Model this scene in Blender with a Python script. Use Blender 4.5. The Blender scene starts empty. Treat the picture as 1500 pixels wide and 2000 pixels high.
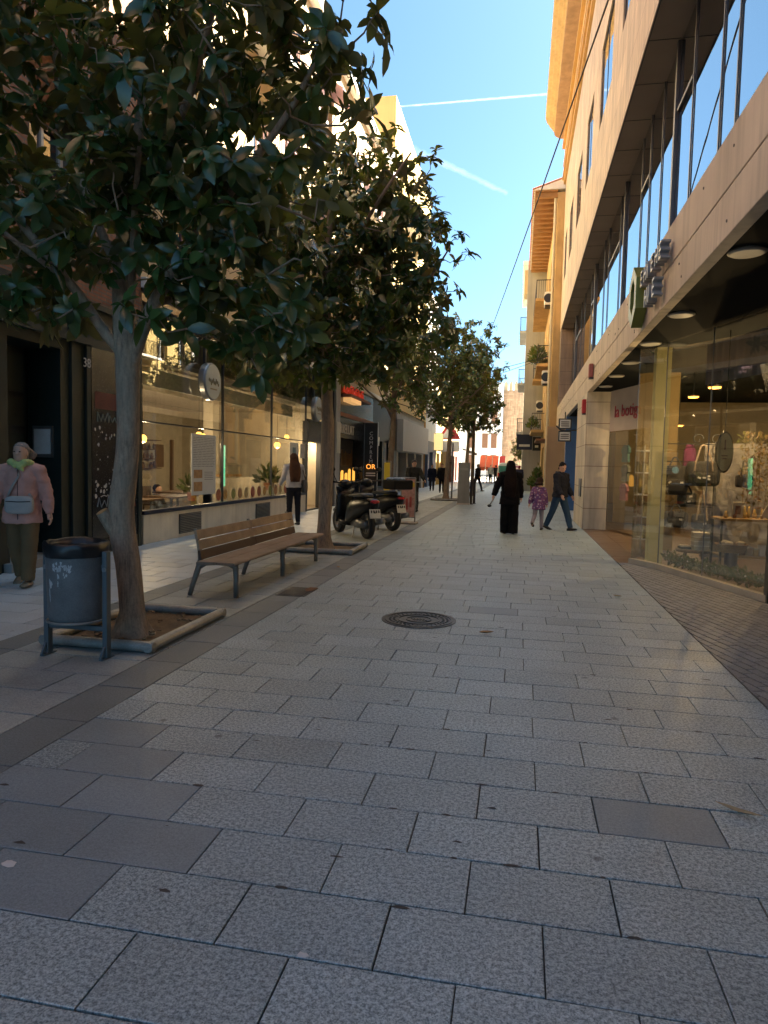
import bpy, math, random
import numpy as np
from mathutils import Vector, Matrix, noise as mnoise
random.seed(7); rng = np.random.default_rng(11)
SC = bpy.context.scene
COL = SC.collection
PI = math.pi
cos, sin = math.cos, math.sin

# ------------------------------------------------------------------ materials
def _nt(name):
    m = bpy.data.materials.new(name); m.use_nodes = True
    nt = m.node_tree; b = nt.nodes['Principled BSDF']
    return m, nt, b
def L(nt, a, b): nt.links.new(a, b)
def texco(nt, kind='Object', scale=None):
    tc = nt.nodes.new('ShaderNodeTexCoord')
    if scale is None: return tc.outputs[kind]
    mp = nt.nodes.new('ShaderNodeMapping'); mp.inputs['Scale'].default_value = scale
    L(nt, tc.outputs[kind], mp.inputs['Vector']); return mp.outputs['Vector']
def noise(nt, co, scale, detail=4, rough=.55):
    n = nt.nodes.new('ShaderNodeTexNoise'); n.inputs['Scale'].default_value = scale
    n.inputs['Detail'].default_value = detail; n.inputs['Roughness'].default_value = rough
    L(nt, co, n.inputs['Vector']); return n.outputs['Fac']
def ramp(nt, fac, stops):
    r = nt.nodes.new('ShaderNodeValToRGB'); e = r.color_ramp.elements
    while len(e) < len(stops): e.new(.5)
    for i, (p, c) in enumerate(stops):
        e[i].position = p; e[i].color = (c[0], c[1], c[2], 1) if not isinstance(c, float) else (c, c, c, 1)
    L(nt, fac, r.inputs['Fac']); return r.outputs['Color']
def mixc(nt, fac, a, b, mode='MIX'):
    m = nt.nodes.new('ShaderNodeMix'); m.data_type = 'RGBA'; m.blend_type = mode
    for s, v in ((0, fac), (6, a), (7, b)):
        if isinstance(v, (int, float)): m.inputs[s].default_value = v
        elif isinstance(v, tuple): m.inputs[s].default_value = (*v[:3], 1)
        else: L(nt, v, m.inputs[s])
    return m.outputs[2]
def bump(nt, b, h, strength=.3, dist=.01):
    n = nt.nodes.new('ShaderNodeBump'); n.inputs['Strength'].default_value = strength
    n.inputs['Distance'].default_value = dist
    L(nt, h, n.inputs['Height']); L(nt, n.outputs['Normal'], b.inputs['Normal'])
def mat(name, col, rough=.6, metal=0., var=.18, vs=3., fine=40., bmp=.12, spec=.5, streak=0.):
    """procedural surface: base colour broken up by a broad and a fine noise"""
    m, nt, b = _nt(name)
    co = texco(nt)
    n1 = noise(nt, co, vs, 5); n2 = noise(nt, co, fine, 3)
    lo = tuple(c * (1 - var) for c in col); hi = tuple(min(1, c * (1 + var)) for c in col)
    c1 = ramp(nt, n1, [(.3, lo), (.7, hi)])
    c2 = mixc(nt, .5 * min(1, var * 2), c1, ramp(nt, n2, [(.35, lo), (.65, hi)]))
    if streak:
        st = noise(nt, texco(nt, 'Object', (2.2, 2.2, .12)), 2.5, 5)
        c2 = mixc(nt, ramp(nt, st, [(.45, (0., 0., 0.)), (.75, (streak, streak, streak))]), c2, tuple(c * .45 for c in col))
    L(nt, c2, b.inputs['Base Color'])
    r = nt.nodes.new('ShaderNodeMapRange'); L(nt, n2, r.inputs['Value'])
    r.inputs['To Min'].default_value = max(.02, rough - .08); r.inputs['To Max'].default_value = min(1, rough + .08)
    L(nt, r.outputs['Result'], b.inputs['Roughness'])
    b.inputs['Metallic'].default_value = metal; b.inputs['Specular IOR Level'].default_value = spec
    if bmp: bump(nt, b, n2, bmp, .004)
    return m
def emit(name, col, s):
    m, nt, b = _nt(name)
    b.inputs['Base Color'].default_value = (*col, 1)
    b.inputs['Emission Color'].default_value = (*col, 1); b.inputs['Emission Strength'].default_value = s
    return m
def glass_mat(name, tint=(.9, .95, .92), refl=.12, rough=.0, mx_=.7):
    """architectural glazing: straight-through transparency plus a mirror coat that grows with angle"""
    m = bpy.data.materials.new(name); m.use_nodes = True; nt = m.node_tree; nt.nodes.clear()
    out = nt.nodes.new('ShaderNodeOutputMaterial'); mx = nt.nodes.new('ShaderNodeMixShader')
    tr = nt.nodes.new('ShaderNodeBsdfTransparent'); tr.inputs['Color'].default_value = (*tint, 1)
    gl = nt.nodes.new('ShaderNodeBsdfGlossy'); gl.inputs['Roughness'].default_value = rough
    fr = nt.nodes.new('ShaderNodeLayerWeight'); fr.inputs['Blend'].default_value = .28
    mr = nt.nodes.new('ShaderNodeMapRange'); L(nt, fr.outputs['Facing'], mr.inputs['Value'])
    mr.inputs['To Min'].default_value = refl; mr.inputs['To Max'].default_value = mx_
    n = noise(nt, texco(nt), .7, 2)
    bp = nt.nodes.new('ShaderNodeBump'); bp.inputs['Strength'].default_value = .025; bp.inputs['Distance'].default_value = .05
    L(nt, n, bp.inputs['Height']); L(nt, bp.outputs['Normal'], gl.inputs['Normal'])
    L(nt, mr.outputs['Result'], mx.inputs['Fac']); L(nt, tr.outputs[0], mx.inputs[1]); L(nt, gl.outputs[0], mx.inputs[2])
    L(nt, mx.outputs[0], out.inputs['Surface'])
    return m
def tiled(name, col, mortar, bw, bh, axes, ms=.006, var=.12, rough=.65, offset=.0, bmp=.3, squash=False):
    """masonry or tiles laid in rows on a wall; axes = which object axes run along and up the wall"""
    m, nt, b = _nt(name)
    co = texco(nt)
    sx = nt.nodes.new('ShaderNodeSeparateXYZ'); L(nt, co, sx.inputs[0])
    cb = nt.nodes.new('ShaderNodeCombineXYZ')
    L(nt, sx.outputs[axes[0]], cb.inputs[0]); L(nt, sx.outputs[axes[1]], cb.inputs[1])
    br = nt.nodes.new('ShaderNodeTexBrick'); L(nt, cb.outputs[0], br.inputs['Vector'])
    br.inputs['Scale'].default_value = 1.; br.inputs['Brick Width'].default_value = bw; br.inputs['Row Height'].default_value = bh
    br.inputs['Mortar Size'].default_value = ms; br.inputs['Mortar Smooth'].default_value = .2; br.offset = offset
    br.inputs['Color1'].default_value = (*[c * (1 - var) for c in col], 1); br.inputs['Color2'].default_value = (*[min(1, c * (1 + var)) for c in col], 1)
    br.inputs['Mortar'].default_value = (*mortar, 1); br.inputs['Bias'].default_value = 0
    n1 = noise(nt, co, 1.2, 6); n2 = noise(nt, co, 35, 3)
    st = noise(nt, texco(nt, 'Object', (2.5, 2.5, .25)), 2., 5)
    c = mixc(nt, .55, br.outputs['Color'], ramp(nt, n1, [(.3, .55), (.7, 1.)]), 'MULTIPLY')
    c = mixc(nt, .7, c, ramp(nt, st, [(.32, .5), (.62, 1.)]), 'MULTIPLY')
    L(nt, c, b.inputs['Base Color']); b.inputs['Roughness'].default_value = rough
    h = mixc(nt, .25, br.outputs['Fac'], n2)
    inv = nt.nodes.new('ShaderNodeInvert'); L(nt, h, inv.inputs['Color'])
    bump(nt, b, inv.outputs[0], bmp, .01)
    return m

# ------------------------------------------------------------------ mesh building
class MB:
    def __init__(s): s.v = []; s.f = []
    def add(s, vs, fs):
        o = len(s.v); s.v += [tuple(float(c) for c in p) for p in vs]; s.f += [tuple(i + o for i in f) for f in fs]; return s
    def box(s, x0, x1, y0, y1, z0, z1):
        if x0 > x1: x0, x1 = x1, x0
        if y0 > y1: y0, y1 = y1, y0
        v = [(x0,y0,z0),(x1,y0,z0),(x1,y1,z0),(x0,y1,z0),(x0,y0,z1),(x1,y0,z1),(x1,y1,z1),(x0,y1,z1)]
        return s.add(v, [(0,3,2,1),(4,5,6,7),(0,1,5,4),(1,2,6,5),(2,3,7,6),(3,0,4,7)])
    def obox(s, c, sz, M=None):
        """box of size sz centred on c, turned by matrix M"""
        M = M or Matrix.Identity(3); c = Vector(c); h = [q / 2 for q in sz]; v = []
        for dz in (-1, 1):
            for dx, dy in ((-1,-1),(1,-1),(1,1),(-1,1)): v.append(c + M @ Vector((dx*h[0], dy*h[1], dz*h[2])))
        return s.add(v, [(0,3,2,1),(4,5,6,7),(0,1,5,4),(1,2,6,5),(2,3,7,6),(3,0,4,7)])
    def quad(s, a, b, c, d): return s.add([a,b,c,d], [(0,1,2,3)])
    def prism(s, poly, axis, a0, a1):
        """extrude a 2-D outline along axis 0/1/2; the outline runs in the other two axes, in order"""
        n = len(poly); v = []
        for a in (a0, a1):
            for p in poly:
                q = list(p); q.insert(axis, a); v.append(q)
        f = [tuple(range(n))[::-1], tuple(range(n, 2*n))]
        f += [(i, (i+1) % n, n + (i+1) % n, n + i) for i in range(n)]
        return s.add(v, f)
    def tube(s, pts, r, n=8, cap=True, flat=1.):
        pts = [Vector(p) for p in pts]; k = len(pts)
        rs = r if isinstance(r, (list, tuple)) else [r] * k
        t0 = (pts[1] - pts[0]).normalized()
        up = Vector((0,0,1)) if abs(t0.z) < .9 else Vector((1,0,0))
        u = (up - t0 * up.dot(t0)).normalized(); v = []
        for i, p in enumerate(pts):
            t = (pts[min(i+1, k-1)] - pts[max(i-1, 0)])
            t = t.normalized() if t.length > 1e-9 else t0
            u = u - t * u.dot(t); u = u.normalized() if u.length > 1e-6 else t.orthogonal().normalized()
            w = t.cross(u)
            for j in range(n):
                a = 2*PI*j/n; v.append(p + u * (cos(a) * rs[i]) + w * (sin(a) * rs[i] * flat))
        f = [(i*n + j, i*n + (j+1) % n, (i+1)*n + (j+1) % n, (i+1)*n + j) for i in range(k-1) for j in range(n)]
        if cap: f += [tuple(range(n))[::-1], tuple(range((k-1)*n, k*n))]
        return s.add(v, f)
    def lathe(s, prof, c=(0,0,0), n=24, axis='z', cap=True):
        v = []; k = len(prof)
        for r, h in prof:
            for j in range(n):
                a = 2*PI*j/n; x, y = r*cos(a), r*sin(a)
                p = (x, y, h) if axis == 'z' else ((h, x, y) if axis == 'x' else (y, h, x))
                v.append((p[0]+c[0], p[1]+c[1], p[2]+c[2]))
        f = [(i*n + j, i*n + (j+1) % n, (i+1)*n + (j+1) % n, (i+1)*n + j) for i in range(k-1) for j in range(n)]
        if cap: f += [tuple(range(n))[::-1], tuple(range((k-1)*n, k*n))]
        return s.add(v, f)
    def loft(s, rings, cap=True):
        """rings: lists of points, equal length"""
        n = len(rings[0]); v = [p for r in rings for p in r]; k = len(rings)
        f = [(i*n + j, i*n + (j+1) % n, (i+1)*n + (j+1) % n, (i+1)*n + j) for i in range(k-1) for j in range(n)]
        if cap: f += [tuple(range(n))[::-1], tuple(range((k-1)*n, k*n))]
        return s.add(v, f)
    def ball(s, c, r, n=12, m=8):
        r = (r, r, r) if isinstance(r, (int, float)) else r
        rings = []
        for i in range(m + 1):
            t = PI * (i if 0 < i < m else (.02 if i == 0 else m - .02)) / m
            rings.append([(c[0] + r[0]*sin(t)*cos(2*PI*j/n), c[1] + r[1]*sin(t)*sin(2*PI*j/n), c[2] - r[2]*cos(t)) for j in range(n)])
        return s.loft(rings)
    def xf(s, M):
        s.v = [tuple(M @ Vector(p)) for p in s.v]; return s
    def build(s, name, m, parent=None, smooth=False, bevel=0., label=None, seg=2, sub=0):
        me = bpy.data.meshes.new(name); off = wloc(parent)
        me.from_pydata([(p[0]-off[0], p[1]-off[1], p[2]-off[2]) for p in s.v], [], s.f); me.update()
        return link(name, me, m, parent, smooth, bevel, label, seg, sub)
def link(name, me, m, parent=None, smooth=False, bevel=0., label=None, seg=2, sub=0):
    me.materials.append(m)
    if smooth: me.polygons.foreach_set('use_smooth', [True] * len(me.polygons))
    o = bpy.data.objects.new(name, me); COL.objects.link(o)
    if parent: o.parent = parent
    if label: o['label'] = label
    if bevel:
        b = o.modifiers.new('bevel', 'BEVEL'); b.width = bevel; b.segments = seg; b.limit_method = 'ANGLE'; b.angle_limit = .6
    if sub:
        b = o.modifiers.new('sub', 'SUBSURF'); b.levels = sub; b.render_levels = sub
    return o
def wloc(o):
    x = Vector((0,0,0))
    while o is not None: x = x + o.location; o = o.parent
    return x
def thing(name, label, cat, loc=(0,0,0), group=None):
    o = bpy.data.objects.new(name, None); COL.objects.link(o); o.location = loc; o.empty_display_size = .1
    o['label'] = label; o['category'] = cat
    if group: o['group'] = group
    return o
def tag(o, label, cat, group=None):
    o['label'] = label; o['category'] = cat
    if group: o['group'] = group
    return o
def struct(o): o['kind'] = 'structure'; return o
def copy_tree(o, loc=None, rotz=None, label=None, parent=None, scale=None):
    c = o.copy(); COL.objects.link(c)
    if parent: c.parent = parent
    if loc is not None: c.location = loc
    if rotz is not None: c.rotation_euler = (0, 0, rotz)
    if scale is not None: c.scale = scale
    if label: c['label'] = label
    for ch in list(o.children): copy_tree(ch, parent=c)
    return c
def evaluated_mesh(o):
    dg = bpy.context.evaluated_depsgraph_get(); dg.update()
    return bpy.data.meshes.new_from_object(o.evaluated_get(dg))
def text(name, s, size, depth, m, parent, origin, xdir, ydir, align='LEFT', label=None, spacing=1., bold=0.):
    cu = bpy.data.curves.new('t', 'FONT'); cu.body = s; cu.size = size; cu.extrude = depth; cu.align_x = align
    cu.space_character = spacing; cu.offset = bold; cu.resolution_u = 3
    o = bpy.data.objects.new('t', cu); COL.objects.link(o)
    me = evaluated_mesh(o); bpy.data.objects.remove(o); bpy.data.curves.remove(cu)
    me.materials.clear()
    x = Vector(xdir).normalized(); y = Vector(ydir).normalized(); z = x.cross(y)
    M = Matrix((x, y, z)).transposed().to_4x4(); M.translation = Vector(origin) - wloc(parent)
    me.transform(M)
    return link(name, me, m, parent, label=label)
UP = (0,0,1)

# ------------------------------------------------------------------ camera
F, CX, CY, EYE = 1350., 750., 1000., 1.55
cr = Matrix(((0.98110186, -0.03455834, -0.19038082), (0.1922436, 0.06251182, 0.97935421), (0.02194381, 0.99744573, -0.06797408)))
cam = bpy.data.cameras.new('camera'); co_ = bpy.data.objects.new('camera', cam); COL.objects.link(co_)
Mc = Matrix.Identity(4)
for i in range(3):
    Mc[i][0] = cr[i][0]; Mc[i][1] = cr[i][1]; Mc[i][2] = -cr[i][2]
Mc.translation = (0, 0, EYE); co_.matrix_world = Mc
cam.sensor_fit = 'HORIZONTAL'; cam.sensor_width = 36; cam.lens = 36 * F / 1500; cam.clip_end = 8000; cam.clip_start = .05
SC.camera = co_

# ------------------------------------------------------------------ daylight
SUN_EL, SUN_AZ = math.radians(46), math.radians(58)     # azimuth measured from the street axis (+Y) towards +X
w = bpy.data.worlds.new("World"); SC.world = w; w.use_nodes = True
wn = w.node_tree; bg = wn.nodes['Background']
sky = wn.nodes.new('ShaderNodeTexSky'); sky.sky_type = 'NISHITA'; sky.sun_disc = False
sky.sun_elevation = SUN_EL; sky.sun_rotation = SUN_AZ; sky.altitude = 20; sky.air_density = .5; sky.dust_density = 1.5; sky.ozone_density = 6
L(wn, mixc(wn, 1., sky.outputs[0], (.88, 1.08, .90), 'MULTIPLY'), bg.inputs[0]); bg.inputs[1].default_value = .05
sl = bpy.data.lights.new('sun', 'SUN'); sl.energy = 5; sl.angle = math.radians(.5); sl.color = (1, .9, .74)
so = bpy.data.objects.new('sun', sl); COL.objects.link(so)
sd = Vector((sin(SUN_AZ) * cos(SUN_EL), cos(SUN_AZ) * cos(SUN_EL), sin(SUN_EL)))
so.rotation_euler = sd.to_track_quat('Z', 'Y').to_euler(); so.location = sd * 60 + Vector((0, 20, 0))
vs_ = SC.view_settings
SC.display_settings.display_device = 'sRGB'; vs_.view_transform = 'Standard'; vs_.look = 'None'; vs_.gamma = 1; vs_.use_curve_mapping = False
vs_.exposure = 3.3
SC.cycles.max_bounces = 10; SC.cycles.transparent_max_bounces = 24; SC.cycles.sample_clamp_indirect = 6
SC.cycles.caustics_reflective = False; SC.cycles.caustics_refractive = False
# ------------------------------------------------------------------ the ground
def slabs(name, x0, x1, y0, y1, row, width, phase, gap, m, dark=lambda x, y: 0, jx=0., depth=.012, swap=0.):
    vs, fs, tint, dk = [], [], [], []
    y = y0; k = 0
    while y < y1 - 1e-6:
        ye = min(y + row, y1); ph = phase(k, y)
        x = math.floor((x0 - ph) / width) * width + ph
        edges = []
        while x < x1 + width:
            edges.append(x + random.uniform(-jx, jx)); x += width
        edges = [e for e in edges if x0 + .08 < e < x1 - .08]
        edges = [x0] + edges + [x1]
        for a, b in zip(edges[:-1], edges[1:]):
            g = gap * random.uniform(.7, 1.25) / 2; t = random.gauss(1, .055); d = dark((a + b) / 2, (y + ye) / 2)
            zt = random.uniform(-.0009, .0009); o = len(vs)
            ax, bx, ay, by = a + g, b - g, y + g * 1.2, ye - g * 1.2
            bev = .004
            vs += [(ax, ay, -depth), (bx, ay, -depth), (bx, by, -depth), (ax, by, -depth)]
            vs += [(ax, ay, zt - .0018), (bx, ay, zt - .0018), (bx, by, zt - .0018), (ax, by, zt - .0018)]
            tx, ty = random.uniform(-.0008, .0008), random.uniform(-.0008, .0008)
            vs += [(ax + bev, ay + bev, zt), (bx - bev, ay + bev, zt + tx), (bx - bev, by - bev, zt + tx + ty), (ax + bev, by - bev, zt + ty)]
            if swap:      # rows run along the slanted glass; blocks are cut along the straight granite edge
                ca, sa = cos(swap), sin(swap); new = vs[o:]
                rot = [(1.667 + q_[0]*ca - q_[1]*sa, 12.1 + q_[0]*sa + q_[1]*ca, q_[2]) for q_ in new]
                if max(q_[0] for q_ in rot) < 1.69 or min(q_[1] for q_ in rot) > 12.1 or max(q_[1] for q_ in rot) < -2: del vs[o:]; continue
                vs[o:] = [(max(q_[0], 1.669), min(q_[1], 12.09), q_[2]) for q_ in rot]
            ff = [(8, 9, 10, 11)] + [(4 + i, 4 + (i+1) % 4, 8 + (i+1) % 4, 8 + i) for i in range(4)] + [(i, (i+1) % 4, 4 + (i+1) % 4, 4 + i) for i in range(4)]
            fs += [tuple(i + o for i in f) for f in ff]; tint += [t] * 9; dk += [float(d)] * 9
        y = ye; k += 1
    me = bpy.data.meshes.new(name); me.from_pydata(vs, [], fs)
    for nm, arr in (('tint', tint), ('slate', dk)):
        a = me.attributes.new(nm, 'FLOAT', 'FACE'); a.data.foreach_set('value', arr)
    return struct(link(name, me, m))

def granite(name, dark, light, warm, scale, rough, slate=(.225, .275, .305), dirt=.35, gum=True):
    m, nt, b = _nt(name); co = texco(nt)
    at = nt.nodes.new('ShaderNodeAttribute'); at.attribute_name = 'tint'
    sl_ = nt.nodes.new('ShaderNodeAttribute'); sl_.attribute_name = 'slate'
    n1 = noise(nt, co, scale, 3, .7); n2 = noise(nt, co, scale * 2.3, 2, .6); broad = noise(nt, co, .55, 6, .6); n3 = noise(nt, co, 2.3, 5, .65)
    sp = ramp(nt, n1, [(.41, dark), (.5, tuple((a + c) / 2 for a, c in zip(dark, light))), (.59, light)])
    sp = mixc(nt, .45, sp, ramp(nt, n2, [(.40, dark), (.60, light)]))
    smooth = ramp(nt, n2, [(.3, tuple(c * .86 for c in slate)), (.7, tuple(c * 1.14 for c in slate))])
    sm_ = nt.nodes.new('ShaderNodeMath'); sm_.operation = 'MULTIPLY'; L(nt, sl_.outputs['Fac'], sm_.inputs[0]); sm_.inputs[1].default_value = .8
    c = mixc(nt, sm_.outputs[0], sp, smooth)
    c = mixc(nt, ramp(nt, broad, [(.4, 0.), (.72, .5)]), c, warm, 'MULTIPLY')
    c = mixc(nt, dirt, c, ramp(nt, n3, [(.3, .5), (.62, 1.)]), 'MULTIPLY')
    if gum:      # trodden chewing gum and small dark spots
        v = nt.nodes.new('ShaderNodeTexVoronoi'); v.inputs['Scale'].default_value = 2.1; v.inputs['Randomness'].default_value = 1
        wob = nt.nodes.new('ShaderNodeMapRange'); L(nt, noise(nt, co, 30, 2), wob.inputs['Value']); wob.inputs['To Min'].default_value = -.02; wob.inputs['To Max'].default_value = .02
        ad = nt.nodes.new('ShaderNodeMath'); L(nt, v.outputs['Distance'], ad.inputs[0]); L(nt, wob.outputs[0], ad.inputs[1])
        L(nt, co, v.inputs['Vector'])
        c = mixc(nt, ramp(nt, ad.outputs[0], [(.034, .6), (.058, 0.)]), c, (.035, .036, .04))
    tm = nt.nodes.new('ShaderNodeCombineColor')
    for i in range(3): L(nt, at.outputs['Fac'], tm.inputs[i])
    c = mixc(nt, 1., c, tm.outputs[0], 'MULTIPLY')
    L(nt, c, b.inputs['Base Color'])
    rr = nt.nodes.new('ShaderNodeMapRange'); L(nt, n3, rr.inputs['Value']); rr.inputs['To Min'].default_value = rough - .12; rr.inputs['To Max'].default_value = rough + .12
    L(nt, rr.outputs[0], b.inputs['Roughness']); b.inputs['Specular IOR Level'].default_value = .5
    bump(nt, b, n1, .25, .003)
    return m
M_gran = granite('granite_slabs', (.115, .155, .17), (.53, .64, .675), (1., .94, .84), 62, .52)
M_walk = granite('sidewalk_slabs', (.42, .48, .52), (.61, .69, .74), (1., .94, .85), 60, .45)
M_furn = granite('beige_slabs', (.27, .30, .295), (.45, .50, .495), (1., .93, .82), 60, .62, dirt=.6)
M_band = granite('dark_granite', (.135, .155, .162), (.235, .27, .275), (1., .93, .84), 80, .6)
M_joint = mat('joint_mortar', (.075, .07, .062), .95, var=.3, fine=60)

g = MB(); g.quad((-400,-30,-.016), (400,-30,-.016), (400,1500,-.016), (-400,1500,-.016))
struct(g.build('ground', M_joint))
DARKS = [(-2.35, 3.48), (-2.0, 3.15), (-2.3, 2.8), (-1.75, 2.8), (-1.45, 2.48), (-2.0, 2.48), (-2.35, 2.48), (-1.75, 2.15), (-2.3, 2.15), (.65, 3.15)]
def dk(x, y):
    return 1. if any(abs(x - a) < .26 and abs(y - b_) < .16 for a, b_ in DARKS) else (1. if random.random() < .012 and y > 6 else 0.)
Y0 = 2.32 - .3335 * 8
slabs('granite_paving', -2.45, 1.66, Y0, 78, .3335, .5225, lambda k, y: (.13 if (k % 2) else -.135) + (random.uniform(-.1, .1) if y > 4.5 else 0), .0062, M_gran, dk)
slabs('sidewalk_paving', -6.72, -4.25, -2, 78, .40, .60, lambda k, y: (k % 2) * .3, .010, M_walk, jx=.0)
slabs('beige_paving', -3.95, -2.8, -2, 78, .40, .575, lambda k, y: -3.95 + (k % 2) * .28, .010, M_furn)
b1 = slabs('dark_paving_strip', -2.8, -2.45, -2, 78, .62, .35, lambda k, y: -2.8, .009, M_band)
b2 = slabs('dark_paving_strip', -4.25, -3.95, -2, 78, .62, .35, lambda k, y: -4.25, .009, M_band)
# small concrete cobbles in front of the shop window, rows following the slanted glass
M_cob = granite('cobble_blocks', (.15, .15, .15), (.31, .325, .33), (1., .94, .84), 70, .6, dirt=.5)
slabs('cobble_paving', -1., 14.5, -6., 2.2, .10, .205, lambda k, y: (k % 2) * .1, .012, M_cob, jx=.006, swap=math.radians(-73))
M_entry = granite('brown_entrance_tiles', (.15, .10, .065), (.25, .17, .11), (1., .85, .7), 50, .35, gum=False)
slabs('entrance_paving', 1.667, 6.2, 12.1, 21.6, .42, .42, lambda k, y: 1.667, .006, M_entry)
slabs('far_paving', 1.667, 6.2, 21.6, 33.4, .4, .6, lambda k, y: 1.667 + (k % 2) * .3, .006, M_walk)
# the sunlit square at the end of the street
gq = MB(); gq.quad((-60, 78, -.004), (60, 78, -.004), (60, 119, -.004), (-60, 119, -.004)); struct(gq.build('square', mat('square_paving', (.42, .38, .31), .7)))

# cast iron manhole cover, real relief
M_iron = mat('cast_iron', (.085, .085, .085), .45, .75, var=.3, fine=90, bmp=.25)
mh = thing('manhole_cover', 'round cast iron manhole cover set in the grey granite slabs', 'manhole', (-.945, 6.82, 0))
b = MB(); b.lathe([(.375, .002), (.375, .008), (.352, .008), (.352, .004), (.0001, .004)], (-.945, 6.82, 0), 48, cap=False); b.build('frame_ring', M_iron, mh)
b = MB()
for r0, r1 in ((.34, .325), (.215, .20), (.13, .12)): b.lathe([(r0, .004), (r0, .012), (r1, .012), (r1, .004)], (-.945, 6.82, 0), 48, cap=False)
for i in range(34):
    a = 2*PI*i/34
    for rr in (.25, .29):
        b.obox((-.945 + rr*cos(a + rr*3), 6.82 + rr*sin(a + rr*3), .007), (.022, .011, .008), Matrix.Rotation(a + .5, 3, 'Z'))
for i in range(5): b.obox((-.945 - .06 + i*.03, 6.82, .007), (.012, .09, .008), Matrix.Rotation(.5, 3, 'Z'))
b.build('relief', M_iron, mh)
dr = thing('drain_grate', 'square dark iron drain cover with rusty corner beside the bench', 'drain', (-2.58, 7.9, 0))
M_rust = mat('rusty_iron', (.16, .075, .035), .85, .2, var=.5, fine=50)
b = MB(); b.box(-2.76, -2.40, 7.62, 8.18, .001, .006)
for i in range(9): b.box(-2.73, -2.43, 7.66 + i*.058, 7.695 + i*.058, .006, .012)
b.build('grate', M_iron, dr)
b = MB(); b.add([(-2.47, 7.9, .0135), (-2.40, 7.95, .0135), (-2.395, 8.17, .0135), (-2.5, 8.185, .0135), (-2.53, 8.05, .0135)], [(0,1,2,3,4)]); b.build('rust_patch', M_rust, dr)
for (x, y, s, r, lab) in ((-.25, 6.4, .15, .4, 'dry orange magnolia leaf lying on the paving near the manhole'), (-2.6, 9.9, .12, 1.9, 'small brown leaf on the paving beyond the drain cover'), (1.22, 8.75, .12, 2.6, 'pale dry leaf on the slabs near the cobbled strip'), (1.03, 3.3, .2, -.5, 'thin yellow blade of dry leaf beside the dark blue slab')):
    thin = .18 if 'blade' in lab else .42
    b = MB(); n = 7; vs = []
    for i in range(n):
        t = i/(n-1); wv = thin * s * .5 * sin(PI * min(1, t*.96 + .03)); zz = .012 + .03 * s/.15 * (abs(t - .5)) ** 1.3
        for q in (-1, 0, 1):
            vs.append((x + (t-.5)*s*cos(r) - q*wv*sin(r), y + (t-.5)*s*sin(r) + q*wv*cos(r), zz + abs(q)*wv*.55))
    b.add(vs, [(i*3+j, i*3+j+1, (i+1)*3+j+1, (i+1)*3+j) for i in range(n-1) for j in range(2)])
    tag(b.build('fallen_leaf', mat('dry_leaf', (.30, .17, .06) if 'orange' in lab or 'brown' in lab else (.38, .31, .18), .7, var=.3, vs=30), smooth=True), lab, 'leaf')

# chipped slab corners filled with dark grit, and two pale splashes
b = MB(); q = random.Random(77)
for i in range(120):
    k = q.randint(0, 22); y = 2.3185 + .3335*(k-3) if k < 12 else q.uniform(2, 9); x = q.uniform(-2.4, 1.6); s_ = q.uniform(.006, .022); n = 7
    b.add([(x + s_*q.uniform(.4, 1.3)*cos(6.28*j/n)*1.6, y + s_*q.uniform(.3, .7)*sin(6.28*j/n), .0016 + .0001*(i % 7)) for j in range(n)], [tuple(range(n))])
struct(b.build('joint_grit', M_joint))
for (x, y, s_, lab) in ((-1.86, 2.22, .035, 'small round white splash on the dark slab at the left foreground'), (-.62, 2.0, .022, 'tiny pale scrap lying on a paving joint in the foreground')):
    b = MB(); n = 14; b.add([(x + s_*q.uniform(.6, 1.1)*cos(6.28*j/n), y + s_*q.uniform(.4, .8)*sin(6.28*j/n), .0022) for j in range(n)] + [(x, y, .0035)], [(j, (j+1) % n, n) for j in range(n)])
    tag(b.build('pale_splash', mat('dried_splash', (.62,.63,.62), .8)), lab, 'stain')
# ------------------------------------------------------------------ trees: magnolias with whorls of long leaves
def leaf_mat(name, top, back, rough):
    m, nt, b = _nt(name)
    at = nt.nodes.new('ShaderNodeAttribute'); at.attribute_name = 'tint'
    gm = nt.nodes.new('ShaderNodeNewGeometry')
    c1 = ramp(nt, at.outputs['Fac'], [(0., tuple(c*.55 for c in top)), (.6, top), (.9, tuple(c*1.7 for c in top)), (.97, (.16, .17, .03)), (1., (.22, .10, .02))])
    c2 = ramp(nt, at.outputs['Fac'], [(0., tuple(c*.6 for c in back)), (1., tuple(c*1.5 for c in back))])
    L(nt, mixc(nt, gm.outputs['Backfacing'], c1, c2), b.inputs['Base Color'])
    rr = nt.nodes.new('ShaderNodeMapRange'); L(nt, gm.outputs['Backfacing'], rr.inputs['Value']); rr.inputs['To Min'].default_value = rough; rr.inputs['To Max'].default_value = .75
    L(nt, rr.outputs[0], b.inputs['Roughness']); b.inputs['Specular IOR Level'].default_value = .8
    # some daylight comes through the blade
    tr = nt.nodes.new('ShaderNodeBsdfTranslucent'); tr.inputs['Color'].default_value = (.18, .22, .03, 1)
    mx = nt.nodes.new('ShaderNodeMixShader'); mx.inputs['Fac'].default_value = .32
    out = nt.nodes['Material Output']; L(nt, b.outputs[0], mx.inputs[1]); L(nt, tr.outputs[0], mx.inputs[2]); L(nt, mx.outputs[0], out.inputs['Surface'])
    return m
M_leaf = leaf_mat('magnolia_leaf', (.044, .108, .036), (.13, .11, .042), .26)
M_leaf2 = leaf_mat('small_tree_leaf', (.06, .09, .03), (.09, .10, .04), .45)
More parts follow.
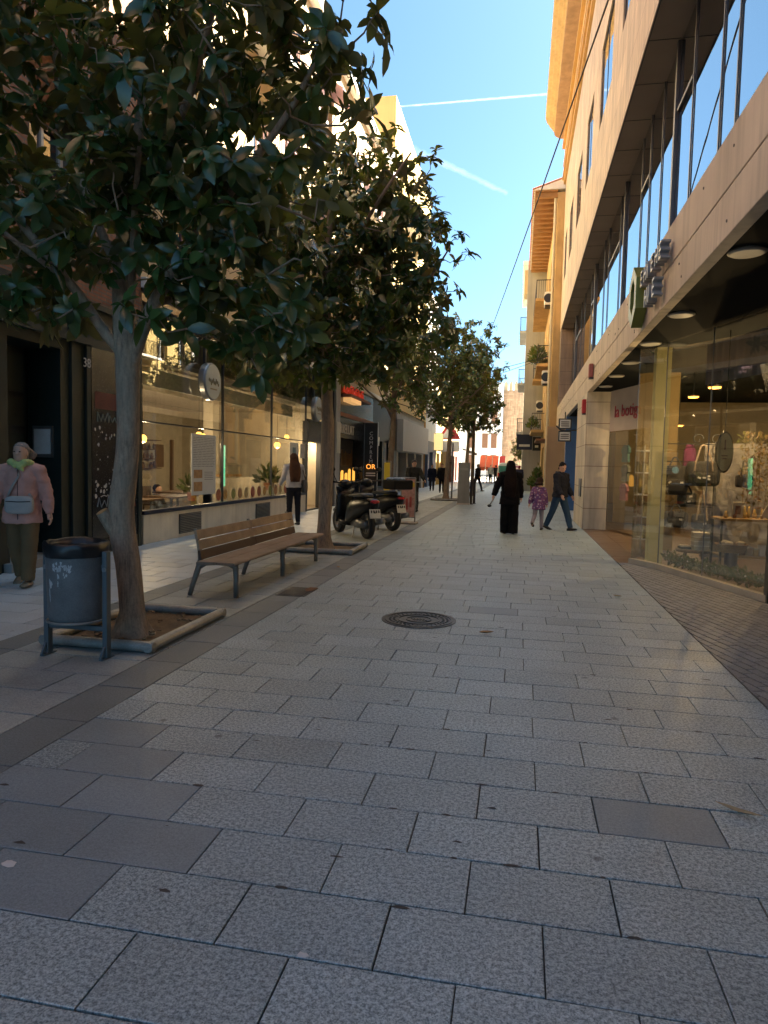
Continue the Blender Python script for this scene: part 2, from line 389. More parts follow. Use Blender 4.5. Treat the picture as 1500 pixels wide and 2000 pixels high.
def bark_mat(name, col):
    m, nt, b = _nt(name); co = texco(nt)
    st = noise(nt, texco(nt, 'Object', (9, 9, 1.6)), 4, 6, .65); fi = noise(nt, co, 45, 4, .7); br = noise(nt, co, 1.7, 4)
    c = ramp(nt, st, [(.3, tuple(q*.5 for q in col)), (.5, col), (.75, tuple(q*1.45 for q in col))])
    c = mixc(nt, .5, c, ramp(nt, fi, [(.3, .45), (.65, 1.)]), 'MULTIPLY')
    c = mixc(nt, ramp(nt, br, [(.45, 0.), (.7, .55)]), c, (.20, .19, .15))
    L(nt, c, b.inputs['Base Color']); b.inputs['Roughness'].default_value = .85
    bump(nt, b, mixc(nt, .5, st, fi), .6, .012); return m
M_bark = bark_mat('magnolia_bark', (.38, .285, .20))
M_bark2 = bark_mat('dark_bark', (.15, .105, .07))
M_cut = mat('cut_wood', (.42, .27, .12), .7, var=.2, vs=25)

def leaf_template(full):
    if full:
        st = [(.0, .03), (.22, .34), (.5, .5), (.78, .36), (1., .0)]
    else:
        st = [(.0, .05), (.5, .5), (1., .0)]
    v, f = [], []
    for t, wv in st:
        droop = -.30 * t * t
        for q in (-1, 0, 1): v.append((q * wv * .45, t, droop + abs(q) * wv * .10))
    for i in range(len(st) - 1):
        for j in range(2): f.append((i*3 + j, i*3 + j + 1, (i+1)*3 + j + 1, (i+1)*3 + j))
    return np.array(v), np.array(f)
def leaf_mesh(name, pos, dirs, ups, size, tint, full=True):
    T, Fc = leaf_template(full); n = len(pos); k = len(T)
    y = dirs / np.linalg.norm(dirs, axis=1, keepdims=True)
    x = np.cross(y, ups); x /= np.linalg.norm(x, axis=1, keepdims=True) + 1e-9
    z = np.cross(x, y)
    V = pos[:, None, :] + size[:, None, None] * (T[None, :, 0:1] * x[:, None, :] + T[None, :, 1:2] * y[:, None, :] + T[None, :, 2:3] * z[:, None, :])
    V = V.reshape(-1, 3); FF = (Fc[None] + (np.arange(n) * k)[:, None, None]).reshape(-1, 4)
    me = bpy.data.meshes.new(name)
    me.vertices.add(len(V)); me.vertices.foreach_set('co', V.astype(np.float32).ravel())
    me.loops.add(FF.size); me.loops.foreach_set('vertex_index', FF.astype(np.int32).ravel())
    me.polygons.add(len(FF)); me.polygons.foreach_set('loop_start', np.arange(0, FF.size, 4, dtype=np.int32))
    me.update(calc_edges=True); me.validate()
    a = me.attributes.new('tint', 'FLOAT', 'FACE'); a.data.foreach_set('value', np.repeat(tint, len(Fc)).astype(np.float32))
    return me
def in_crown(blobs, n, rg):
    """tip points spread through a union of ellipsoids, denser towards the outside"""
    vol = np.array([b[3]*b[4]*b[5] * (b[6] if len(b) > 6 else 1) for b in blobs]); pick = rg.choice(len(blobs), n, p=vol/vol.sum())
    d = rg.normal(size=(n, 3)); d /= np.linalg.norm(d, axis=1, keepdims=True)
    r = rg.random(n) ** (1/2.4)
    B = np.array([b[:6] for b in blobs])[pick]
    return B[:, :3] + d * r[:, None] * B[:, 3:6]
def magnolia(label, base, limbs, blobs, tips, leaf=.2, seed=1, full=True, bark=None, trunk_r=.1, group=None, per=9, extra=None, stub=None, twig_r=.004, crownlabel=None, lm=None):
    """limbs: list of polylines with radii, the first one is the trunk; twigs grow from them to every tip"""
    rg = np.random.default_rng(seed); bark = bark or M_bark
    t = thing('magnolia_tree' if lm is None else 'leafy_tree', label, 'tree', base, group)
    base = Vector(base)
    tr = MB(); br = MB(); nodes = []; 
    def smoothline(P, R):
        out, rad = [], []
        P = [Vector(p) for p in P]
        for i in range(len(P) - 1):
            p0 = P[max(i-1, 0)]; p1 = P[i]; p2 = P[i+1]; p3 = P[min(i+2, len(P)-1)]
            for s in range(5):
                u = s/5
                q = .5*((2*p1) + (p2-p0)*u + (2*p0-5*p1+4*p2-p3)*u*u + (3*p1-p0-3*p2+p3)*u**3)
                out.append(q); rad.append(R[i]*(1-u) + R[i+1]*u)
        out.append(P[-1]); rad.append(R[-1]); return out, rad
    for i, (P, R) in enumerate(limbs):
        pts, rad = smoothline(P, R)
        if i == 0:
            k = 14; rings = []
            for j, (p, r) in enumerate(zip(pts, rad)):
                ring = []
                for q in range(k):
                    a = 2*PI*q/k; nz = mnoise.noise(Vector((cos(a)*1.4 + seed*3, sin(a)*1.4, p.z*2.2)))
                    flare = 1 + (.55 * max(0, 1 - (p.z - base.z)/.28) ** 2) * (1 + .45*sin(a*4 + seed))
                    rr = r * (1 + .13*nz) * flare
                    ring.append((p.x + rr*cos(a), p.y + rr*sin(a), p.z))
                rings.append(ring)
            tr.loft(rings)
        else:
            br.tube(pts, rad, 9)
        for p, r in zip(pts, rad):
            if p.z > base.z + 1.8 or i > 0: nodes.append((p, r))
    P = in_crown(blobs, tips, rg)
    if extra is not None: P = np.vstack([P, np.array(extra)])
    N = np.array([tuple(p) for p, _ in nodes])
    order = np.argsort([np.min(np.sum((N - p)**2, axis=1)) for p in P])
    nl = [tuple(p) for p, _ in nodes]; arr = np.zeros((len(nl) + len(P)*4, 3)); arr[:len(nl)] = nl; cnt = len(nl)
    LP, LD, LU, LS, LT = [], [], [], [], []
    for idx in order:
        p = P[idx]; d2 = np.sum((arr[:cnt] - p)**2, axis=1)
        # prefer joining from below/inside
        pen = np.where(arr[:cnt, 2] > p[2] + .15, .35, 0)
        j = int(np.argmin(d2 + pen)); q = arr[j].copy(); ln = math.sqrt(d2[j])
        if ln < 1e-3: continue
        mid = (p + q)/2 + rg.normal(size=3) * ln * .10 + np.array([0, 0, -.10*ln]); m2 = .3*q + .7*p + rg.normal(size=3)*ln*.07 - np.array([0, 0, .05*ln])
        r0 = twig_r * (1 + 2.2*min(ln, 1.2))
        br.tube([q, mid, m2, p], [r0*1.25, r0, r0*.8, twig_r*.7], 5 if full else 4, cap=False)
        for e in (mid, m2, p): arr[cnt] = e; cnt += 1
        ax = p - m2; ax /= np.linalg.norm(ax) + 1e-9; ax = ax + np.array([0, 0, .2]); ax /= np.linalg.norm(ax)
        u = np.cross(ax, rg.normal(size=3)); u /= np.linalg.norm(u); v = np.cross(ax, u)
        n = per + rg.integers(-2, 3); ph = rg.random()*6.3
        for i in range(n):
            a = ph + i*2.4; el = rg.uniform(-.42, .85) * (1 - .3*i/n)
            d = (u*cos(a) + v*sin(a)) * cos(el) + ax*sin(el); d[2] -= .24
            LP.append(p - ax * (i/n) * .09 * (leaf/.2)); LD.append(d); LU.append(ax + rg.normal(size=3)*.25)
            LS.append(leaf * rg.uniform(.5, 1.25)); LT.append(min(.95, max(0, rg.normal(.5, .2))) if rg.random() > .012 else .99)
        if ln > .28:     # a few leaves along the twig
            for i in range(3):
                a = rg.random()*6.3; d = (u*cos(a) + v*sin(a)) * .9 + ax*.3
                LP.append(m2 + (p - m2)*rg.random()); LD.append(d); LU.append(ax + rg.normal(size=3)*.3); LS.append(leaf*rg.uniform(.6, 1)); LT.append(min(.95, max(0, rg.normal(.45, .2))))
    off = np.array(base)
    me = leaf_mesh('crown', np.array(LP) - off, np.array(LD), np.array(LU), np.array(LS), np.array(LT), full)
    cr_ = link('crown', me, lm or M_leaf, t)
    if crownlabel: cr_['label'] = crownlabel
    tk = tr.build('trunk', bark, t, smooth=True); bb = br.build('branches', bark, t, smooth=True)
    if stub:
        b = MB(); b.tube(stub[0], stub[1], 12, cap=False); b.build('pruned_stub', bark, tk, smooth=True)
        p0, p1 = Vector(stub[0][-2]), Vector(stub[0][-1]); dd = (p1 - p0).normalized()
        b = MB(); b.tube([p1 - dd*.002, p1 + dd*.006], [stub[1][-1]*1.0, stub[1][-1]*.96], 16); b.build('sawn_face', M_cut, tk)
    return t
T1 = (-3.30, 5.42)
def tp(x, y, z): return (x, y, z)
limbs1 = [
 ([(-3.28,5.42,-.02), (-3.27,5.42,.25), (-3.31,5.42,.65), (-3.37,5.42,1.05), (-3.33,5.42,1.45), (-3.30,5.42,1.85), (-3.31,5.42,2.35), (-3.34,5.42,2.75), (-3.36,5.44,3.2), (-3.33,5.5,3.8), (-3.2,5.5,4.5), (-3.15,5.6,5.4), (-3.1,5.6,6.6)],
  [.135,.11,.105,.118,.10,.092,.096,.088,.075,.062,.05,.036,.02]),
 ([(-3.27,5.42,2.35), (-3.16,5.40,2.62), (-3.05,5.40,2.85), (-2.72,5.42,3.35), (-2.3,5.5,3.9), (-1.9,5.6,4.5), (-1.6,5.6,5.1)], [.06,.058,.055,.045,.035,.025,.015]),
 ([(-3.33,5.42,2.42), (-3.48,5.36,2.62), (-3.72,5.25,3.0), (-4.1,5.1,3.5), (-4.5,5.0,4.1), (-4.8,4.9,4.8)], [.05,.045,.04,.032,.025,.015]),
 ([(-3.36,5.43,3.1), (-3.6,5.5,3.5), (-3.85,5.6,4.0), (-4.05,5.6,4.6), (-4.2,5.7,5.4), (-4.4,5.7,6.2)], [.045,.04,.036,.03,.022,.014]),
 ([(-3.34,5.46,3.5), (-3.0,5.3,3.9), (-2.6,5.1,4.3), (-2.3,4.9,4.8), (-2.0,4.8,5.4)], [.045,.038,.03,.022,.012]),
 ([(-3.05,5.40,2.85), (-2.8,5.8,3.05), (-2.5,6.2,3.2), (-2.1,6.5,3.35)], [.035,.028,.02,.012]),
 ([(-3.3,5.5,4.0), (-3.5,5.9,4.5), (-3.7,6.3,5.1)], [.035,.025,.012]),
 ([(-3.72,5.25,3.0), (-3.9,4.9,3.2), (-4.2,4.6,3.5)], [.028,.02,.012]),
 ([(-3.32,5.42,2.55), (-3.22,5.35,3.0), (-3.1,5.2,3.6), (-2.9,5.0,4.3)], [.04,.034,.025,.012]),
]
# trees stand in a row between the pedestrian slabs and the shop pavement
magnolia('near magnolia with a forked brown trunk and glossy leaves, beside the litter bin', (-3.28, 5.42, 0), limbs1,
  [(-3.6,5.4,4.7,1.75,1.4,1.5), (-2.6,5.5,4.7,1.25,1.3,1.3), (-4.6,5.2,4.2,1.0,1.2,1.15), (-2.35,5.5,3.55,.75,.9,.65,1.2), (-3.3,5.0,3.45,.9,.8,.6), (-4.3,5.0,3.2,.9,.8,.5), (-3.2,5.7,6.0,2.0,1.5,.9), (-1.85,5.5,5.1,.75,.9,1.0), (-4.0,5.1,3.0,.9,.7,.35,1.5), (-2.6,5.6,3.1,.6,.8,.45,1.5), (-2.25,5.6,2.85,.55,.6,.4,1.6), (-3.0,5.3,3.6,1.2,.9,.6), (-4.6,5.0,3.4,.7,.8,.6)],
  800, leaf=.20, seed=4, per=9,
  extra=[(-2.09,5.4,2.25), (-2.2,5.45,2.4), (-2.45,5.6,2.5), (-2.0,5.6,2.45), (-1.8,5.6,2.65), (-2.7,5.3,2.62), (-3.75,5.0,2.65), (-4.15,5.0,2.7), (-4.4,4.9,2.8), (-3.05,4.9,2.75), (-2.9,5.0,2.65), (-2.3,5.5,2.55), (-2.55,5.6,2.6), (-1.75,5.4,2.95), (-1.35,5.4,3.95), (-1.2,5.4,4.25), (-1.08,5.4,4.75), (-1.15,5.3,4.95), (-1.5,5.4,3.6), (-2.85,5.4,2.7), (-3.6,5.1,2.75), (-4.0,5.0,2.75), (-4.3,4.9,2.7), (-3.3,4.7,3.15), (-3.35,4.75,3.3), (-1.25,5.3,5.3), (-2.0,5.4,2.75), (-1.6,5.3,3.2)],
  stub=([(-3.36,5.42,.86), (-3.42,5.36,.98), (-3.475,5.30,1.10)], [.075,.065,.052]))
limbs2 = [
 ([(-3.45,12.05,-.02), (-3.44,12.05,.4), (-3.42,12.05,1.0), (-3.40,12.05,1.8), (-3.42,12.05,2.6), (-3.44,12.05,3.4), (-3.46,12.05,4.4), (-3.45,12.1,5.6), (-3.4,12.1,7.0)], [.145,.125,.12,.115,.105,.095,.075,.055,.02]),
 ([(-3.42,12.05,3.2), (-2.9,12.1,3.6), (-2.3,12.1,4.1), (-1.7,12.1,4.7), (-1.3,12.1,5.3)], [.055,.045,.035,.025,.012]),
 ([(-3.43,12.05,3.5), (-4.0,12.2,4.0), (-4.6,12.2,4.6), (-5.0,12.2,5.2)], [.05,.04,.03,.015]),
 ([(-3.45,12.1,4.4), (-3.0,11.7,5.1), (-2.4,11.4,5.9), (-1.9,11.4,6.6)], [.045,.035,.028,.014]),
 ([(-3.44,12.05,3.9), (-3.0,12.7,4.4), (-2.5,13.2,5.0)], [.045,.03,.014]),
 ([(-3.46,12.1,4.8), (-3.9,11.6,5.6), (-4.2,11.3,6.5)], [.04,.03,.014]),
 ([(-3.43,12.05,3.1), (-3.6,11.4,3.4), (-3.9,10.8,3.6)], [.04,.03,.014]),
]
magnolia('second magnolia with a straight slim trunk in a framed pit past the bench', (-3.45, 12.05, 0), limbs2,
  [(-3.3,12.1,5.2,1.7,1.6,1.8), (-2.2,12.1,5.2,1.1,1.2,1.35), (-2.0,12.1,4.1,.95,1.1,.75,1.4), (-4.3,11.6,3.5,1.0,1.,.55,1.4), (-2.6,11.9,3.4,.9,.9,.5,1.3), (-4.2,12.0,4.6,1.2,1.3,1.2), (-3.4,11.8,3.6,1.4,1.2,.65), (-2.75,12.1,6.7,.95,1.,.7)],
  1150, leaf=.19, seed=9, per=9, trunk_r=.12,
  extra=[(-1.6,12.1,6.8), (-1.75,12.1,6.5), (-1.75,12.1,6.1), (-1.5,12.1,5.6), (-1.1,12.1,5.55), (-.95,12.1,5.2), (-1.15,12.1,5.05), (-1.1,12.1,4.6), (-1.35,12.1,4.55), (-1.3,12.1,4.1), (-1.25,12.1,3.75), (-1.4,12.1,3.65), (-2.3,12.1,7.4), (-2.45,12.1,7.2), (-1.45,12.1,5.9), (-1.6,12.1,6.95)])
def far_tree(label, x, y, ztop, rx, zlow, tips, seed, lean=0., tr=.10, leaf=.19, mb=M_bark):
    H = ztop; zm = (ztop + zlow)/2
    limbs = [([(x, y, -.02), (x+lean*.1, y, .8), (x+lean*.4, y, 1.7), (x+lean*.8, y, 2.6), (x+lean, y, 3.6), (x+lean, y, zm+.8), (x+lean, y, ztop-.7)], [tr*1.15, tr, tr*.92, tr*.85, tr*.7, tr*.5, tr*.2])]
    for a in range(6):
        an = a*1.05 + seed; z0 = zlow + .1 + .25*a
        limbs.append(([(x+lean*.8, y, z0), (x+lean+.4*rx*cos(an), y+.4*rx*sin(an), z0+.6), (x+lean+.75*rx*cos(an), y+.75*rx*sin(an), z0+1.2)], [tr*.4, tr*.28, tr*.12]))
    xx = x + lean; r2 = random.Random(seed)
    blobs = [(xx, y, zm, rx*.8, rx*.8, (ztop-zlow)/2*.85)]
    for i in range(7):
        a = i*.9 + seed; q = r2.uniform(.45, .68)*rx
        blobs.append((xx + q*cos(a), y + q*sin(a), zlow + (ztop-zlow)*r2.uniform(.22, .72), rx*.5, rx*.5, (ztop-zlow)*.2))
    return magnolia(label, (x, y, 0), limbs, blobs, tips, leaf=leaf, seed=seed, full=False, bark=mb, group='magnolias in a row along the street', per=8, twig_r=.006)
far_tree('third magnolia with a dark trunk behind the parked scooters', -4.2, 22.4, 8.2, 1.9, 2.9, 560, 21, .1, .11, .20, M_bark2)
far_tree('brown leaning magnolia trunk with a steel stake, fourth in the row', -3.25, 31.4, 8.8, 2.3, 2.85, 800, 33, .12, .12, .22)
far_tree('magnolia directly behind the leaning fourth trunk', -3.15, 41.5, 9.8, 2.3, 3.2, 650, 45, .1, .12, .24)
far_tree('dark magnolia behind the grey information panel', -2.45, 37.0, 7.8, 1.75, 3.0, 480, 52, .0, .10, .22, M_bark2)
for o in bpy.data.objects:
    if o.name.startswith('magnolia_tree'): o['group'] = 'magnolias in a row along the street'
st_limbs = [([(.35,66,0), (.35,66,1.2), (.3,66,2.4), (.3,66,4.2)], [.1,.09,.07,.03])]
magnolia('small yellowish tree at the far end of the right house row', (.35, 66, 0), st_limbs, [(.1,66,3.6,1.0,1.1,1.4), (-.25,66,3.0,.7,.8,.8)], 260, leaf=.2, seed=70, full=False, lm=M_leaf2, twig_r=.008, per=8)

# framed tree pits
M_rail = mat('pit_rail_metal', (.30, .30, .28), .5, .5, var=.3, vs=6, fine=50, bmp=.3)
M_soil = mat('dry_soil', (.17, .115, .062), .95, var=.45, vs=7, fine=60, bmp=.9)
def pit(label, x0, x1, y0, y1, soil=True, near=True):
    t = thing('tree_pit', label, 'tree pit', ((x0+x1)/2, (y0+y1)/2, 0), 'framed tree pits')
    r = .043; z = .052
    for P in (((x0, y0), (x1, y0)), ((x1, y0), (x1, y1)), ((x1, y1), (x0, y1)), ((x0, y1), (x0, y0))):
        (ax, ay), (bx, by) = P; d = Vector((bx-ax, by-ay, 0)).normalized() * (r*.92)
        b = MB(); b.tube([(ax-d.x, ay-d.y, z), (bx+d.x, by+d.y, z)], r, 14); b.build('kerb_rail', M_rail, t, smooth=False, bevel=.004)
    n = 26; b = MB(); vs = []
    for i in range(n+1):
        for j in range(n+1):
            u, v = i/n, j/n; x = x0 + .02 + (x1-x0-.04)*u; y = y0 + .02 + (y1-y0-.04)*v
            e = min(u, 1-u, v, 1-v); zz = .012 + .03*min(1, e*6)*(.5 + mnoise.noise(Vector((x*4, y*4, 1)))) + .014*mnoise.noise(Vector((x*17, y*17, 3)))
            vs.append((x, y, max(.004, zz)))
    b.add(vs, [(i*(n+1)+j, (i+1)*(n+1)+j, (i+1)*(n+1)+j+1, i*(n+1)+j+1) for i in range(n) for j in range(n)])
    b.build('soil', M_soil, t, smooth=True)
    return t
p_ = pit('tree pit with tubular kerb rails around the nearest trunk by the bin', -3.80, -2.86, 5.0, 6.35)
b = MB()
for i in range(46):
    x, y = random.uniform(-3.7, -2.95), random.uniform(5.08, 6.25); s = random.uniform(.012, .035)
    b.obox((x, y, .045 + random.random()*.01), (s*1.7, s, s*.4), Matrix.Rotation(random.random()*6, 3, 'Z') @ Matrix.Rotation(random.uniform(-.5, .5), 3, 'X'))
b.build('leaf_litter', mat('leaf_litter', (.22, .15, .085), .9, var=.4), p_)['kind'] = 'stuff'
pit('tree pit with kerb rails around the slim trunk past the bench', -3.98, -2.78, 11.4, 12.55)
pit('tree pit frame around the leaning brown trunk beyond the scooters', -3.85, -2.6, 30.9, 32.0)
# ------------------------------------------------------------------ buildings: shared helpers
def wall(b, X, s, y0, y1, z0, z1, openings=(), depth=.25):
    """street wall in the plane x = X facing s (+1/-1 along x) with real openings and reveals"""
    ys = sorted({y0, y1, *[o[0] for o in openings], *[o[1] for o in openings]}); zs = sorted({z0, z1, *[o[2] for o in openings], *[o[3] for o in openings]})
    for a, c in zip(ys[:-1], ys[1:]):
        for e, h in zip(zs[:-1], zs[1:]):
            my, mz = (a+c)/2, (e+h)/2
            if any(o[0] < my < o[1] and o[2] < mz < o[3] for o in openings): continue
            if s > 0: b.quad((X,a,e), (X,c,e), (X,c,h), (X,a,h))
            else: b.quad((X,c,e), (X,a,e), (X,a,h), (X,c,h))
    D = X - s*depth
    for (a, c, e, h) in openings:
        b.quad((X,a,e), (X,c,e), (D,c,e), (D,a,e)); b.quad((X,a,h), (D,a,h), (D,c,h), (X,c,h))
        b.quad((X,a,e), (D,a,e), (D,a,h), (X,a,h)); b.quad((X,c,e), (X,c,h), (D,c,h), (D,c,e))
def window(parent, X, s, o, mf, mg, depth=.2, bars=1, fr=.06, label=None, shutters=None):
    """a window filling opening o = (y0,y1,z0,z1): frame with its pane as a sub-part"""
    y0, y1, z0, z1 = o; xa, xb = X - s*depth, X - s*(depth - .06)
    b = MB()
    b.box(xa, xb, y0, y0+fr, z0, z1); b.box(xa, xb, y1-fr, y1, z0, z1); b.box(xa, xb, y0+fr, y1-fr, z0, z0+fr); b.box(xa, xb, y0+fr, y1-fr, z1-fr, z1)
    for i in range(bars):
        yc = y0 + (y1-y0)*(i+1)/(bars+1); b.box(xa, xb, yc-fr*.45, yc+fr*.45, z0+fr, z1-fr)
    w_ = b.build('window', mf, parent, label=label)
    b = MB(); xm = (xa+xb)/2 - s*.012; b.box(xm-.006, xm+.006, y0+fr*.5, y1-fr*.5, z0+fr*.5, z1-fr*.5); b.build('pane', mg, w_)
    return w_
def shell(b, x0, x1, y0, y1, z1, skip=None):
    """back, ends and roof of a building whose street wall is built separately"""
    b.quad((x0,y0,0), (x1,y0,0), (x1,y0,z1), (x0,y0,z1)); b.quad((x1,y1,0), (x0,y1,0), (x0,y1,z1), (x1,y1,z1))
    b.quad((x0,y0,z1), (x1,y0,z1), (x1,y1,z1), (x0,y1,z1))
    xb = x0 if skip == 'x1' else x1
    b.quad((xb,y0,0), (xb,y1,0), (xb,y1,z1), (xb,y0,z1))
def balcony(parent, X, s, y0, y1, z, d, ms, mr, solid=False, name='balcony'):
    b = MB(); b.box(X + s*.003, X + s*d, y0, y1, z-.14, z); B = b.build(name, ms, parent)
    b = MB()
    if solid:
        b.box(X + s*(d-.09), X + s*(d-.02), y0+.03, y1-.03, z+.003, z+.95)
    else:
        b.box(X + s*(d-.06), X + s*(d-.02), y0+.03, y1-.03, z+.93, z+.97)
        n = int((y1-y0)/.13)
        for i in range(n+1):
            y = y0 + .04 + (y1-y0-.08)*i/n; b.box(X + s*(d-.048), X + s*(d-.032), y-.008, y+.008, z, z+.93)
        for y in (y0+.04, y1-.04):
            b.box(X + s*.01, X + s*(d-.06), y-.015, y+.015, z+.93, z+.97)
            for k in range(1, 7): b.box(X + s*d*k/7.5 - .008, X + s*d*k/7.5 + .008, y-.008, y+.008, z, z+.93)
    b.build('railing', mr, B); return B
# ---- materials of the built setting
M_black = mat('black_paint', (.012, .014, .015), .35, var=.25, fine=30)
M_dgreen = mat('dark_green_metal', (.008, .017, .015), .5, .0, var=.3, fine=12, bmp=.08)
M_marbleblk = mat('black_stone', (.014, .016, .02), .25, var=.5, vs=4, bmp=.03)
M_brick = tiled('orange_brick', (.36, .155, .085), (.22, .18, .14), .25, .062, ('Y', 'Z'), .012, .25, .85, .5)
M_cream = mat('cream_render', (.62, .48, .28), .85, var=.1, vs=.6, streak=.25)
M_white = mat('white_render', (.80, .78, .72), .85, var=.08, vs=.6, streak=.2)
M_orange = mat('orange_render', (.66, .36, .12), .85, var=.1, vs=.7, streak=.2)
M_yellowr = mat('yellow_render', (.60, .44, .17), .85, var=.1, vs=.7, streak=.25)
M_greyr = mat('grey_render', (.38, .38, .37), .85, var=.12, vs=.6, streak=.35)
M_peach = mat('peach_render', (.56, .36, .20), .85, var=.1, vs=.8, streak=.2)
M_ochre = mat('ochre_render', (.55, .36, .15), .88, var=.22, vs=1.2, streak=.4)
M_plinth = mat('cream_marble', (.68, .63, .52), .45, var=.14, vs=2., fine=18, streak=.3, bmp=.05)
M_frame_w = mat('white_frame', (.62, .60, .55), .5, var=.06)
M_frame_d = mat('dark_frame', (.03, .032, .035), .4, .3, var=.2)
M_mauve = mat('mauve_metal', (.26, .16, .17), .5, .2, var=.15)
M_navy = mat('navy_metal', (.012, .018, .05), .35, .2, var=.2)
M_steel = mat('grey_steel', (.25, .26, .27), .35, .8, var=.2, fine=80)
M_conc = mat('beige_concrete', (.64, .555, .455), .75, var=.13, vs=.9, fine=55, streak=.6, bmp=.1)
M_stone = tiled('pinkish_stone_cladding', (.70, .54, .38), (.36, .21, .15), 1.15, .62, ('Y', 'Z'), .007, .08, .6, .0)
M_stone2 = tiled('cream_stone_cladding', (.68, .62, .51), (.22, .14, .11), 3., .545, ('X', 'Z'), .008, .05, .6, .0)
M_stone3 = tiled('cream_stone_cladding_side', (.68, .62, .51), (.22, .14, .11), 4., .545, ('Y', 'Z'), .008, .05, .6, .0)
M_soff = mat('brown_soffit_panels', (.34, .26, .21), .7, var=.12, vs=.8)
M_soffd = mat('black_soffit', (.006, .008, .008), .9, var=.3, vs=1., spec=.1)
M_gold = mat('ochre_moulding', (.58, .36, .12), .5, var=.12, vs=2.)
M_wglass = glass_mat('mirror_window_glass', (.2, .25, .28), .85, 0., .95)
M_pglass = glass_mat('plain_window_glass', (.3, .34, .36), .3)
M_sglass = glass_mat('shop_window_glass', (.97, .98, .96), .05, 0., .5)
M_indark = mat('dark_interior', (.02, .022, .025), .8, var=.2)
M_shutter = mat('brown_shutter', (.20, .10, .055), .7, var=.2)
M_tile = mat('terracotta', (.36, .15, .075), .85, var=.3, vs=9)

# ------------------------------------------------------------------ left row of houses (street wall x = -6.70, facing +x)
XL = -6.70
A = thing('brick_apartment_house', 'orange brick apartment house over a dark green doorway numbered 38', 'building', (XL, 5, 0))
ops = [(-1.2,.6,4.9,7.2), (2.2,3.6,4.9,7.2), (5.4,6.6,5.2,7.3), (8.6,9.5,5.2,7.3), (5.4,6.6,8.4,10.5), (8.6,9.5,8.4,10.5), (5.4,6.6,11.6,13.7), (8.6,9.5,11.6,13.7), (2.2,3.6,8.4,10.5)]
b = MB(); wall(b, XL, 1, -4, 11.42, 4.0, 17, ops, .25); b.build('wall', M_brick, A)
b = MB(); shell(b, XL-9, XL, -4, 11.42, 17, 'x1'); b.quad((XL,-4,17.0), (XL-9,-4,17.0), (XL-9,-4,17.01), (XL,-4,17.01)); b.build('side_walls', M_greyr, A)
for o in ops:
    w_ = window(A, XL, 1, o, M_frame_w, M_pglass, .2)
    b = MB()
    for i in range(14): b.obox((XL-.11, (o[0]+o[1])/2, o[3]-.05-i*.075), (.012, o[1]-o[0]-.02, .06), Matrix.Rotation(.35, 3, 'Y'))
    b.build('roller_blind', M_shutter, w_)
for z in (4.75, 8.2, 11.4): balcony(A, XL, 1, 4.9, 7.2, z, .7, M_white, M_frame_d)
# ground floor: dark green panelling with the recessed entrance
b = MB(); wall(b, XL, 1, -4, 11.42, 0, 4.0, [(8.12, 9.2, 0.0, 3.15), (3.0, 6.8, .5, 3.1)], .55); b.build('ground_floor_front', M_dgreen, A)
b = MB()
for y in (7.85, 9.45, 9.82, 11.3, 7.2): b.box(XL+.003, XL+.05, y-.05, y+.05, 0, 3.5)
b.box(XL+.003, XL+.09, 6.9, 9.88, 3.3, 3.42); b.box(XL+.003, XL+.06, 9.88, 11.4, 3.9, 3.99); b.box(XL+.003, XL+.035, 9.88, 11.25, .0, .22); b.build('pilaster_trim', M_dgreen, A)
b = MB(); b.box(XL-.65, XL-.56, 8.12, 9.2, .12, 3.15); dr_ = b.build('door', M_black, A)
b = MB()
for (z0, z1) in ((.25,.95), (1.05,1.9), (2.0,2.4), (2.5,3.05)):
    for (y0, y1) in ((8.2,8.62), (8.7,9.12)): b.box(XL-.56, XL-.545, y0, y1, z0, z1)
b.build('panels', M_dgreen, dr_)
b = MB(); b.box(XL-.545, XL-.535, 8.24, 8.58, 1.35, 1.85); b.box(XL-.545, XL-.535, 8.24, 8.58, 2.05, 2.35); b.build('glass_lights', M_pglass, dr_)
b = MB(); b.tube([(XL-.48, 9.0, 1.0), (XL-.48, 9.0, 1.3)], .015, 8); b.build('handle', M_steel, dr_)
b = MB(); b.box(XL-.55, XL+.12, 8.0, 9.35, 0, .12); b.build('doorstep', mat('grey_stone_step', (.25,.25,.24), .7), A)
b = MB(); b.box(XL-.45, XL-.12, 9.165, 9.197, 1.55, 2.02); nb = b.build('notice_board', M_steel, A)
b = MB(); b.box(XL-.42, XL-.15, 9.158, 9.165, 1.6, 1.97); b.build('paper', mat('paper', (.5,.52,.52), .8), nb)
text('house_number', '38', .2, .004, mat('pale_number', (.55,.55,.52), .6), A, (XL+.06, 9.66, 2.96), (0,1,0), UP)
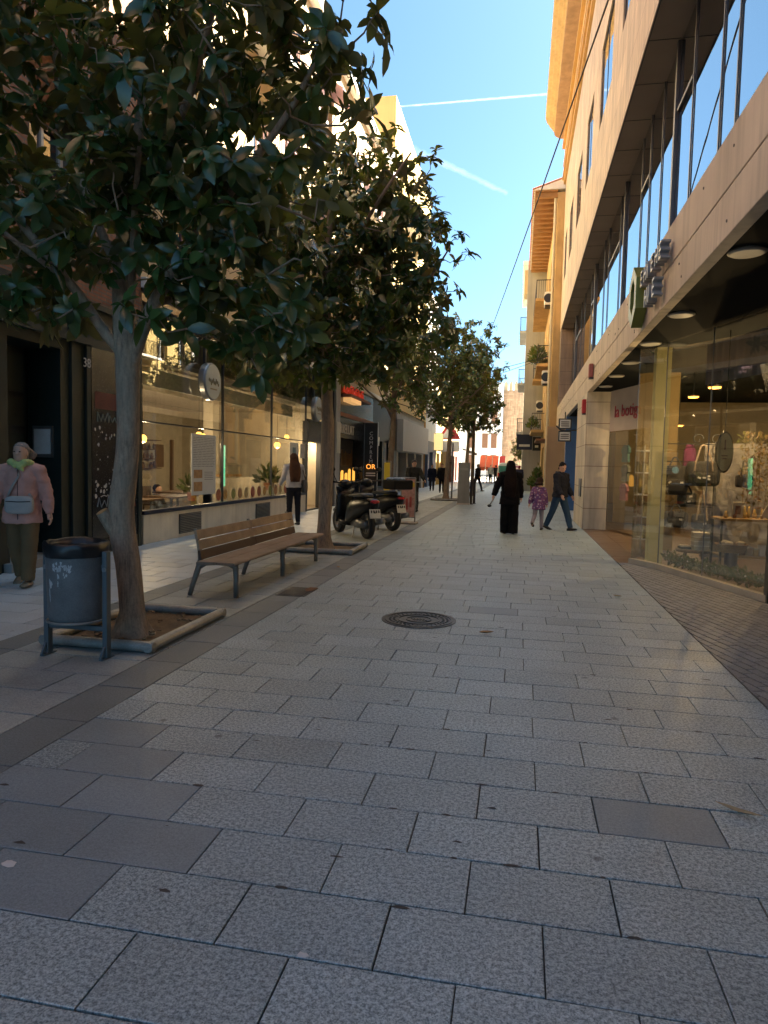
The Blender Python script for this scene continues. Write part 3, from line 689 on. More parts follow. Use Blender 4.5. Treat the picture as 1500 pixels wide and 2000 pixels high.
# black panel covered with torn stickers and scribbles
pn = MB(); pn.box(XL+.003, XL+.03, 9.92, 11.24, .25, 3.3); P_ = pn.build('sticker_panel', M_marbleblk, A, label='black panel covered with torn stickers and scribbled tags')
b = MB(); rs = random.Random(5)
for i in range(75):
    y = rs.uniform(10.0, 11.15); z = rs.choice((rs.uniform(.9, 1.2), rs.uniform(1.35, 2.1), rs.uniform(1.35, 2.0))); s1 = rs.choice((.012, .02, .03, .045)); n = rs.randint(5, 7)
    vs = [(XL+.0325 + i*.00002, y + s1*rs.uniform(.5, 1)*cos(6.28*k/n), z + s1*rs.uniform(.6, 1.2)*sin(6.28*k/n)) for k in range(n)]
    b.add(vs, [tuple(range(n))])
b.build('stickers', mat('torn_paper', (.42,.42,.42), .8, var=.4, vs=20), P_)
def scribble(seed, y0, z0, w_, h_, n, parent, m, r=.009):
    q = random.Random(seed); b = MB(); pts = []
    for i in range(n):
        pts.append((XL+.036, y0 + w_*(i+q.uniform(-.5,.5))/n, z0 + h_*(i % 2)*q.uniform(.5, 1) + q.uniform(0, .3)*h_*.3))
    b.tube(pts, r, 5, flat=.4); b.build('scribbled_tag', m, parent)
M_chalk = mat('faded_spray_paint', (.34,.33,.31), .8); M_chalk2 = mat('yellowed_spray_paint', (.34,.31,.22), .8); M_red = mat('red_spray', (.30,.035,.03), .7)
scribble(2, 10.03, 2.14, .78, .16, 14, P_, M_chalk2, .013); scribble(3, 10.85, 2.0, .35, .2, 6, P_, M_chalk, .012)
scribble(7, 10.05, .76, .5, .2, 8, P_, M_chalk, .011); scribble(8, 10.15, .93, .3, .04, 5, P_, M_chalk, .009); scribble(9, 10.95, .7, .25, .4, 5, P_, M_red, .01)
b = MB(); b.box(XL+.0305, XL+.034, 10.0, 10.6, 2.35, 2.62); b.build('faded_red_poster', mat('faded_red', (.10,.022,.018), .6, var=.5, vs=6), P_)

B = thing('cream_apartment_house', 'cream rendered apartment house above the glazed cafe with mauve railings', 'building', (XL, 22, 0))
ops = []
for z in (5.6, 8.7, 11.8):
    for y in (12.6, 16.6, 18.9, 22.4, 25.4, 28.4, 31.4): ops.append((y, y+1.25, z, z+2.1))
b = MB(); wall(b, XL, 1, 11.42, 34.7, 4.75, 15.8, ops, .25); b.build('wall', M_cream, B)
b = MB(); shell(b, XL-9, XL, 11.42, 34.7, 15.8, 'x1'); b.build('side_walls', M_white, B)
for i, o in enumerate(ops): window(B, XL, 1, o, M_frame_w if i % 3 else M_mauve, M_pglass, .2)
for z in (5.5, 8.6, 11.7): 
    balcony(B, XL, 1, 16.2, 20.6, z, .75, M_white, M_mauve); balcony(B, XL, 1, 25.0, 30.2, z, .75, M_white, M_mauve)
b = MB(); b.box(XL+.003, XL+.28, 11.42, 34.7, 15.45, 15.8); b.box(XL+.003, XL+.10, 11.42, 34.7, 4.6, 4.78); b.build('cornice', M_white, B)
for z in (5.6, 8.7, 11.8):
    for y in (22.2, 31.2):
        b = MB(); b.prism([(XL+.004, z+2.25), (XL+.75, z+1.75), (XL+.75, z+1.6), (XL+.73, z+1.6), (XL+.73, z+1.72), (XL+.004, z+2.2)], 1, y, y+1.7); 
        b.build('awning', mat('mauve_awning', (.32,.20,.24), .85, var=.15), B)
# --- cafe front (part of the cream house)
b = MB(); b.box(XL-.35, XL, 11.50, 21.3, 0, .54); b.build('plinth', M_plinth, B, bevel=.008)
for y0, y1 in ((12.83, 13.81), (16.96, 18.0)):
    b = MB(); b.box(XL+.002, XL+.012, y0, y1, .07, .47); v_ = b.build('vent_grille', M_frame_d, B)
    b = MB()
    for i in range(11): b.obox((XL+.02, (y0+y1)/2, .095 + i*.035), (.03, y1-y0-.03, .008), Matrix.Rotation(-.6, 3, 'Y'))
    b.build('louvres', mat('grille_metal', (.22,.21,.18), .5, .5), v_)
b = MB(); b.box(XL-.12, XL+.02, 11.50, 21.3, .543, .615); b.build('sill', M_navy, B)
b = MB()
for y in (11.48, 15.0, 18.2, 21.3): b.box(XL-.08, XL-.02, y-.012, y+.012, .615, 4.6)
b.box(XL-.08, XL-.02, 11.5, 24.5, 2.235, 2.262); b.box(XL-.14, XL+.03, 24.42, 24.62, 0, 4.6); b.box(XL-.14, XL+.02, 21.26, 21.36, 0, 2.9); b.box(XL-.14, XL+.02, 22.8, 22.86, 0, 2.235); b.box(XL-.12, XL-.03, 21.36, 24.42, .0, .05)
b.build('window_frames', M_frame_d, B)
for y0, y1 in ((11.5, 14.99), (15.01, 18.19), (18.21, 21.29)):
    b = MB(); b.box(XL-.056, XL-.044, y0, y1, .615, 2.235); b.box(XL-.056, XL-.044, y0, y1, 2.262, 4.6); b.build('shop_window', M_sglass, B)
b = MB(); b.box(XL-.056, XL-.044, 22.86, 24.42, .05, 2.235); gd_ = b.build('glass_door', M_sglass, B)
b = MB(); b.tube([(XL+.0, 22.98, .9), (XL+.0, 22.98, 1.35)], .014, 8); b.build('handle', M_steel, gd_)
b = MB(); b.box(XL-.056, XL-.044, 21.36, 24.42, 3.0, 4.6); b.build('shop_window', M_sglass, B)
b = MB(); b.box(XL-.09, XL-.02, 21.36, 24.42, 2.265, 2.98); b.build('door_fascia', M_marbleblk, B)
b = MB(); b.box(XL-.03, XL+.05, 24.62, 25.25, 0, 4.6); b.build('end_pilaster', M_greyr, B)
b = MB(); b.box(XL+.053, XL+.08, 24.68, 25.2, 1.95, 3.1); b.build('menu_board', mat('board_white', (.5,.5,.44), .6, var=.12, vs=8), B)
# room behind the glass
M_inwall = mat('cafe_wall', (.52, .46, .35), .8, var=.12); M_infloor = mat('cafe_floor', (.20,.15,.10), .5)
b = MB()
b.quad((XL-.15,11.46,.02), (XL-6,11.46,.02), (XL-6,24.6,.02), (XL-.15,24.6,.02)); b.build('cafe_floor', M_infloor, B)
b = MB(); b.quad((XL-6,11.47,.02), (XL-6,24.58,.02), (XL-6,24.58,3.4), (XL-6,11.47,3.4)); b.quad((XL-6,11.47,.02), (XL-6,11.47,3.4), (XL-.1,11.47,3.4), (XL-.1,11.47,.02)); b.quad((XL-6,24.58,.02), (XL-.15,24.58,.02), (XL-.15,24.58,3.4), (XL-6,24.58,3.4))
b.box(XL-3.1, XL-2.8, 15.2, 15.9, .02, 3.4); b.box(XL-2.4, XL-2.1, 18.9, 19.3, .02, 3.4); b.build('cafe_walls', M_inwall, B)
b = MB(); b.box(XL-6, XL-.1, 11.47, 24.58, 3.4, 3.5); b.build('cafe_ceiling', mat('cafe_ceiling', (.28,.24,.17), .9), B)
b = MB(); b.quad((XL-.9,11.47,3.5), (XL-.9,24.58,3.5), (XL-.9,24.58,4.7), (XL-.9,11.47,4.7)); b.build('upper_backing', mat('dim_panel', (.10,.09,.065), .8), B)
b = MB(); b.box(XL-2.6, XL-2.58, 12.2, 12.55, .9, 1.9); b.box(XL-2.58, XL-2.56, 13.2, 14.2, .1, .9); b.box(XL-4.5, XL-4.4, 16.2, 18.4, .02, 2.2); b.build('cafe_panels', M_navy, B)

M_dimw = mat('dim_wood_panel', (.16,.09,.045), .6, var=.3, vs=3); M_pale = mat('pale_panel', (.50,.50,.45), .7, var=.08)
b = MB()
for i, (y, z0, z1, w_) in enumerate(((12.2,.1,1.1,.9), (13.9,.1,2.3,.12), (16.4,1.3,2.2,.8), (17.6,.1,1.0,1.0), (19.6,1.4,2.5,.9), (21.4,.1,2.3,.14), (22.4,1.3,2.1,.6), (23.6,.1,2.3,.12))): b.box(XL-5.99, XL-5.9, y, y+w_, z0, z1)
b.build('wall_panels', M_dimw, B)
b = MB()
for (y, z, w_) in ((12.4,1.4,.7), (14.6,1.5,.6), (15.4,1.3,.4), (18.9,1.6,.5), (21.9,1.5,.4)): b.box(XL-5.88, XL-5.86, y, y+w_, z, z+.55)
b.build('wall_boards', M_pale, B)
b = MB()
for i in range(4): b.box(XL-5.9, XL-5.6, 19.2, 22.3, 1.25+.32*i, 1.275+.32*i)
b.build('wall_shelves', M_dimw, B)
b = MB(); q = random.Random(9)
for i in range(60): y = 19.3+q.random()*2.9; z = 1.276 + .32*q.randint(0, 2); b.lathe([(.04, z), (.045, z+.1), (.02, z+.16), (.02, z+.2)], (XL-5.75, y, 0), 7)
b.build('bottles', mat('bottle_mix', (.20,.12,.06), .3, var=.8, vs=9), B)
b = MB(); b.box(XL-.5, XL-.46, 11.5, 21.2, 3.0, 3.34); b.build('beam', M_pale, B)
# lamps, neon, counter and goods of the cafe: things of their own
M_lamp = emit('warm_globe', (1, .42, .07), .8); M_bulb = emit('warm_bulb', (1, .5, .14), 2.)
def lamp(y, x, z, r, lab, power, m=None, cord=True):
    t = thing('globe_lamp', lab, 'lamp', (x, y, z), 'warm globe lamps in the cafe')
    b = MB(); b.ball((x, y, z), r, 14, 8); b.build('globe', m or M_lamp, t, smooth=True)
    b = MB(); b.tube([(x, y, z+r*.95), (x, y, 3.4)], .008, 6); b.lathe([(.03, z+r*.9), (.03, z+r*1.25)], (x, y, 0), 10); b.build('cord', M_frame_d, t)
    if power:
        l = bpy.data.lights.new('lamp_light', 'POINT'); l.energy = power * .30; l.color = (1, .75, .45); l.shadow_soft_size = .012
        lo = bpy.data.objects.new('lamp_light', l); COL.objects.link(lo); lo.parent = t; lo.location = (0, 0, -r*1.7)
lamp(12.75, -7.45, 1.97, .085, 'globe lamp nearest the sticker panel, glowing orange in the cafe', 30)
lamp(15.75, -7.6, 2.12, .10, 'globe lamp above the tall menu poster', 30, None)
lamp(17.6, -8.6, 2.25, .09, 'globe lamp hanging deep in the cafe past the poster', 32)
lamp(20.9, -7.55, 2.1, .10, 'globe lamp beside the white notice on the cafe glass', 34)
lamp(23.1, -8.0, 2.45, .08, 'globe lamp just inside the cafe door', 30)
lamp(24.1, -7.4, 2.3, .07, 'small globe lamp at the far jamb of the cafe door', 18)
nl_ = thing('neon_tube', 'upright green neon tube glowing inside the cafe', 'neon light', (-8.2, 18.3, 1.4))
b = MB(); b.box(-8.23, -8.17, 18.24, 18.36, .85, 2.0); b.build('tube', emit('green_neon', (.15, .8, .45), .12), nl_); b = MB(); b.box(-8.27, -8.235, 18.22, 18.38, .8, 2.05); b.build('housing', M_frame_d, nl_)
wl = thing('string_lights', 'white string lights on the dark blue cafe display', 'lights', (-8.6, 13.6, 1.6))
b = MB()
for i in range(9): b.ball((-8.6, 13.95 + .02*sin(i*2), 1.0 + i*.13), .018, 8, 5)
b.tube([(-8.6, 13.4, 1.55), (-8.6, 14.0, 1.57)], .012, 6); b.build('bulbs', emit('cool_bulbs', (1, .95, .8), 1.2), wl); b = MB(); b.box(-8.72, -8.63, 13.2, 14.5, .3, 2.05); b.build('backboard', M_navy, wl)
for i, (x, y, lab) in enumerate(((-7.6, 12.6, 'cafe table nearest the sticker panel'), (-7.7, 14.4, 'cafe table behind the menu poster'), (-8.6, 16.4, 'cafe table in the middle of the room'), (-8.4, 22.9, 'dark high table inside the cafe door'))):
    t = thing('cafe_table', 'dark wooden ' + lab, 'table', (x, y, .02), 'cafe tables behind the glass')
    h = .76 if i < 3 else 1.05
    b = MB(); b.box(x-.4, x+.4, y-.55, y+.55, h-.04, h); b.build('table_top', mat('dark_wood', (.10,.055,.03), .5), t, bevel=.006)
    b = MB(); b.lathe([(.22, .02), (.22, .04), (.03, .06), (.03, h-.04)], (x, y, 0), 12); b.build('pedestal', M_frame_d, t)
ct = thing('cafe_counter', 'pale cafe counter with a glass pastry case near the door', 'counter', (-8.9, 20.3, .02))
b = MB(); b.box(-9.3, -8.5, 18.9, 22.2, .02, 1.05); b.build('base', M_inwall, ct)
b = MB(); b.box(-9.25, -8.55, 19.0, 21.0, 1.06, 1.45); b.build('pastry_case', M_sglass, ct)
b = MB()
for i in range(16): b.ball((-8.9 + .18*(-1)**i, 19.1 + i*.115, 1.12), (.07, .05, .045), 8, 5)
b.build('pastries', mat('pastry', (.45,.25,.08), .7, var=.3), ct)
def bush(name, label, cat, c, n, size, ls, seed, pot=None, m=None):
    t = thing(name, label, cat, (c[0], c[1], c[2])); rg = np.random.default_rng(seed)
    d = rg.normal(size=(n, 3)); d /= np.linalg.norm(d, axis=1, keepdims=True); d[:, 2] = np.abs(d[:, 2])
    P = d * rg.random((n, 1))**.5 * np.array(size); me = leaf_mesh('foliage', P, d + np.array([0, 0, .3]), rg.normal(size=(n, 3)), np.full(n, ls), rg.random(n)*.8, False)
    link('foliage', me, m or M_leaf2, t)
    if pot: b = MB(); b.lathe([(pot*.7, c[2]-pot*1.6), (pot, c[2]), (pot*.9, c[2])], (c[0], c[1], 0), 14); b.build('pot', M_tile, t)
    return t
bush('potted_plant', 'potted palm behind the cafe glass above the round stickers', 'plant', (-7.25, 19.3, .95), 60, (.25,.3,.4), .3, 3, .13)
bush('potted_plant', 'green plant low behind the cafe glass by the menu poster', 'plant', (-7.15, 14.3, .85), 60, (.2,.3,.3), .2, 4, .12)
M_poster = mat('poster_white', (.56,.57,.55), .6, var=.05)
po = thing('menu_poster', 'tall white menu poster with rows of small print on the cafe glass', 'poster', (XL-.038, 14.05, .8))
b = MB(); b.box(XL-.042, XL-.036, 13.45, 14.62, .82, 2.12); b.build('sheet', M_poster, po)
b = MB(); q = random.Random(3)
for i in range(24):
    z = 2.05 - i*.036
    if z < 1.42: break
    y = 13.52
    while y < 14.5:
        l = q.uniform(.06, .22); b.box(XL-.0358, XL-.035, y, min(y+l, 14.55), z-.011, z); y += l + .035
for i in range(5): b.box(XL-.0358, XL-.035, 14.05, 14.5-.05*q.random(), 1.3 - i*.04, 1.31 - i*.04)
b.build('print', mat('grey_print', (.18,.19,.2), .7), po)
b = MB(); b.box(XL-.0358, XL-.035, 13.55, 13.95, 1.18, 1.36); b.box(XL-.0358, XL-.035, 13.55, 13.95, .9, 1.1); b.build('food_pictures', mat('food_picture', (.34,.20,.09), .6, var=.5, vs=9), po)
for (y0, y1, z0, z1, lab) in ((19.75, 20.55, 1.45, 2.16, 'white notice on the cafe glass in front of the long haired woman'), (20.75, 21.2, 1.7, 2.15, 'small white sheet with two dark marks by the cafe door')):
    t = thing('window_notice', lab, 'poster', (XL-.038, (y0+y1)/2, z0), 'notices on the cafe glass')
    b = MB(); b.box(XL-.042, XL-.036, y0, y1, z0, z1); b.build('sheet', M_poster, t)
    b = MB()
    if y1 - y0 > .5: b.box(XL-.0358, XL-.035, y0+.25, y1-.25, z1-.32, z1-.14); [b.box(XL-.0358, XL-.035, y0+.12, y1-.12, z0+.12+.06*k, z0+.135+.06*k) for k in range(4)]
    else: [b.box(XL-.0358, XL-.035, y0+.1+.15*k, y0+.15+.15*k, z0+.15, z1-.12) for k in range(2)]
    b.build('print', mat('teal_print', (.16,.24,.26), .7), t)
cols = [(.36,.12,.05), (.40,.24,.07), (.22,.24,.07), (.35,.18,.08), (.42,.31,.14), (.30,.08,.05)]
for i in range(15):
    y = 14.75 + i*.42 + random.uniform(-.03, .03); r = random.uniform(.13, .16)
    t = thing('food_sticker', 'round food picture stickers in a row along the foot of the cafe window', 'sticker', (XL-.035, y, .76), 'round food stickers on the cafe window')
    b = MB(); b.lathe([(r, -.002), (r, .002)], (XL-.038, y, .78), 20, 'x'); b.build('rim', mat('sticker_rim', (.45,.40,.28), .6), t)
    b = MB(); b.lathe([(r*.86, -.001), (r*.86, .0015)], (XL-.0355, y, .78), 18, 'x'); b.build('picture', mat('sticker_food', cols[i % 6], .6, var=.6, vs=14, fine=45), t)
M_acryl = mat('pale_lightbox', (.50,.55,.53), .35, var=.06); M_script = mat('faded_gold_script', (.30,.27,.17), .6)
for y, z, lab in ((13.95, 3.24, 'round pale lightbox sign on the cafe glass nearest the camera'), (21.9, 3.32, 'round pale lightbox sign above the cafe door')):
    t = thing('round_sign', lab, 'sign', (XL+.08, y, z), 'round cafe signs')
    b = MB(); b.lathe([(.385, -.08), (.40, -.05), (.40, .05), (.385, .08)], (XL+.12, y, z), 40, 'x'); b.build('rim', M_steel, t, smooth=False)
    b = MB(); b.lathe([(.365, .0), (.365, .015)], (XL+.2, y, z), 40, 'x'); b.build('face', M_acryl, t)
    b = MB(); pts = [(XL+.22, y - .24 + .48*k/40, z + .05*sin(k*1.1) + .03*sin(k*.45)) for k in range(41)]; b.tube(pts, .012, 5, flat=.5); b.box(XL+.2155, XL+.219, y-.16, y+.16, z-.17, z-.14); b.build('lettering', M_script, t)
    b = MB(); b.box(XL-.02, XL+.04, y-.03, y+.03, z+.38, 4.6); b.build('hanger', M_frame_d, t)
# ------------------------------------------------------------------ further shops of the left row
J = thing('jewellery_shopfront', 'black jewellery shopfront with RRELLAT lettering and glowing yellow displays', 'shopfront', (XL, 28, 0))
b = MB(); wall(b, XL+.02, 1, 25.26, 31.2, 0, 4.6, [(25.5, 29.3, .85, 2.55), (29.9, 31.0, 0, 2.55)], .45); b.quad((XL+.02,25.26,0), (XL+.02,25.26,4.6), (XL-.5,25.26,4.6), (XL-.5,25.26,0)); b.build('front', M_marbleblk, J)
b = MB(); b.quad((XL-.43,25.4,0), (XL-.43,31.2,0), (XL-.43,31.2,2.6), (XL-.43,25.4,2.6)); b.build('window_back', M_indark, J)
text('lettering', 'RRELLAT', .52, .015, mat('pale_gold_letters', (.62,.57,.46), .5, .0), J, (XL+.04, 25.25, 2.72), (0,1,0), UP, spacing=1.12)
b = MB(); b.box(XL-.02, XL+.36, 25.6, 29.2, 4.1, 4.2); b.box(XL+.026, XL+.06, 25.26, 31.2, 3.35, 3.5); b.build('lintel_trim', mat('rust_trim', (.22,.09,.04), .6), J)
b = MB(); b.box(XL+.03, XL+.34, 25.7, 27.4, 3.92, 4.08); b.build('strip_light', emit('warm_strip', (1, .55, .2), .06), J)
q = random.Random(4); rdm = emit('red_glow', (1, .07, .02), .015)
b = MB()
for i in range(7): 
    y = 25.5 + i*.5; b.box(XL+.06, XL+.11, y, y+.07, 4.25, 4.62); b.box(XL+.06, XL+.11, y+.07, y+.34, 4.55-.2*(i%2), 4.62-.2*(i%2)); b.box(XL+.06, XL+.11, y+.27, y+.34, 4.25, 4.5)
b.build('red_sign_strokes', rdm, J)
b = MB()
for i in range(16): b.box(XL-.42, XL-.40, 25.7+i*.22, 25.73+i*.22, 1.5, 1.95 + .25*q.random())
b.build('gold_bars', mat('dull_gold', (.30,.17,.05), .35, .6), J)
for i, (y, h_) in enumerate(((25.75,.46), (26.55,.4), (27.2,.3), (27.75,.45), (28.5,.5), (30.2,.6), (30.6,.35))):
    t = thing('lit_display', ('glowing yellow jewellery display block on the black window ledge' if i < 5 else 'yellow jewellery display in the doorway behind the gold buying banner'), 'display', (XL-.2, y, .86), 'lit jewellery displays')
    b = MB(); b.prism([(y-.12, .87), (y+.12, .87), (y+.11, .87+h_), (y+.02, .87+h_*1.08), (y-.10, .87+h_*.9)], 0, XL-.22, XL-.16); b.build('bust', emit('lit_amber', (1, .46, .07), .13), t)
    b = MB(); b.box(XL-.34, XL-.06, y-.2, y+.2, .852, .868); b.build('base', M_frame_d, t)
bn = thing('gold_buying_banner', 'black upright banner reading COMPREM OR beside the jewellery shop', 'sign', (-6.35, 29.6, 0))
b = MB(); b.box(-6.66, -6.10, 29.5, 29.62, .05, 3.35); b.build('board', M_black, bn)
b = MB(); b.box(-6.68, -6.663, 29.49, 29.63, .05, 3.4); b.box(-6.097, -6.08, 29.49, 29.63, .05, 3.4); b.build('edge_trim', M_steel, bn)
M_wl = mat('white_letters', (.7,.7,.68), .6)
for i, ch in enumerate('COMPREM'): text('letter', ch, .22, .004, M_wl, bn, (-6.37, 29.494, 2.82-i*.2), (1,0,0), UP, 'CENTER')
text('orange_letters', 'OR', .30, .004, emit('orange_letters', (.95,.33,.05), .2), bn, (-6.37, 29.494, 1.36), (1,0,0), UP, 'CENTER')
b = MB(); b.box(-6.58, -6.16, 29.494, 29.499, 1.15, 1.20); b.box(-6.58, -6.16, 29.494, 29.499, 1.05, 1.10); b.build('small_print', M_wl, bn)

S1 = thing('dark_shopfront', 'dark teal shopfront with small white square signs after the gold buying banner', 'shopfront', (XL, 33, 0))
b = MB(); wall(b, XL+.01, 1, 31.2, 37.6, 0, 4.6, [(31.9, 33.6, .5, 2.7), (34.2, 36.2, 0, 2.7)], .3); b.build('front', M_dgreen, S1)
b = MB(); b.quad((XL-.28,31.2,0), (XL-.28,37.6,0), (XL-.28,37.6,2.8), (XL-.28,31.2,2.8)); b.build('back_panel', M_indark, S1)
for y in (31.6, 35.0):
    b = MB(); b.box(XL+.05, XL+.16, y, y+.55, 2.45, 2.85); b.build('square_sign', mat('sign_white', (.6,.58,.5), .6, var=.3, vs=9), S1)

C_ = thing('orange_apartment_house', 'tall orange and yellow house rising above the cream one, with a pale shop fascia', 'building', (XL, 41, 0))
ops = [(y, y+1.1, z, z+2) for z in (5.2, 8.4, 11.6, 14.8) for y in (36.0, 38.6, 41.2, 43.8, 46.4)]
b = MB(); wall(b, XL+.12, 1, 34.7, 48.5, 4.6, 19.7, ops, .25); b.build('wall', M_yellowr, C_)
b = MB(); b.quad((XL-7,34.7,17), (XL+.12,34.7,17), (XL+.12,34.7,19.7), (XL-7,34.7,19.7)); b.quad((XL-7,48.5,0), (XL-7,48.5,19.7), (XL+.12,48.5,19.7), (XL+.12,48.5,0)); b.quad((XL-7,34.7,19.7), (XL+.12,34.7,19.7), (XL+.12,48.5,19.7), (XL-7,48.5,19.7)); b.build('end_wall', M_orange, C_)
b = MB(); b.quad((XL-7,34.7,4.6), (XL+.12,34.7,4.6), (XL+.12,34.7,17), (XL-7,34.7,17)); b.build('lower_end_wall', M_white, C_)
for i, o in enumerate(ops): window(C_, XL+.12, 1, o, M_frame_w, M_pglass, .2)
for z in (8.3, 11.5, 14.7): balcony(C_, XL+.12, 1, 38.2, 43.0, z, .7, M_white, M_frame_d)
b = MB(); wall(b, XL+.02, 1, 37.6, 48.5, 0, 4.6, [(38.2, 41.0, 0, 2.3), (41.6, 44.2, .3, 2.3), (44.8, 47.6, 0, 2.3)], .5); b.build('ground_floor_front', M_greyr, C_)
b = MB(); b.box(XL+.025, XL+.35, 37.7, 48.3, 2.35, 4.1); b.build('pale_fascia', mat('pale_fascia', (.46,.45,.42), .6, var=.06), C_)
b = MB(); b.quad((XL-.45,37.6,0), (XL-.45,48.5,0), (XL-.45,48.5,2.4), (XL-.45,37.6,2.4)); b.build('back_panel', mat('dim_brown', (.07,.045,.03), .8), C_)
for i, (y, m_) in enumerate(((38.5, M_peach), (39.4, M_white), (42.2, M_white), (43.1, M_shutter))):
    b = MB(); b.box(XL-.4, XL-.3, y, y+.5, .1, 2.0 - .3*(i % 2)); b.build('window_goods', m_, C_)

def plain_house(label, y0, y1, h, m, wins, X=XL, s=1, depth=7, gf=None, zrow=(5., 8.2, 11.4), eave=True, wf=None):
    t = thing('house', label, 'building', (X, (y0+y1)/2, 0)); ops = []
    for z in zrow:
        if z + 2.2 > h: continue
        y = y0 + .7
        while y + 1.1 < y1 - .4: ops.append((y, y+1.05, z, z+1.9)); y += wins
    gops = []
    y = y0 + .5
    while y + 2.2 < y1: gops.append((y, y+2.0, 0, 2.6)); y += 2.9
    b = MB(); wall(b, X, s, y0, y1, 3.4, h, ops, .2); b.build('wall', m, t)
    b = MB(); wall(b, X, s, y0, y1, 0, 3.4, gops, .35); b.build('ground_floor_front', gf or m, t)
    b = MB(); xb = X - s*depth; shell(b, min(X, xb), max(X, xb), y0, y1, h, 'x1' if s > 0 else 'x0'); 
    b.build('side_walls', m, t)
    b = MB(); b.quad((X-s*.33,y0+.02,0), (X-s*.33,y1-.02,0), (X-s*.33,y1-.02,2.7), (X-s*.33,y0+.02,2.7)); b.build('shop_interior', M_indark, t)
    for o in ops: window(t, X, s, o, wf or M_frame_w, M_pglass, .16)
    if eave: b = MB(); b.box(X + s*.004, X + s*.35, y0, y1, h-.25, h-.02); b.build('cornice', M_white, t)
    return t
plain_house('white plastered house past the orange one, brightly sunlit along its top', 48.5, 56, 13.5, M_white, 2.4, gf=mat('blue_shopfront', (.09,.13,.22), .5))
plain_house('low yellow house with a red triangular sign out front', 56, 64, 9.2, M_yellowr, 2.4, gf=M_yellowr)
plain_house('reddish brown terrace house at the end of the left row', 64, 77, 8.2, M_peach, 2.6, gf=mat('reddish_front', (.26,.12,.09), .7))
# sign over the yellow house: red gable shape with a white panel
sg = thing('gable_sign', 'red triangular shop sign with a white panel below it, behind the leaning magnolia', 'sign', (-5.9, 56.5, 2.6))
b = MB(); b.prism([(-6.66, 3.75), (-4.75, 3.75), (-5.7, 5.2)], 1, 56.3, 56.5); b.build('gable', mat('sign_red', (.42,.03,.04), .6), sg)
b = MB(); b.prism([(-6.3, 3.85), (-5.5, 3.85), (-5.7, 4.85)], 1, 56.26, 56.297); b.build('white_panel', M_white, sg)
b = MB(); b.box(-6.6, -4.85, 56.3, 56.5, 2.75, 3.6); b.build('board', M_white, sg)
ys = thing('yellow_lightbox', 'warm yellow lit lightbox sign beside the red triangular sign', 'sign', (-6.4, 54.5, 2.6))
b = MB(); b.box(-6.68, -6.0, 54.4, 54.6, 2.8, 4.1); b.build('face', emit('lit_yellow', (1, .7, .3), .1), ys); b = MB(); b.box(-6.69, -5.98, 54.61, 54.66, 2.75, 4.15); b.build('case', M_frame_d, ys)

# ------------------------------------------------------------------ end of the street: sunlit houses and the crenellated tower
plain_house('bright white house at the end of the street left of the tower', 78, 84, 10, M_white, 2.1, X=-6.9, depth=8, gf=M_white)
H2 = thing('end_house', 'sunlit white house with tall dark windows closing the view beside the tower', 'building', (-7, 112, 0))
b = MB(); b.box(-22, -3.15, 112, 120, 0, 15); b.build('wall', M_white, H2)
for x in (-14.5, -12.2, -9.9, -7.6, -5.6, -4.2):
    for z in (1.2, 4.6, 8.4):
        b = MB(); b.box(x-.45, x+.45, 111.94, 111.997, z, z+2.3); w_ = b.build('window', M_shutter if x > -8 else M_pglass, H2)
        b = MB(); b.box(x-.55, x+.55, 111.9, 111.997, z-.14, z-.003); b.build('sill', M_white, w_)
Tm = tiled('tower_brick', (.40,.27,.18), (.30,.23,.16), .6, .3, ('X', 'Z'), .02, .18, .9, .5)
Tm2 = tiled('tower_brick_sunlit', (.52,.43,.27), (.36,.29,.2), .6, .3, ('Y', 'Z'), .02, .12, .9, .5)  # lighter, yellower copy of the tower brick: sunlight put into the colour
TW = thing('crenellated_tower', 'brown stone tower with pointed merlons closing the end of the street', 'tower', (-1, 122, 0))
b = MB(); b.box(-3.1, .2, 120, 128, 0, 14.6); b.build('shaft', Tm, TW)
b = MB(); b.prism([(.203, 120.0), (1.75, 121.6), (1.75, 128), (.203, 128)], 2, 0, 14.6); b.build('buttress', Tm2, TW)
for i in range(6):
    x = -2.75 + i*.86; b = MB(); y = 120.0 if x < .1 else 121.0
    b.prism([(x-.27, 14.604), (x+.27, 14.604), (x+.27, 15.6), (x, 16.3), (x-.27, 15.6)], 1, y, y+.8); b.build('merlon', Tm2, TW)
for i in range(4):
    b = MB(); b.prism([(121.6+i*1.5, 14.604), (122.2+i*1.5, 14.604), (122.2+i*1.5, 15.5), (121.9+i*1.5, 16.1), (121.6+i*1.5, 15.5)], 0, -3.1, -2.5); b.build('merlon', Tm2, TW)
# terrace awnings
M_orng = mat('orange_canvas', (.62,.13,.05), .8, var=.1); M_redc = mat('red_canvas', (.45,.05,.05), .8, var=.1)
for i in range(4):
    x0 = -4.05 + i*.66; m_ = M_orng if i < 3 else M_redc
    t = thing('terrace_awning', ('orange' if i < 3 else 'red') + ' canvas flap of the cafe terrace below the white end house', 'awning', (x0, 72, 1.4), 'terrace awning flaps')
    b = MB(); b.prism([(71.2, 1.55), (71.24, 1.5), (73, 2.68), (73, 2.75)], 0, x0, x0+.56); b.prism([(71.2, 1.2), (71.24, 1.2), (71.24, 1.53), (71.2, 1.53)], 0, x0, x0+.56); b.build('canvas', m_, t)
    b = MB(); b.tube([(x0+.03, 73.0, 0), (x0+.03, 73.0, 2.7)], .03, 6); b.build('post', M_frame_d, t)
ta = thing('dark_awning', 'long dark awning sloping out of the reddish end house over the terrace', 'awning', (-6, 66, 2.8))
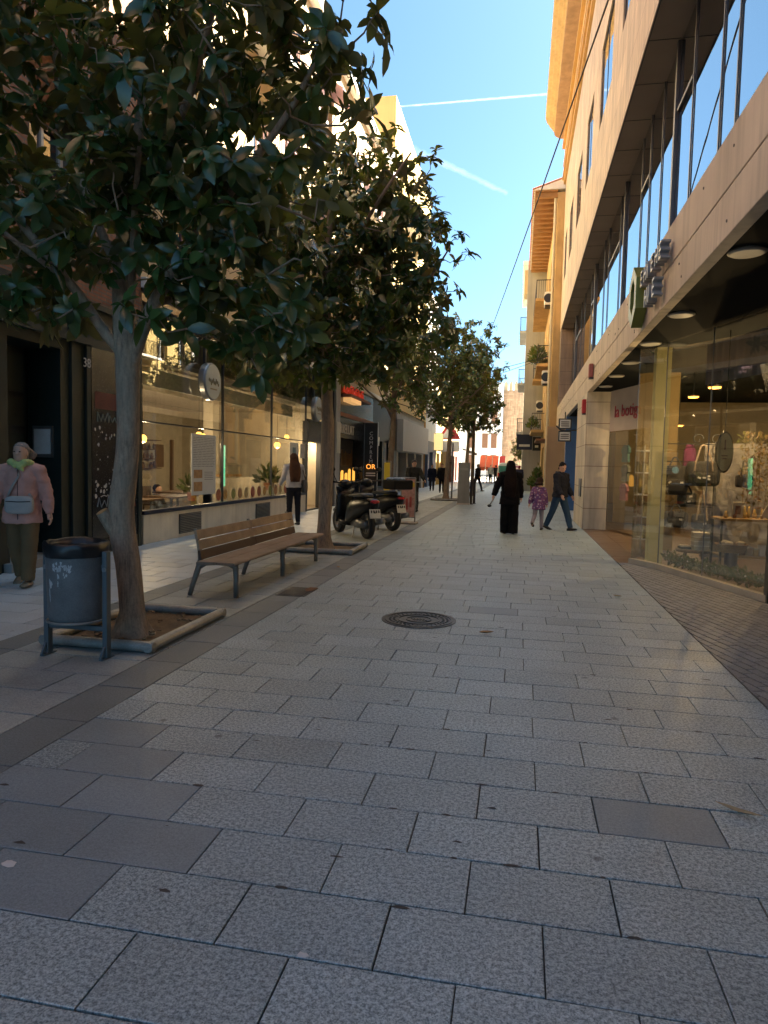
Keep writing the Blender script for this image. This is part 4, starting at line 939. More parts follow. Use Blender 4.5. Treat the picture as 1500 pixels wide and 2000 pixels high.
b = MB(); b.prism([(-6.66, 3.6), (-4.3, 2.95), (-4.3, 2.7), (-4.34, 2.7), (-4.34, 2.9), (-6.66, 3.5)], 1, 60, 71); b.build('canvas', mat('brown_canvas', (.07,.045,.035), .8), ta)
for i, (x, y) in enumerate(((-3.7,66), (-3.1,68.5), (-3.9,69.5), (-2.9,71))):
    t = thing('terrace_table', 'small dark terrace table among chairs near the orange canvas', 'table', (x, y, 0), 'terrace tables'); b = MB(); b.lathe([(.35,.72), (.35,.75)], (x,y,0), 12); b.build('table_top', M_frame_d, t); b = MB(); b.lathe([(.2,0),(.03,.05),(.03,.72)], (x,y,0), 8); b.build('pedestal', M_frame_d, t)
    for k in range(2):
        xx = x + (-.55 if k else .55); c = thing('terrace_chair', 'dark terrace chair at a small table near the orange canvas', 'chair', (xx, y, 0), 'terrace chairs')
        b = MB(); b.box(xx-.2, xx+.2, y-.2, y+.2, .43, .46); b.build('seat', M_frame_d, c); b = MB(); sx = xx + (-.2 if k else .18); b.box(sx, sx+.02, y-.2, y+.2, .462, .85); b.build('backrest', M_frame_d, c)
        for dx in (-.18, .18):
            for dy in (-.18, .18): b = MB(); b.tube([(xx+dx, y+dy, 0), (xx+dx, y+dy, .43)], .015, 5); b.build('leg', M_frame_d, c)

# ------------------------------------------------------------------ right: stone-clad commercial building (street wall x = 1.645, facing -x)
XR, XG, YE = 1.645, 2.15, 34.0
D = thing('stone_commercial_building', 'stone and concrete commercial building with ribbon windows and an ochre roof cornice on the right', 'building', (XR, 15, 0))
ops = [(y0, y1, 9.9, 11.85) for y0, y1 in ((-2.6,-.9), (.6,2.6), (4.2,6.4), (8.2,10.4), (12.3,14.4), (16,18.4), (20.3,22.1), (23.8,25.7), (27.7,29.4), (31.2,32.5))]
b = MB(); wall(b, XR, -1, -3.5, YE, 7.95, 14.7, ops, .15); b.build('upper_wall', M_stone, D)
for o in ops:
    y0, y1, z0, z1 = o; b = MB()
    for (a, c, e, h) in ((y0, y0+.05, z0, z1), (y1-.05, y1, z0, z1), ((y0+y1)/2-.03, (y0+y1)/2+.03, z0+.05, z1-.05), (y0+.05, y1-.05, z0, z0+.05), (y0+.05, y1-.05, z1-.05, z1)): b.box(XR+.030, XR+.055, a, c, e, h)
    w_ = b.build('window', M_frame_d, D); b = MB(); b.box(XR+.038, XR+.05, y0+.05, y1-.05, z0+.05, z1-.05); b.build('pane', M_wglass, w_)
    b = MB(); b.box(XR+.13, XR+.14, y0, y1, z0, z1); b.build('blind', M_indark, w_)
b = MB(); b.quad((XR,YE,0), (XR,YE,16.9), (12,YE,16.9), (12,YE,0)); b.quad((XR,-3.5,0), (12,-3.5,0), (12,-3.5,16.9), (XR,-3.5,16.9)); b.quad((12,-3.5,0), (12,YE,0), (12,YE,16.9), (12,-3.5,16.9)); b.quad((XR,-3.5,16.9), (12,-3.5,16.9), (12,YE,16.9), (XR,YE,16.9)); b.build('end_walls', M_cream, D)
b = MB(); wall(b, XR-.10, -1, -3.5, YE-.02, 14.72, 16.75, (), .1); b.quad((XR-.10,-3.5,14.72), (XR,-3.5,14.72), (XR,YE-.02,14.72), (XR-.10,YE-.02,14.72)); b.quad((XR-.1,YE-.02,14.72), (XR,YE-.02,14.72), (XR,YE-.02,16.75), (XR-.1,YE-.02,16.75))
for z, p in ((14.9,.17), (15.5,.15), (16.3,.22)): b.box(XR-p, XR-.103, -3.5, YE-.02, z, z+.14)
b.build('frieze', M_gold, D)
def cornice_outline(x0, r):
    pts = [(XR-.02, -8), (x0, -8), (x0, YE - r)]
    for k in range(1, 9): a = PI/2*k/8; pts.append((x0 + r*(1-cos(a)), YE - r + r*sin(a)))
    return pts + [(XR-.02, YE)]
b = MB(); b.prism(cornice_outline(1.02, .62), 2, 16.76, 16.87); b.build('cornice_soffit', mat('brown_soffit_paint', (.46,.31,.19), .8, streak=.3), D)
b = MB()
for x0, z0, z1 in ((.99, 16.873, 16.96), (.90, 16.963, 17.05), (.86, 17.053, 17.08), (.76, 17.083, 17.2), (.64, 17.203, 17.3), (.60, 17.303, 17.45)): b.prism(cornice_outline(x0, XR - x0 - .03), 2, z0, z1)
b.build('cornice', mat('pale_gold_cornice', (.68,.50,.25), .6, var=.15, vs=2., streak=.3), D)
b = MB(); b.box(XR+.005, XG, -3.5, 33.0, 7.953, 8.05); b.build('window_soffit', M_soff, D)
b = MB(); b.box(XR+.02, XR+.03, -3.5, 33.0, 7.94, 7.952)
for i in range(33): b.box(XR+.031, XG-.02, i*1.22-7, i*1.22-6.992, 7.946, 7.9525)
b.build('soffit_joints', M_black, D)
b = MB(); b.box(XR+.002, XG+.1, 33.0, YE-.003, 4.423, 7.95); b.build('end_pier', tiled('pink_stone_pier', (.46,.32,.23), (.2,.14,.1), 4, .6, ('X','Z'), .008, .06, .6), D)
b = MB(); b.box(XR-.005, XR+.12, -3.5, YE-.01, 3.53, 3.93); b.box(XR-.005, XR+.12, -3.5, YE-.01, 3.945, 4.42); b.box(XR+.121, XG+.05, -3.5, 33, 4.2, 4.3); b.build('concrete_band', M_conc, D, bevel=.006)
b = MB(); b.box(XR+.02, XR+.11, -3.5, YE-.02, 3.93, 3.945); b.build('band_joint', M_black, D)
b = MB(); q = random.Random(8)
for i in range(70):
    y = q.uniform(2, 33); z = q.choice((3.66, 3.82, 4.05, 4.24)) + q.uniform(-.03, .03); b.lathe([(.013, -.006), (.013, .004)], (XR-.006, y, z), 8, 'x')
b.build('tie_holes', mat('bolt_grey', (.14,.12,.10), .6), D)
MUL = [2.0, 3.3, 4.9, 6.4, 8.24, 8.9, 10.36, 11.4, 12.5, 13.6, 14.5, 16.6, 17.4, 19.6, 20.6, 22.9, 24.1, 26.6, 28.0, 30.4, 31.9]
M_mull = mat('bronze_mullion', (.09,.085,.085), .4, .5)
for i, y in enumerate(MUL):
    wd = .05 if i % 4 == 3 else .016; b = MB(); b.box(XG-(.05 if i % 4 == 3 else .02), XG-.004, y-wd, y+wd, 4.3, 7.95); b.build('mullion', M_mull, D)
for i in range(0, len(MUL)-1, 3):
    for z in (6.9,): b = MB(); b.box(XG-.028, XG-.004, MUL[i]+.03, MUL[i+1]-.08, z, z+.05); b.build('transom', M_mull, D)
b = MB(); b.box(XG, XG+.02, -3.5, 33, 4.3, 7.95); b.build('ribbon_window', M_wglass, D)
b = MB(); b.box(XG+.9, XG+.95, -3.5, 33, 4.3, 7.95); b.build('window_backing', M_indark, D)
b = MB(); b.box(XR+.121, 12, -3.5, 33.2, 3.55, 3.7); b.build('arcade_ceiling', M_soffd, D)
# square pier with stone courses, plaque and the dark recess behind it
b = MB(); b.box(XR+.003, 2.22, 18.5, 21.45, 0, 3.53); b.build('stone_pier', M_stone2, D)
b = MB(); b.box(XR-.012, XR+.001, 18.503, 21.447, 0, 3.53); b.build('pier_side', M_stone3, D)
b = MB(); b.box(XR-.04, XR-.014, 19.1, 19.75, .82, 1.3); b.build('dark_plaque', M_black, D)
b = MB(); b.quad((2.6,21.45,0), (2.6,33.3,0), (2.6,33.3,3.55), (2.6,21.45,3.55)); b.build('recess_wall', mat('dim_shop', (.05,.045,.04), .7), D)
b = MB(); b.box(XR+.0, 2.05, 26.7, 26.95, 0, 3.5); b.build('blue_post', mat('blue_paint', (.02,.10,.30), .4, var=.1), D)
b = MB(); b.box(1.2, 2.62, 33.3, 33.9, 0, 3.52); b.build('peach_end_wall', M_peach, D)

M_clight = mat('opal_diffuser', (.55,.55,.50), .5)
for i, y in enumerate((6.9, 9.5, 11.6, 13.6, 15.5, 17.4, 19.4, 21.8)):
    t = thing('ceiling_light', 'round flat white ceiling lights set in the black arcade ceiling', 'ceiling light', (1.95, y, 3.55), 'round lights in the arcade ceiling')
    b = MB(); b.lathe([(.165, 3.549), (.165, 3.535), (.15, 3.53)], (1.95, y, 0), 28); b.build('rim', M_steel, t)
    b = MB(); b.lathe([(.148, 3.529), (.14, 3.522)], (1.95, y, 0), 28); b.build('diffuser', M_clight, t)
# channel letters and logo on the concrete band
cl = thing('channel_letter_sign', 'stacked grey channel letters with a green hexagonal emblem on the concrete band', 'sign', (XR, 9.5, 3.9))
M_chan = mat('grey_channel', (.34,.35,.36), .35, .4, var=.08); M_face = mat('pale_letter_face', (.5,.47,.4), .4)
def chan(s_, y, z, size):
    o = text('letter', s_, size, .055, M_chan, cl, (XR-.085, y, z), (0,-1,0), UP); return o
y = 9.98
for ch in 'EHIEHE': chan(ch, y, 4.0, .30); y -= .25
y = 9.62
for ch in 'HIE': chan(ch, y, 3.66, .32); y -= .27
M_green = mat('olive_green_metal', (.20,.22,.05), .35, .3, var=.1)
b = MB()
hexo = [(10.42 + .36*cos(PI/6+k*PI/3), 3.98 + .42*sin(PI/6+k*PI/3)) for k in range(6)]; hexi = [(10.42 + .2*cos(PI/6+k*PI/3), 3.98 + .25*sin(PI/6+k*PI/3)) for k in range(6)]
for k in range(6):
    p0, p1, p2, p3 = hexo[k], hexo[(k+1) % 6], hexi[(k+1) % 6], hexi[k]; b.prism([p0, p1, p2, p3], 0, XR-.17, XR-.02)
b.build('hexagonal_emblem', M_green, cl)
for (x, y, z, h_, lab) in ((XR-.07, 17.2, 3.72, .32, 'faded red alarm box on the concrete band'), (XR-.06, 18.8, 3.0, .36, 'bright red alarm box high on the stone pier')):
    t = thing('alarm_box', lab, 'alarm', (x, y, z)); b = MB(); b.box(x-.05, x+.05, y-.12, y+.12, z, z+h_); b.build('case', mat('alarm_red', (.35,.10,.08) if 'faded' in lab else (.42,.02,.02), .5), t, bevel=.02); b = MB(); b.box(x-.04, x+.06, y-.10, y+.10, z-.03, z-.002); b.build('base', M_frame_d, t)
hs = thing('hanging_sign', 'pair of small white boards in black frames on a bracket near the blue post', 'sign', (1.5, 25, 2.5))
b = MB()
for z in (2.93, 2.5): b.box(1.28, 1.72, 24.96, 25.04, z, z+.37)
b.tube([(1.2, 25, 3.05), (1.35, 25, 2.9), (1.5, 25, 2.88), (1.9, 25, 2.9), (2.1, 25, 3.0)], .022, 6); b.tube([(1.5, 25, 3.3), (1.5, 25, 3.53)], .02, 6); b.build('frame', M_black, hs)
b = MB()
for z in (2.93, 2.5): b.box(1.325, 1.675, 24.945, 24.958, z+.045, z+.325)
b.build('boards', M_white, hs)
b = MB()
for z in (2.93, 2.5):
    for k in range(3): b.box(1.36, 1.64, 24.938, 24.943, z+.09+.07*k, z+.13+.07*k)
b.build('print', mat('sign_print', (.2,.18,.16), .7), hs)

# ------------------------------------------------------------------ right: old houses farther on
E_ = thing('old_ochre_house', 'old ochre house with deep tiled eaves, balconies and air conditioners on the right', 'building', (1.35, 41, 0))
ops = [(y, y+1.2, z, z+2.2) for z in (3.9, 7.2, 10.6) for y in (35.6, 38.9, 42.2, 45.0)]
b = MB(); wall(b, 1.32, -1, 34.02, 47.5, 0, 14.4, ops + [(36, 39, 0, 2.8), (41, 45, 0, 2.8)], .3); b.quad((1.32,34.02,0), (1.32,34.02,14.4), (9,34.02,14.4), (9,34.02,0)); b.quad((1.32,34.02,14.4), (1.32,47.5,14.4), (9,47.5,14.4), (9,34.02,14.4)); b.quad((9,34.02,0), (9,34.02,14.4), (9,47.5,14.4), (9,47.5,0)); b.build('wall', M_ochre, E_)
b = MB(); b.quad((1.7,34.1,0), (1.7,47.4,0), (1.7,47.4,2.9), (1.7,34.1,2.9)); b.build('shop_interior', M_indark, E_)
for o in ops: window(E_, 1.32, -1, o, M_shutter, M_pglass, .22)
b = MB()
for i in range(19): b.box(.3, 1.316, 34.25 + i*.7, 34.5 + i*.7, 14.30, 14.5)
b.box(.28, 1.316, 34.1, 47.5, 14.503, 14.56); b.build('eave_rafters', mat('eave_wood', (.34,.18,.07), .8), E_)
b = MB(); b.prism([(.2, 14.565), (5.2, 16.2), (9, 14.9), (9, 14.565)], 1, 34.03, 47.5); b.build('roof', M_white, E_)
b = MB()
for i in range(44): b.tube([(.16, 34.2+i*.305, 14.62), (5.2, 34.2+i*.305, 16.28)], .085, 6)
b.build('roof_tiles', M_tile, E_)
for z, y0, y1, d in ((10.5, 38.0, 46.5, .8), (7.1, 38.0, 43.5, .62), (7.1, 44.4, 46.8, .7), (3.8, 41.5, 46.8, .75)): balcony(E_, 1.32, -1, y0, y1, z, d, M_ochre, M_frame_d)
b = MB(); b.tube([(1.24, 34.5, 14.3), (1.24, 34.5, 0)], .07, 10); b.build('downpipe', mat('cream_pipe', (.55,.50,.36), .6, var=.1), E_)
b = MB(); b.prism([(36, 2.95), (40, 2.95), (40, 3.05), (36, 3.05)], 0, .75, 1.316); b.build('shop_canopy', M_shutter, E_)
for (y, z, lab) in ((35.9, 9.6, 'white air conditioner with a dark fan high on the ochre house wall'), (35.4, 5.7, 'pale air conditioner on the ochre house above the hanging sign'), (45.5, 5.2, 'small air conditioner low on the ochre house beside the grey house')):
    t = thing('air_conditioner', lab, 'air conditioner', (1.1, y, z), 'air conditioners on the ochre house')
    b = MB(); b.box(.92, 1.28, y-.42, y+.42, z, z+.62); b.build('case', M_white, t, bevel=.02)
    b = MB(); b.lathe([(.22, -.01), (.22, .0)], (1.1, y-.421, z+.31), 18, 'y'); b.build('fan_grille', M_frame_d, t); b = MB(); b.box(.95, 1.31, y-.35, y+.35, z-.06, z-.005); b.build('bracket', M_frame_d, t)
bush('balcony_plant', 'leafy balcony plant spilling over the ochre house rail', 'plant', (.75, 39.5, 7.35), 260, (.4,1.1,.9), .28, 5, None, M_leaf)
bush('balcony_plant', 'small balcony plant on the lowest ochre balcony', 'plant', (.7, 43.5, 4.0), 160, (.3,.8,.6), .24, 6, None, M_leaf)
G_ = plain_house('narrow grey house standing proud of the ochre one on the right', 47.5, 60, 15.2, M_greyr, 2.6, X=.12, s=-1, depth=8, zrow=(4.2, 7.6, 11.2))
for z in (4.1, 7.5, 11.1): balcony(G_, .12, -1, 50, 55, z, .45, M_greyr, M_frame_d)
b = MB(); b.box(-.1, .11, 47.6, 49.3, 13.1, 14.6); b.build('gutter_box', M_cream, G_)
plain_house('ochre house behind the grey one at the far right of the street', 60, 77, 10.5, M_ochre, 2.8, X=.7, s=-1, depth=8, zrow=(4.2, 7.4))
for (x0, x1, z0, z1, lab, col) in ((-.25, .75, 2.75, 3.75, 'dark blue projecting shop sign with a pale line on the grey house', (.015,.02,.04)), (.78, 1.3, 2.7, 3.6, 'black projecting shop sign on the ochre house', (.012,.013,.013))):
    t = thing('projecting_sign', lab, 'sign', (x0, 46.8, z0), 'projecting shop signs'); b = MB(); b.box(x0, x1, 46.6, 46.8, z0, z1); b.build('board', mat('sign_dark', col, .5), t)
    b = MB(); b.box(x0+.15, x1-.15, 46.59, 46.598, z0+.2, z0+.35); b.build('pale_line', M_white, t)
st = thing('market_stall', 'stack of pink and white striped goods in front of the far grey house', 'stall', (.2, 57, 0))
b = MB()
for k in range(7): b.box(-.55, .1, 56.5, 57.4, .12+.24*k, .27+.24*k)
b.build('pink_boxes', mat('pink_goods', (.45,.16,.25), .7, var=.3), st)
b = MB()
for k in range(7): b.box(-.53, .08, 56.52, 57.38, .272+.24*k, .358+.24*k)
b.build('white_boxes', M_white, st)
# things stand outside the shop of the ochre house
for i, (x, y, h_) in enumerate(((.95, 38.5, 1.5), (.8, 40.5, 1.2), (1.0, 42.0, 1.7))):
    bush('shop_plant', ('tall dark potted plant standing nearest outside the ochre house shop', 'low dark potted plant in the middle outside the ochre house shop', 'tallest dark potted plant farthest outside the ochre house shop')[i], 'plant', (x, y, .55), 130, (.25,.35,h_-.5), .25, 20+i, .2, M_leaf)

# ------------------------------------------------------------------ overhead cables and contrails
M_cable = mat('black_cable', (.02,.02,.02), .6)
def cable(name, lab, p0, p1, sag, r, lamps=0):
    P0, P1 = Vector(p0), Vector(p1); pts = [P0.lerp(P1, t/30) - Vector((0,0,sag*4*(t/30)*(1-t/30))) for t in range(31)]
    b = MB(); b.tube(pts, r, 6); o = b.build(name, M_cable, None, smooth=True); tag(o, lab, 'cable'); return o
cable('overhead_cable', 'long thin black cable slanting across the sky from the stone building', (1.63, 7.6, 9.15), (-2.0, 38.3, 8.3), .12, .016)
for k, lab in enumerate(('upper of two black wires crossing the street by the ochre house', 'lower of two black wires crossing the street by the ochre house')):
    cable('overhead_wire', lab, (1.31, 36, 7.2-.0*k), (-6.5, 37, 5.6-.55*k), .1+.1*k, .014)['group'] = 'wires across the street'
def trail(lab, P0, P1, r0, r1, dens, seed):
    P0, P1 = Vector(P0), Vector(P1); n = 60; q = random.Random(seed); pts, rr = [], []
    for i in range(n+1):
        t = i/n; pts.append(P0.lerp(P1, t) + Vector((0, 0, q.uniform(-1, 1)*r0*.12))); rr.append((r0*(1-t) + r1*t) * (.85 + .3*q.random()))
    b = MB(); b.tube(pts, rr, 12)
    m = bpy.data.materials.new('vapour'); m.use_nodes = True; nt = m.node_tree; nt.nodes.clear()
    out = nt.nodes.new('ShaderNodeOutputMaterial'); mx = nt.nodes.new('ShaderNodeMixShader'); tr = nt.nodes.new('ShaderNodeBsdfTransparent')
    df = nt.nodes.new('ShaderNodeBsdfDiffuse'); df.inputs['Color'].default_value = (.9,.9,.9,1); tl = nt.nodes.new('ShaderNodeBsdfTranslucent'); tl.inputs['Color'].default_value = (.9,.9,.9,1)
    ad = nt.nodes.new('ShaderNodeAddShader'); L(nt, df.outputs[0], ad.inputs[0]); L(nt, tl.outputs[0], ad.inputs[1])
    lw = nt.nodes.new('ShaderNodeLayerWeight'); lw.inputs['Blend'].default_value = .5
    nz = noise(nt, texco(nt), .035, 5)
    a = nt.nodes.new('ShaderNodeMath'); a.operation = 'SUBTRACT'; a.inputs[0].default_value = 1; L(nt, lw.outputs['Facing'], a.inputs[1])
    p = nt.nodes.new('ShaderNodeMath'); p.operation = 'POWER'; L(nt, a.outputs[0], p.inputs[0]); p.inputs[1].default_value = 1.8
    m2 = nt.nodes.new('ShaderNodeMath'); m2.operation = 'MULTIPLY'; L(nt, p.outputs[0], m2.inputs[0]); L(nt, ramp(nt, nz, [(.3, .35), (.65, 1.)]), m2.inputs[1])
    m3 = nt.nodes.new('ShaderNodeMath'); m3.operation = 'MULTIPLY'; L(nt, m2.outputs[0], m3.inputs[0]); m3.inputs[1].default_value = dens
    L(nt, m3.outputs[0], mx.inputs['Fac']); L(nt, tr.outputs[0], mx.inputs[1]); L(nt, ad.outputs[0], mx.inputs[2]); L(nt, mx.outputs[0], out.inputs['Surface'])
    o = b.build('contrail', m, None, smooth=True); tag(o, lab, 'contrail'); return o
trail('thin sharp white contrail, nearly level and high in the blue sky', (-300, 1500, 762.4), (190, 1500, 765), 2.2, 3.2, .05, 1)
trail('short broad fading contrail slanting down to the right beside the tree crowns', (-270, 1500, 685), (-45, 1500, 571), 9, 5, .022, 2)

# ------------------------------------------------------------------ street furniture
M_binm = mat('blue_grey_bin_metal', (.145,.155,.16), .6, .2, var=.35, vs=5, fine=110, bmp=.35)
M_binp = mat('grey_post_paint', (.10,.125,.14), .4, .3, var=.15)
M_bag = mat('black_plastic_bag', (.010,.011,.013), .36, var=.3, vs=14, bmp=.05)
bx, by = -3.355, 4.78
T = thing('litter_bin', 'grey blue metal litter bin with a black bag and torn white stickers, on two posts', 'litter bin', (bx, by, 0))
b = MB(); b.lathe([(.0001, .285), (.185, .285), (.195, .29), (.205, .34), (.222, .80), (.226, .86), (.215, .86), (.205, .80), (.19, .36), (.0001, .34)], (bx, by, 0), 40, cap=False); b.build('drum', M_binm, T, smooth=True)
b = MB(); n = 60; rings = []
for (r, z, a) in ((.229, .80, .012), (.236, .825, .010), (.239, .86, .010), (.236, .895, .009), (.224, .915, .007), (.208, .905, .010), (.197, .84, .014), (.185, .70, .02), (.15, .52, .02)):
    rings.append([(bx + (r + a*mnoise.noise(Vector((cos(2*PI*j/n)*5, sin(2*PI*j/n)*5, z*14))))*cos(2*PI*j/n), by + (r + a*mnoise.noise(Vector((cos(2*PI*j/n)*5, sin(2*PI*j/n)*5, z*14))))*sin(2*PI*j/n), z + .03*mnoise.noise(Vector((cos(2*PI*j/n)*2, sin(2*PI*j/n)*2, 5))) * (1 if z < .8 or z > .88 else .4)*.7) for j in range(n)])
b.loft(rings, cap=False); b.build('bag_liner', M_bag, T, smooth=True)
for s in (-1, 1):
    px = bx + s*.255
    b = MB(); b.box(px-.02, px+.02, by-.03, by+.03, .012, .84); b.prism([(px-.02, .0), (px+.02, .0), (px+.02, .012), (px-.02, .012)], 1, by-.08, by+.08); b.tube([(px, by-.03, .1), (px, by-.085, .012)], .012, 6); b.build('post', M_binp, T, bevel=.006)
    b = MB(); b.lathe([(.018, -.004), (.018, .004)], (px, by-.032, .70), 12, 'y'); b.tube([(px - s*.02, by, .72), (px - s*.05, by, .72)], .016, 8); b.build('pivot_bolt', M_steel, T)
b = MB(); b.box(bx-.235, bx+.235, by-.018, by+.018, .215, .255); b.build('crossbar', M_binp, T, bevel=.005)
b = MB(); b.tube([(bx + .212*cos(a*2*PI/30), by + .212*sin(a*2*PI/30), .30) for a in range(31)], .010, 6); b.build('bottom_ring', mat('worn_ring', (.28,.27,.25), .5, .4), T)
b = MB(); q = random.Random(12)
def on_drum(a, z, off=.0015): r = .205 + (.222-.205)*(z-.34)/.46 + off; return (bx + r*cos(a), by + r*sin(a), z)
def patch(a0, z0, w_, h_, n=9):
    k = 12; a1 = []
    for i in range(k):
        an = 2*PI*i/k; f = q.uniform(.45, 1); a1.append(on_drum(a0 + w_*f*cos(an), z0 + h_*f*sin(an)))
    b.add(a1 + [on_drum(a0, z0, .003)], [(i, (i+1) % k, k) for i in range(k)])
for i in range(34): patch(-1.42 + q.uniform(-.36, .30), .735 + q.uniform(-.035, .03), q.uniform(.03, .08), q.uniform(.006, .02))
for i in range(12): patch(-1.5 + q.uniform(-.15, .25), .68 + q.uniform(-.03, .03), q.uniform(.02, .05), q.uniform(.01, .02))
b.build('torn_sticker', mat('torn_white_sticker', (.42,.44,.45), .8, var=.3, vs=30), T); b = MB()
patch(-1.95, .60, .14, .05); patch(-2.02, .52, .05, .09); patch(-1.6, .61, .03, .03)
b.build('torn_sticker', mat('torn_white_sticker', (.42,.44,.45), .8, var=.3, vs=30), T)

M_wood = mat('weathered_bench_wood', (.44,.33,.22), .75, var=.28, vs=4, fine=60, bmp=.3)
M_wood2 = mat('seat_wood', (.27,.20,.14), .65, var=.25, vs=4, fine=70, bmp=.3)
M_woodd = mat('dark_brown_slat', (.075,.045,.032), .6, var=.2, vs=5, fine=60)
M_alu = mat('cast_alu_legs', (.25,.23,.20), .5, .35, var=.2, fine=40)
Bn = thing('street_bench', 'long wooden bench with three back slats and cast metal legs, facing the street', 'bench', (-3.35, 8.9, 0))
def slat(p0, p1, nx, nz, hh, th, m, name, y0, y1):
    pass
lean = Matrix.Rotation(-.20, 3, 'Y')
for k, (zc, xc, m_) in enumerate(((.475, -3.545, M_woodd), (.59, -3.568, M_wood), (.705, -3.592, M_wood))):
    b = MB()
    for (a, c) in ((7.28, 8.955), (8.965, 10.65)): b.obox((xc, (a+c)/2, zc), (.032, c-a, .108), lean)
    b.build('back_slat', m_, Bn, bevel=.006)
for (x0, x1) in ((-3.51, -3.285), (-3.275, -3.05)):
    b = MB(); prof = [(x0, .40), (x0, .428), (x1 - .03, .432), (x1 - .008, .425), (x1, .408), (x1-.006, .396), (x1 - .05, .398)] if x1 > -3.1 else [(x0, .392), (x0, .42), (x0+.02, .43), (x1, .428), (x1, .396)]
    for (a, c) in ((7.12, 8.895), (8.905, 10.68)): b.prism(prof, 1, a, c)
    b.build('seat_plank', M_wood2, Bn, bevel=.004)
for y in (7.35, 8.93, 10.5):
    fr_ = MB(); fr_.tube([(-3.13, y, 0), (-3.13, y, .20), (-3.135, y, .33), (-3.15, y, .395)], [.030, .032, .036, .05], 10, flat=.8); fr_.build('leg', M_alu, Bn, smooth=True)
    fr_ = MB(); fr_.tube([(-3.70, y, 0), (-3.655, y, .14), (-3.60, y, .30), (-3.565, y, .42), (-3.575, y, .52), (-3.605, y, .66), (-3.635, y, .775)], [.028, .031, .036, .034, .028, .024, .02], 10, flat=.8); fr_.build('leg', M_alu, Bn, smooth=True)
    fr_ = MB(); fr_.tube([(-3.585, y, .33), (-3.5, y, .372), (-3.36, y, .385), (-3.22, y, .376), (-3.14, y, .345)], [.03, .023, .02, .023, .03], 8, flat=.8); fr_.build('seat_support', M_alu, Bn, smooth=True)

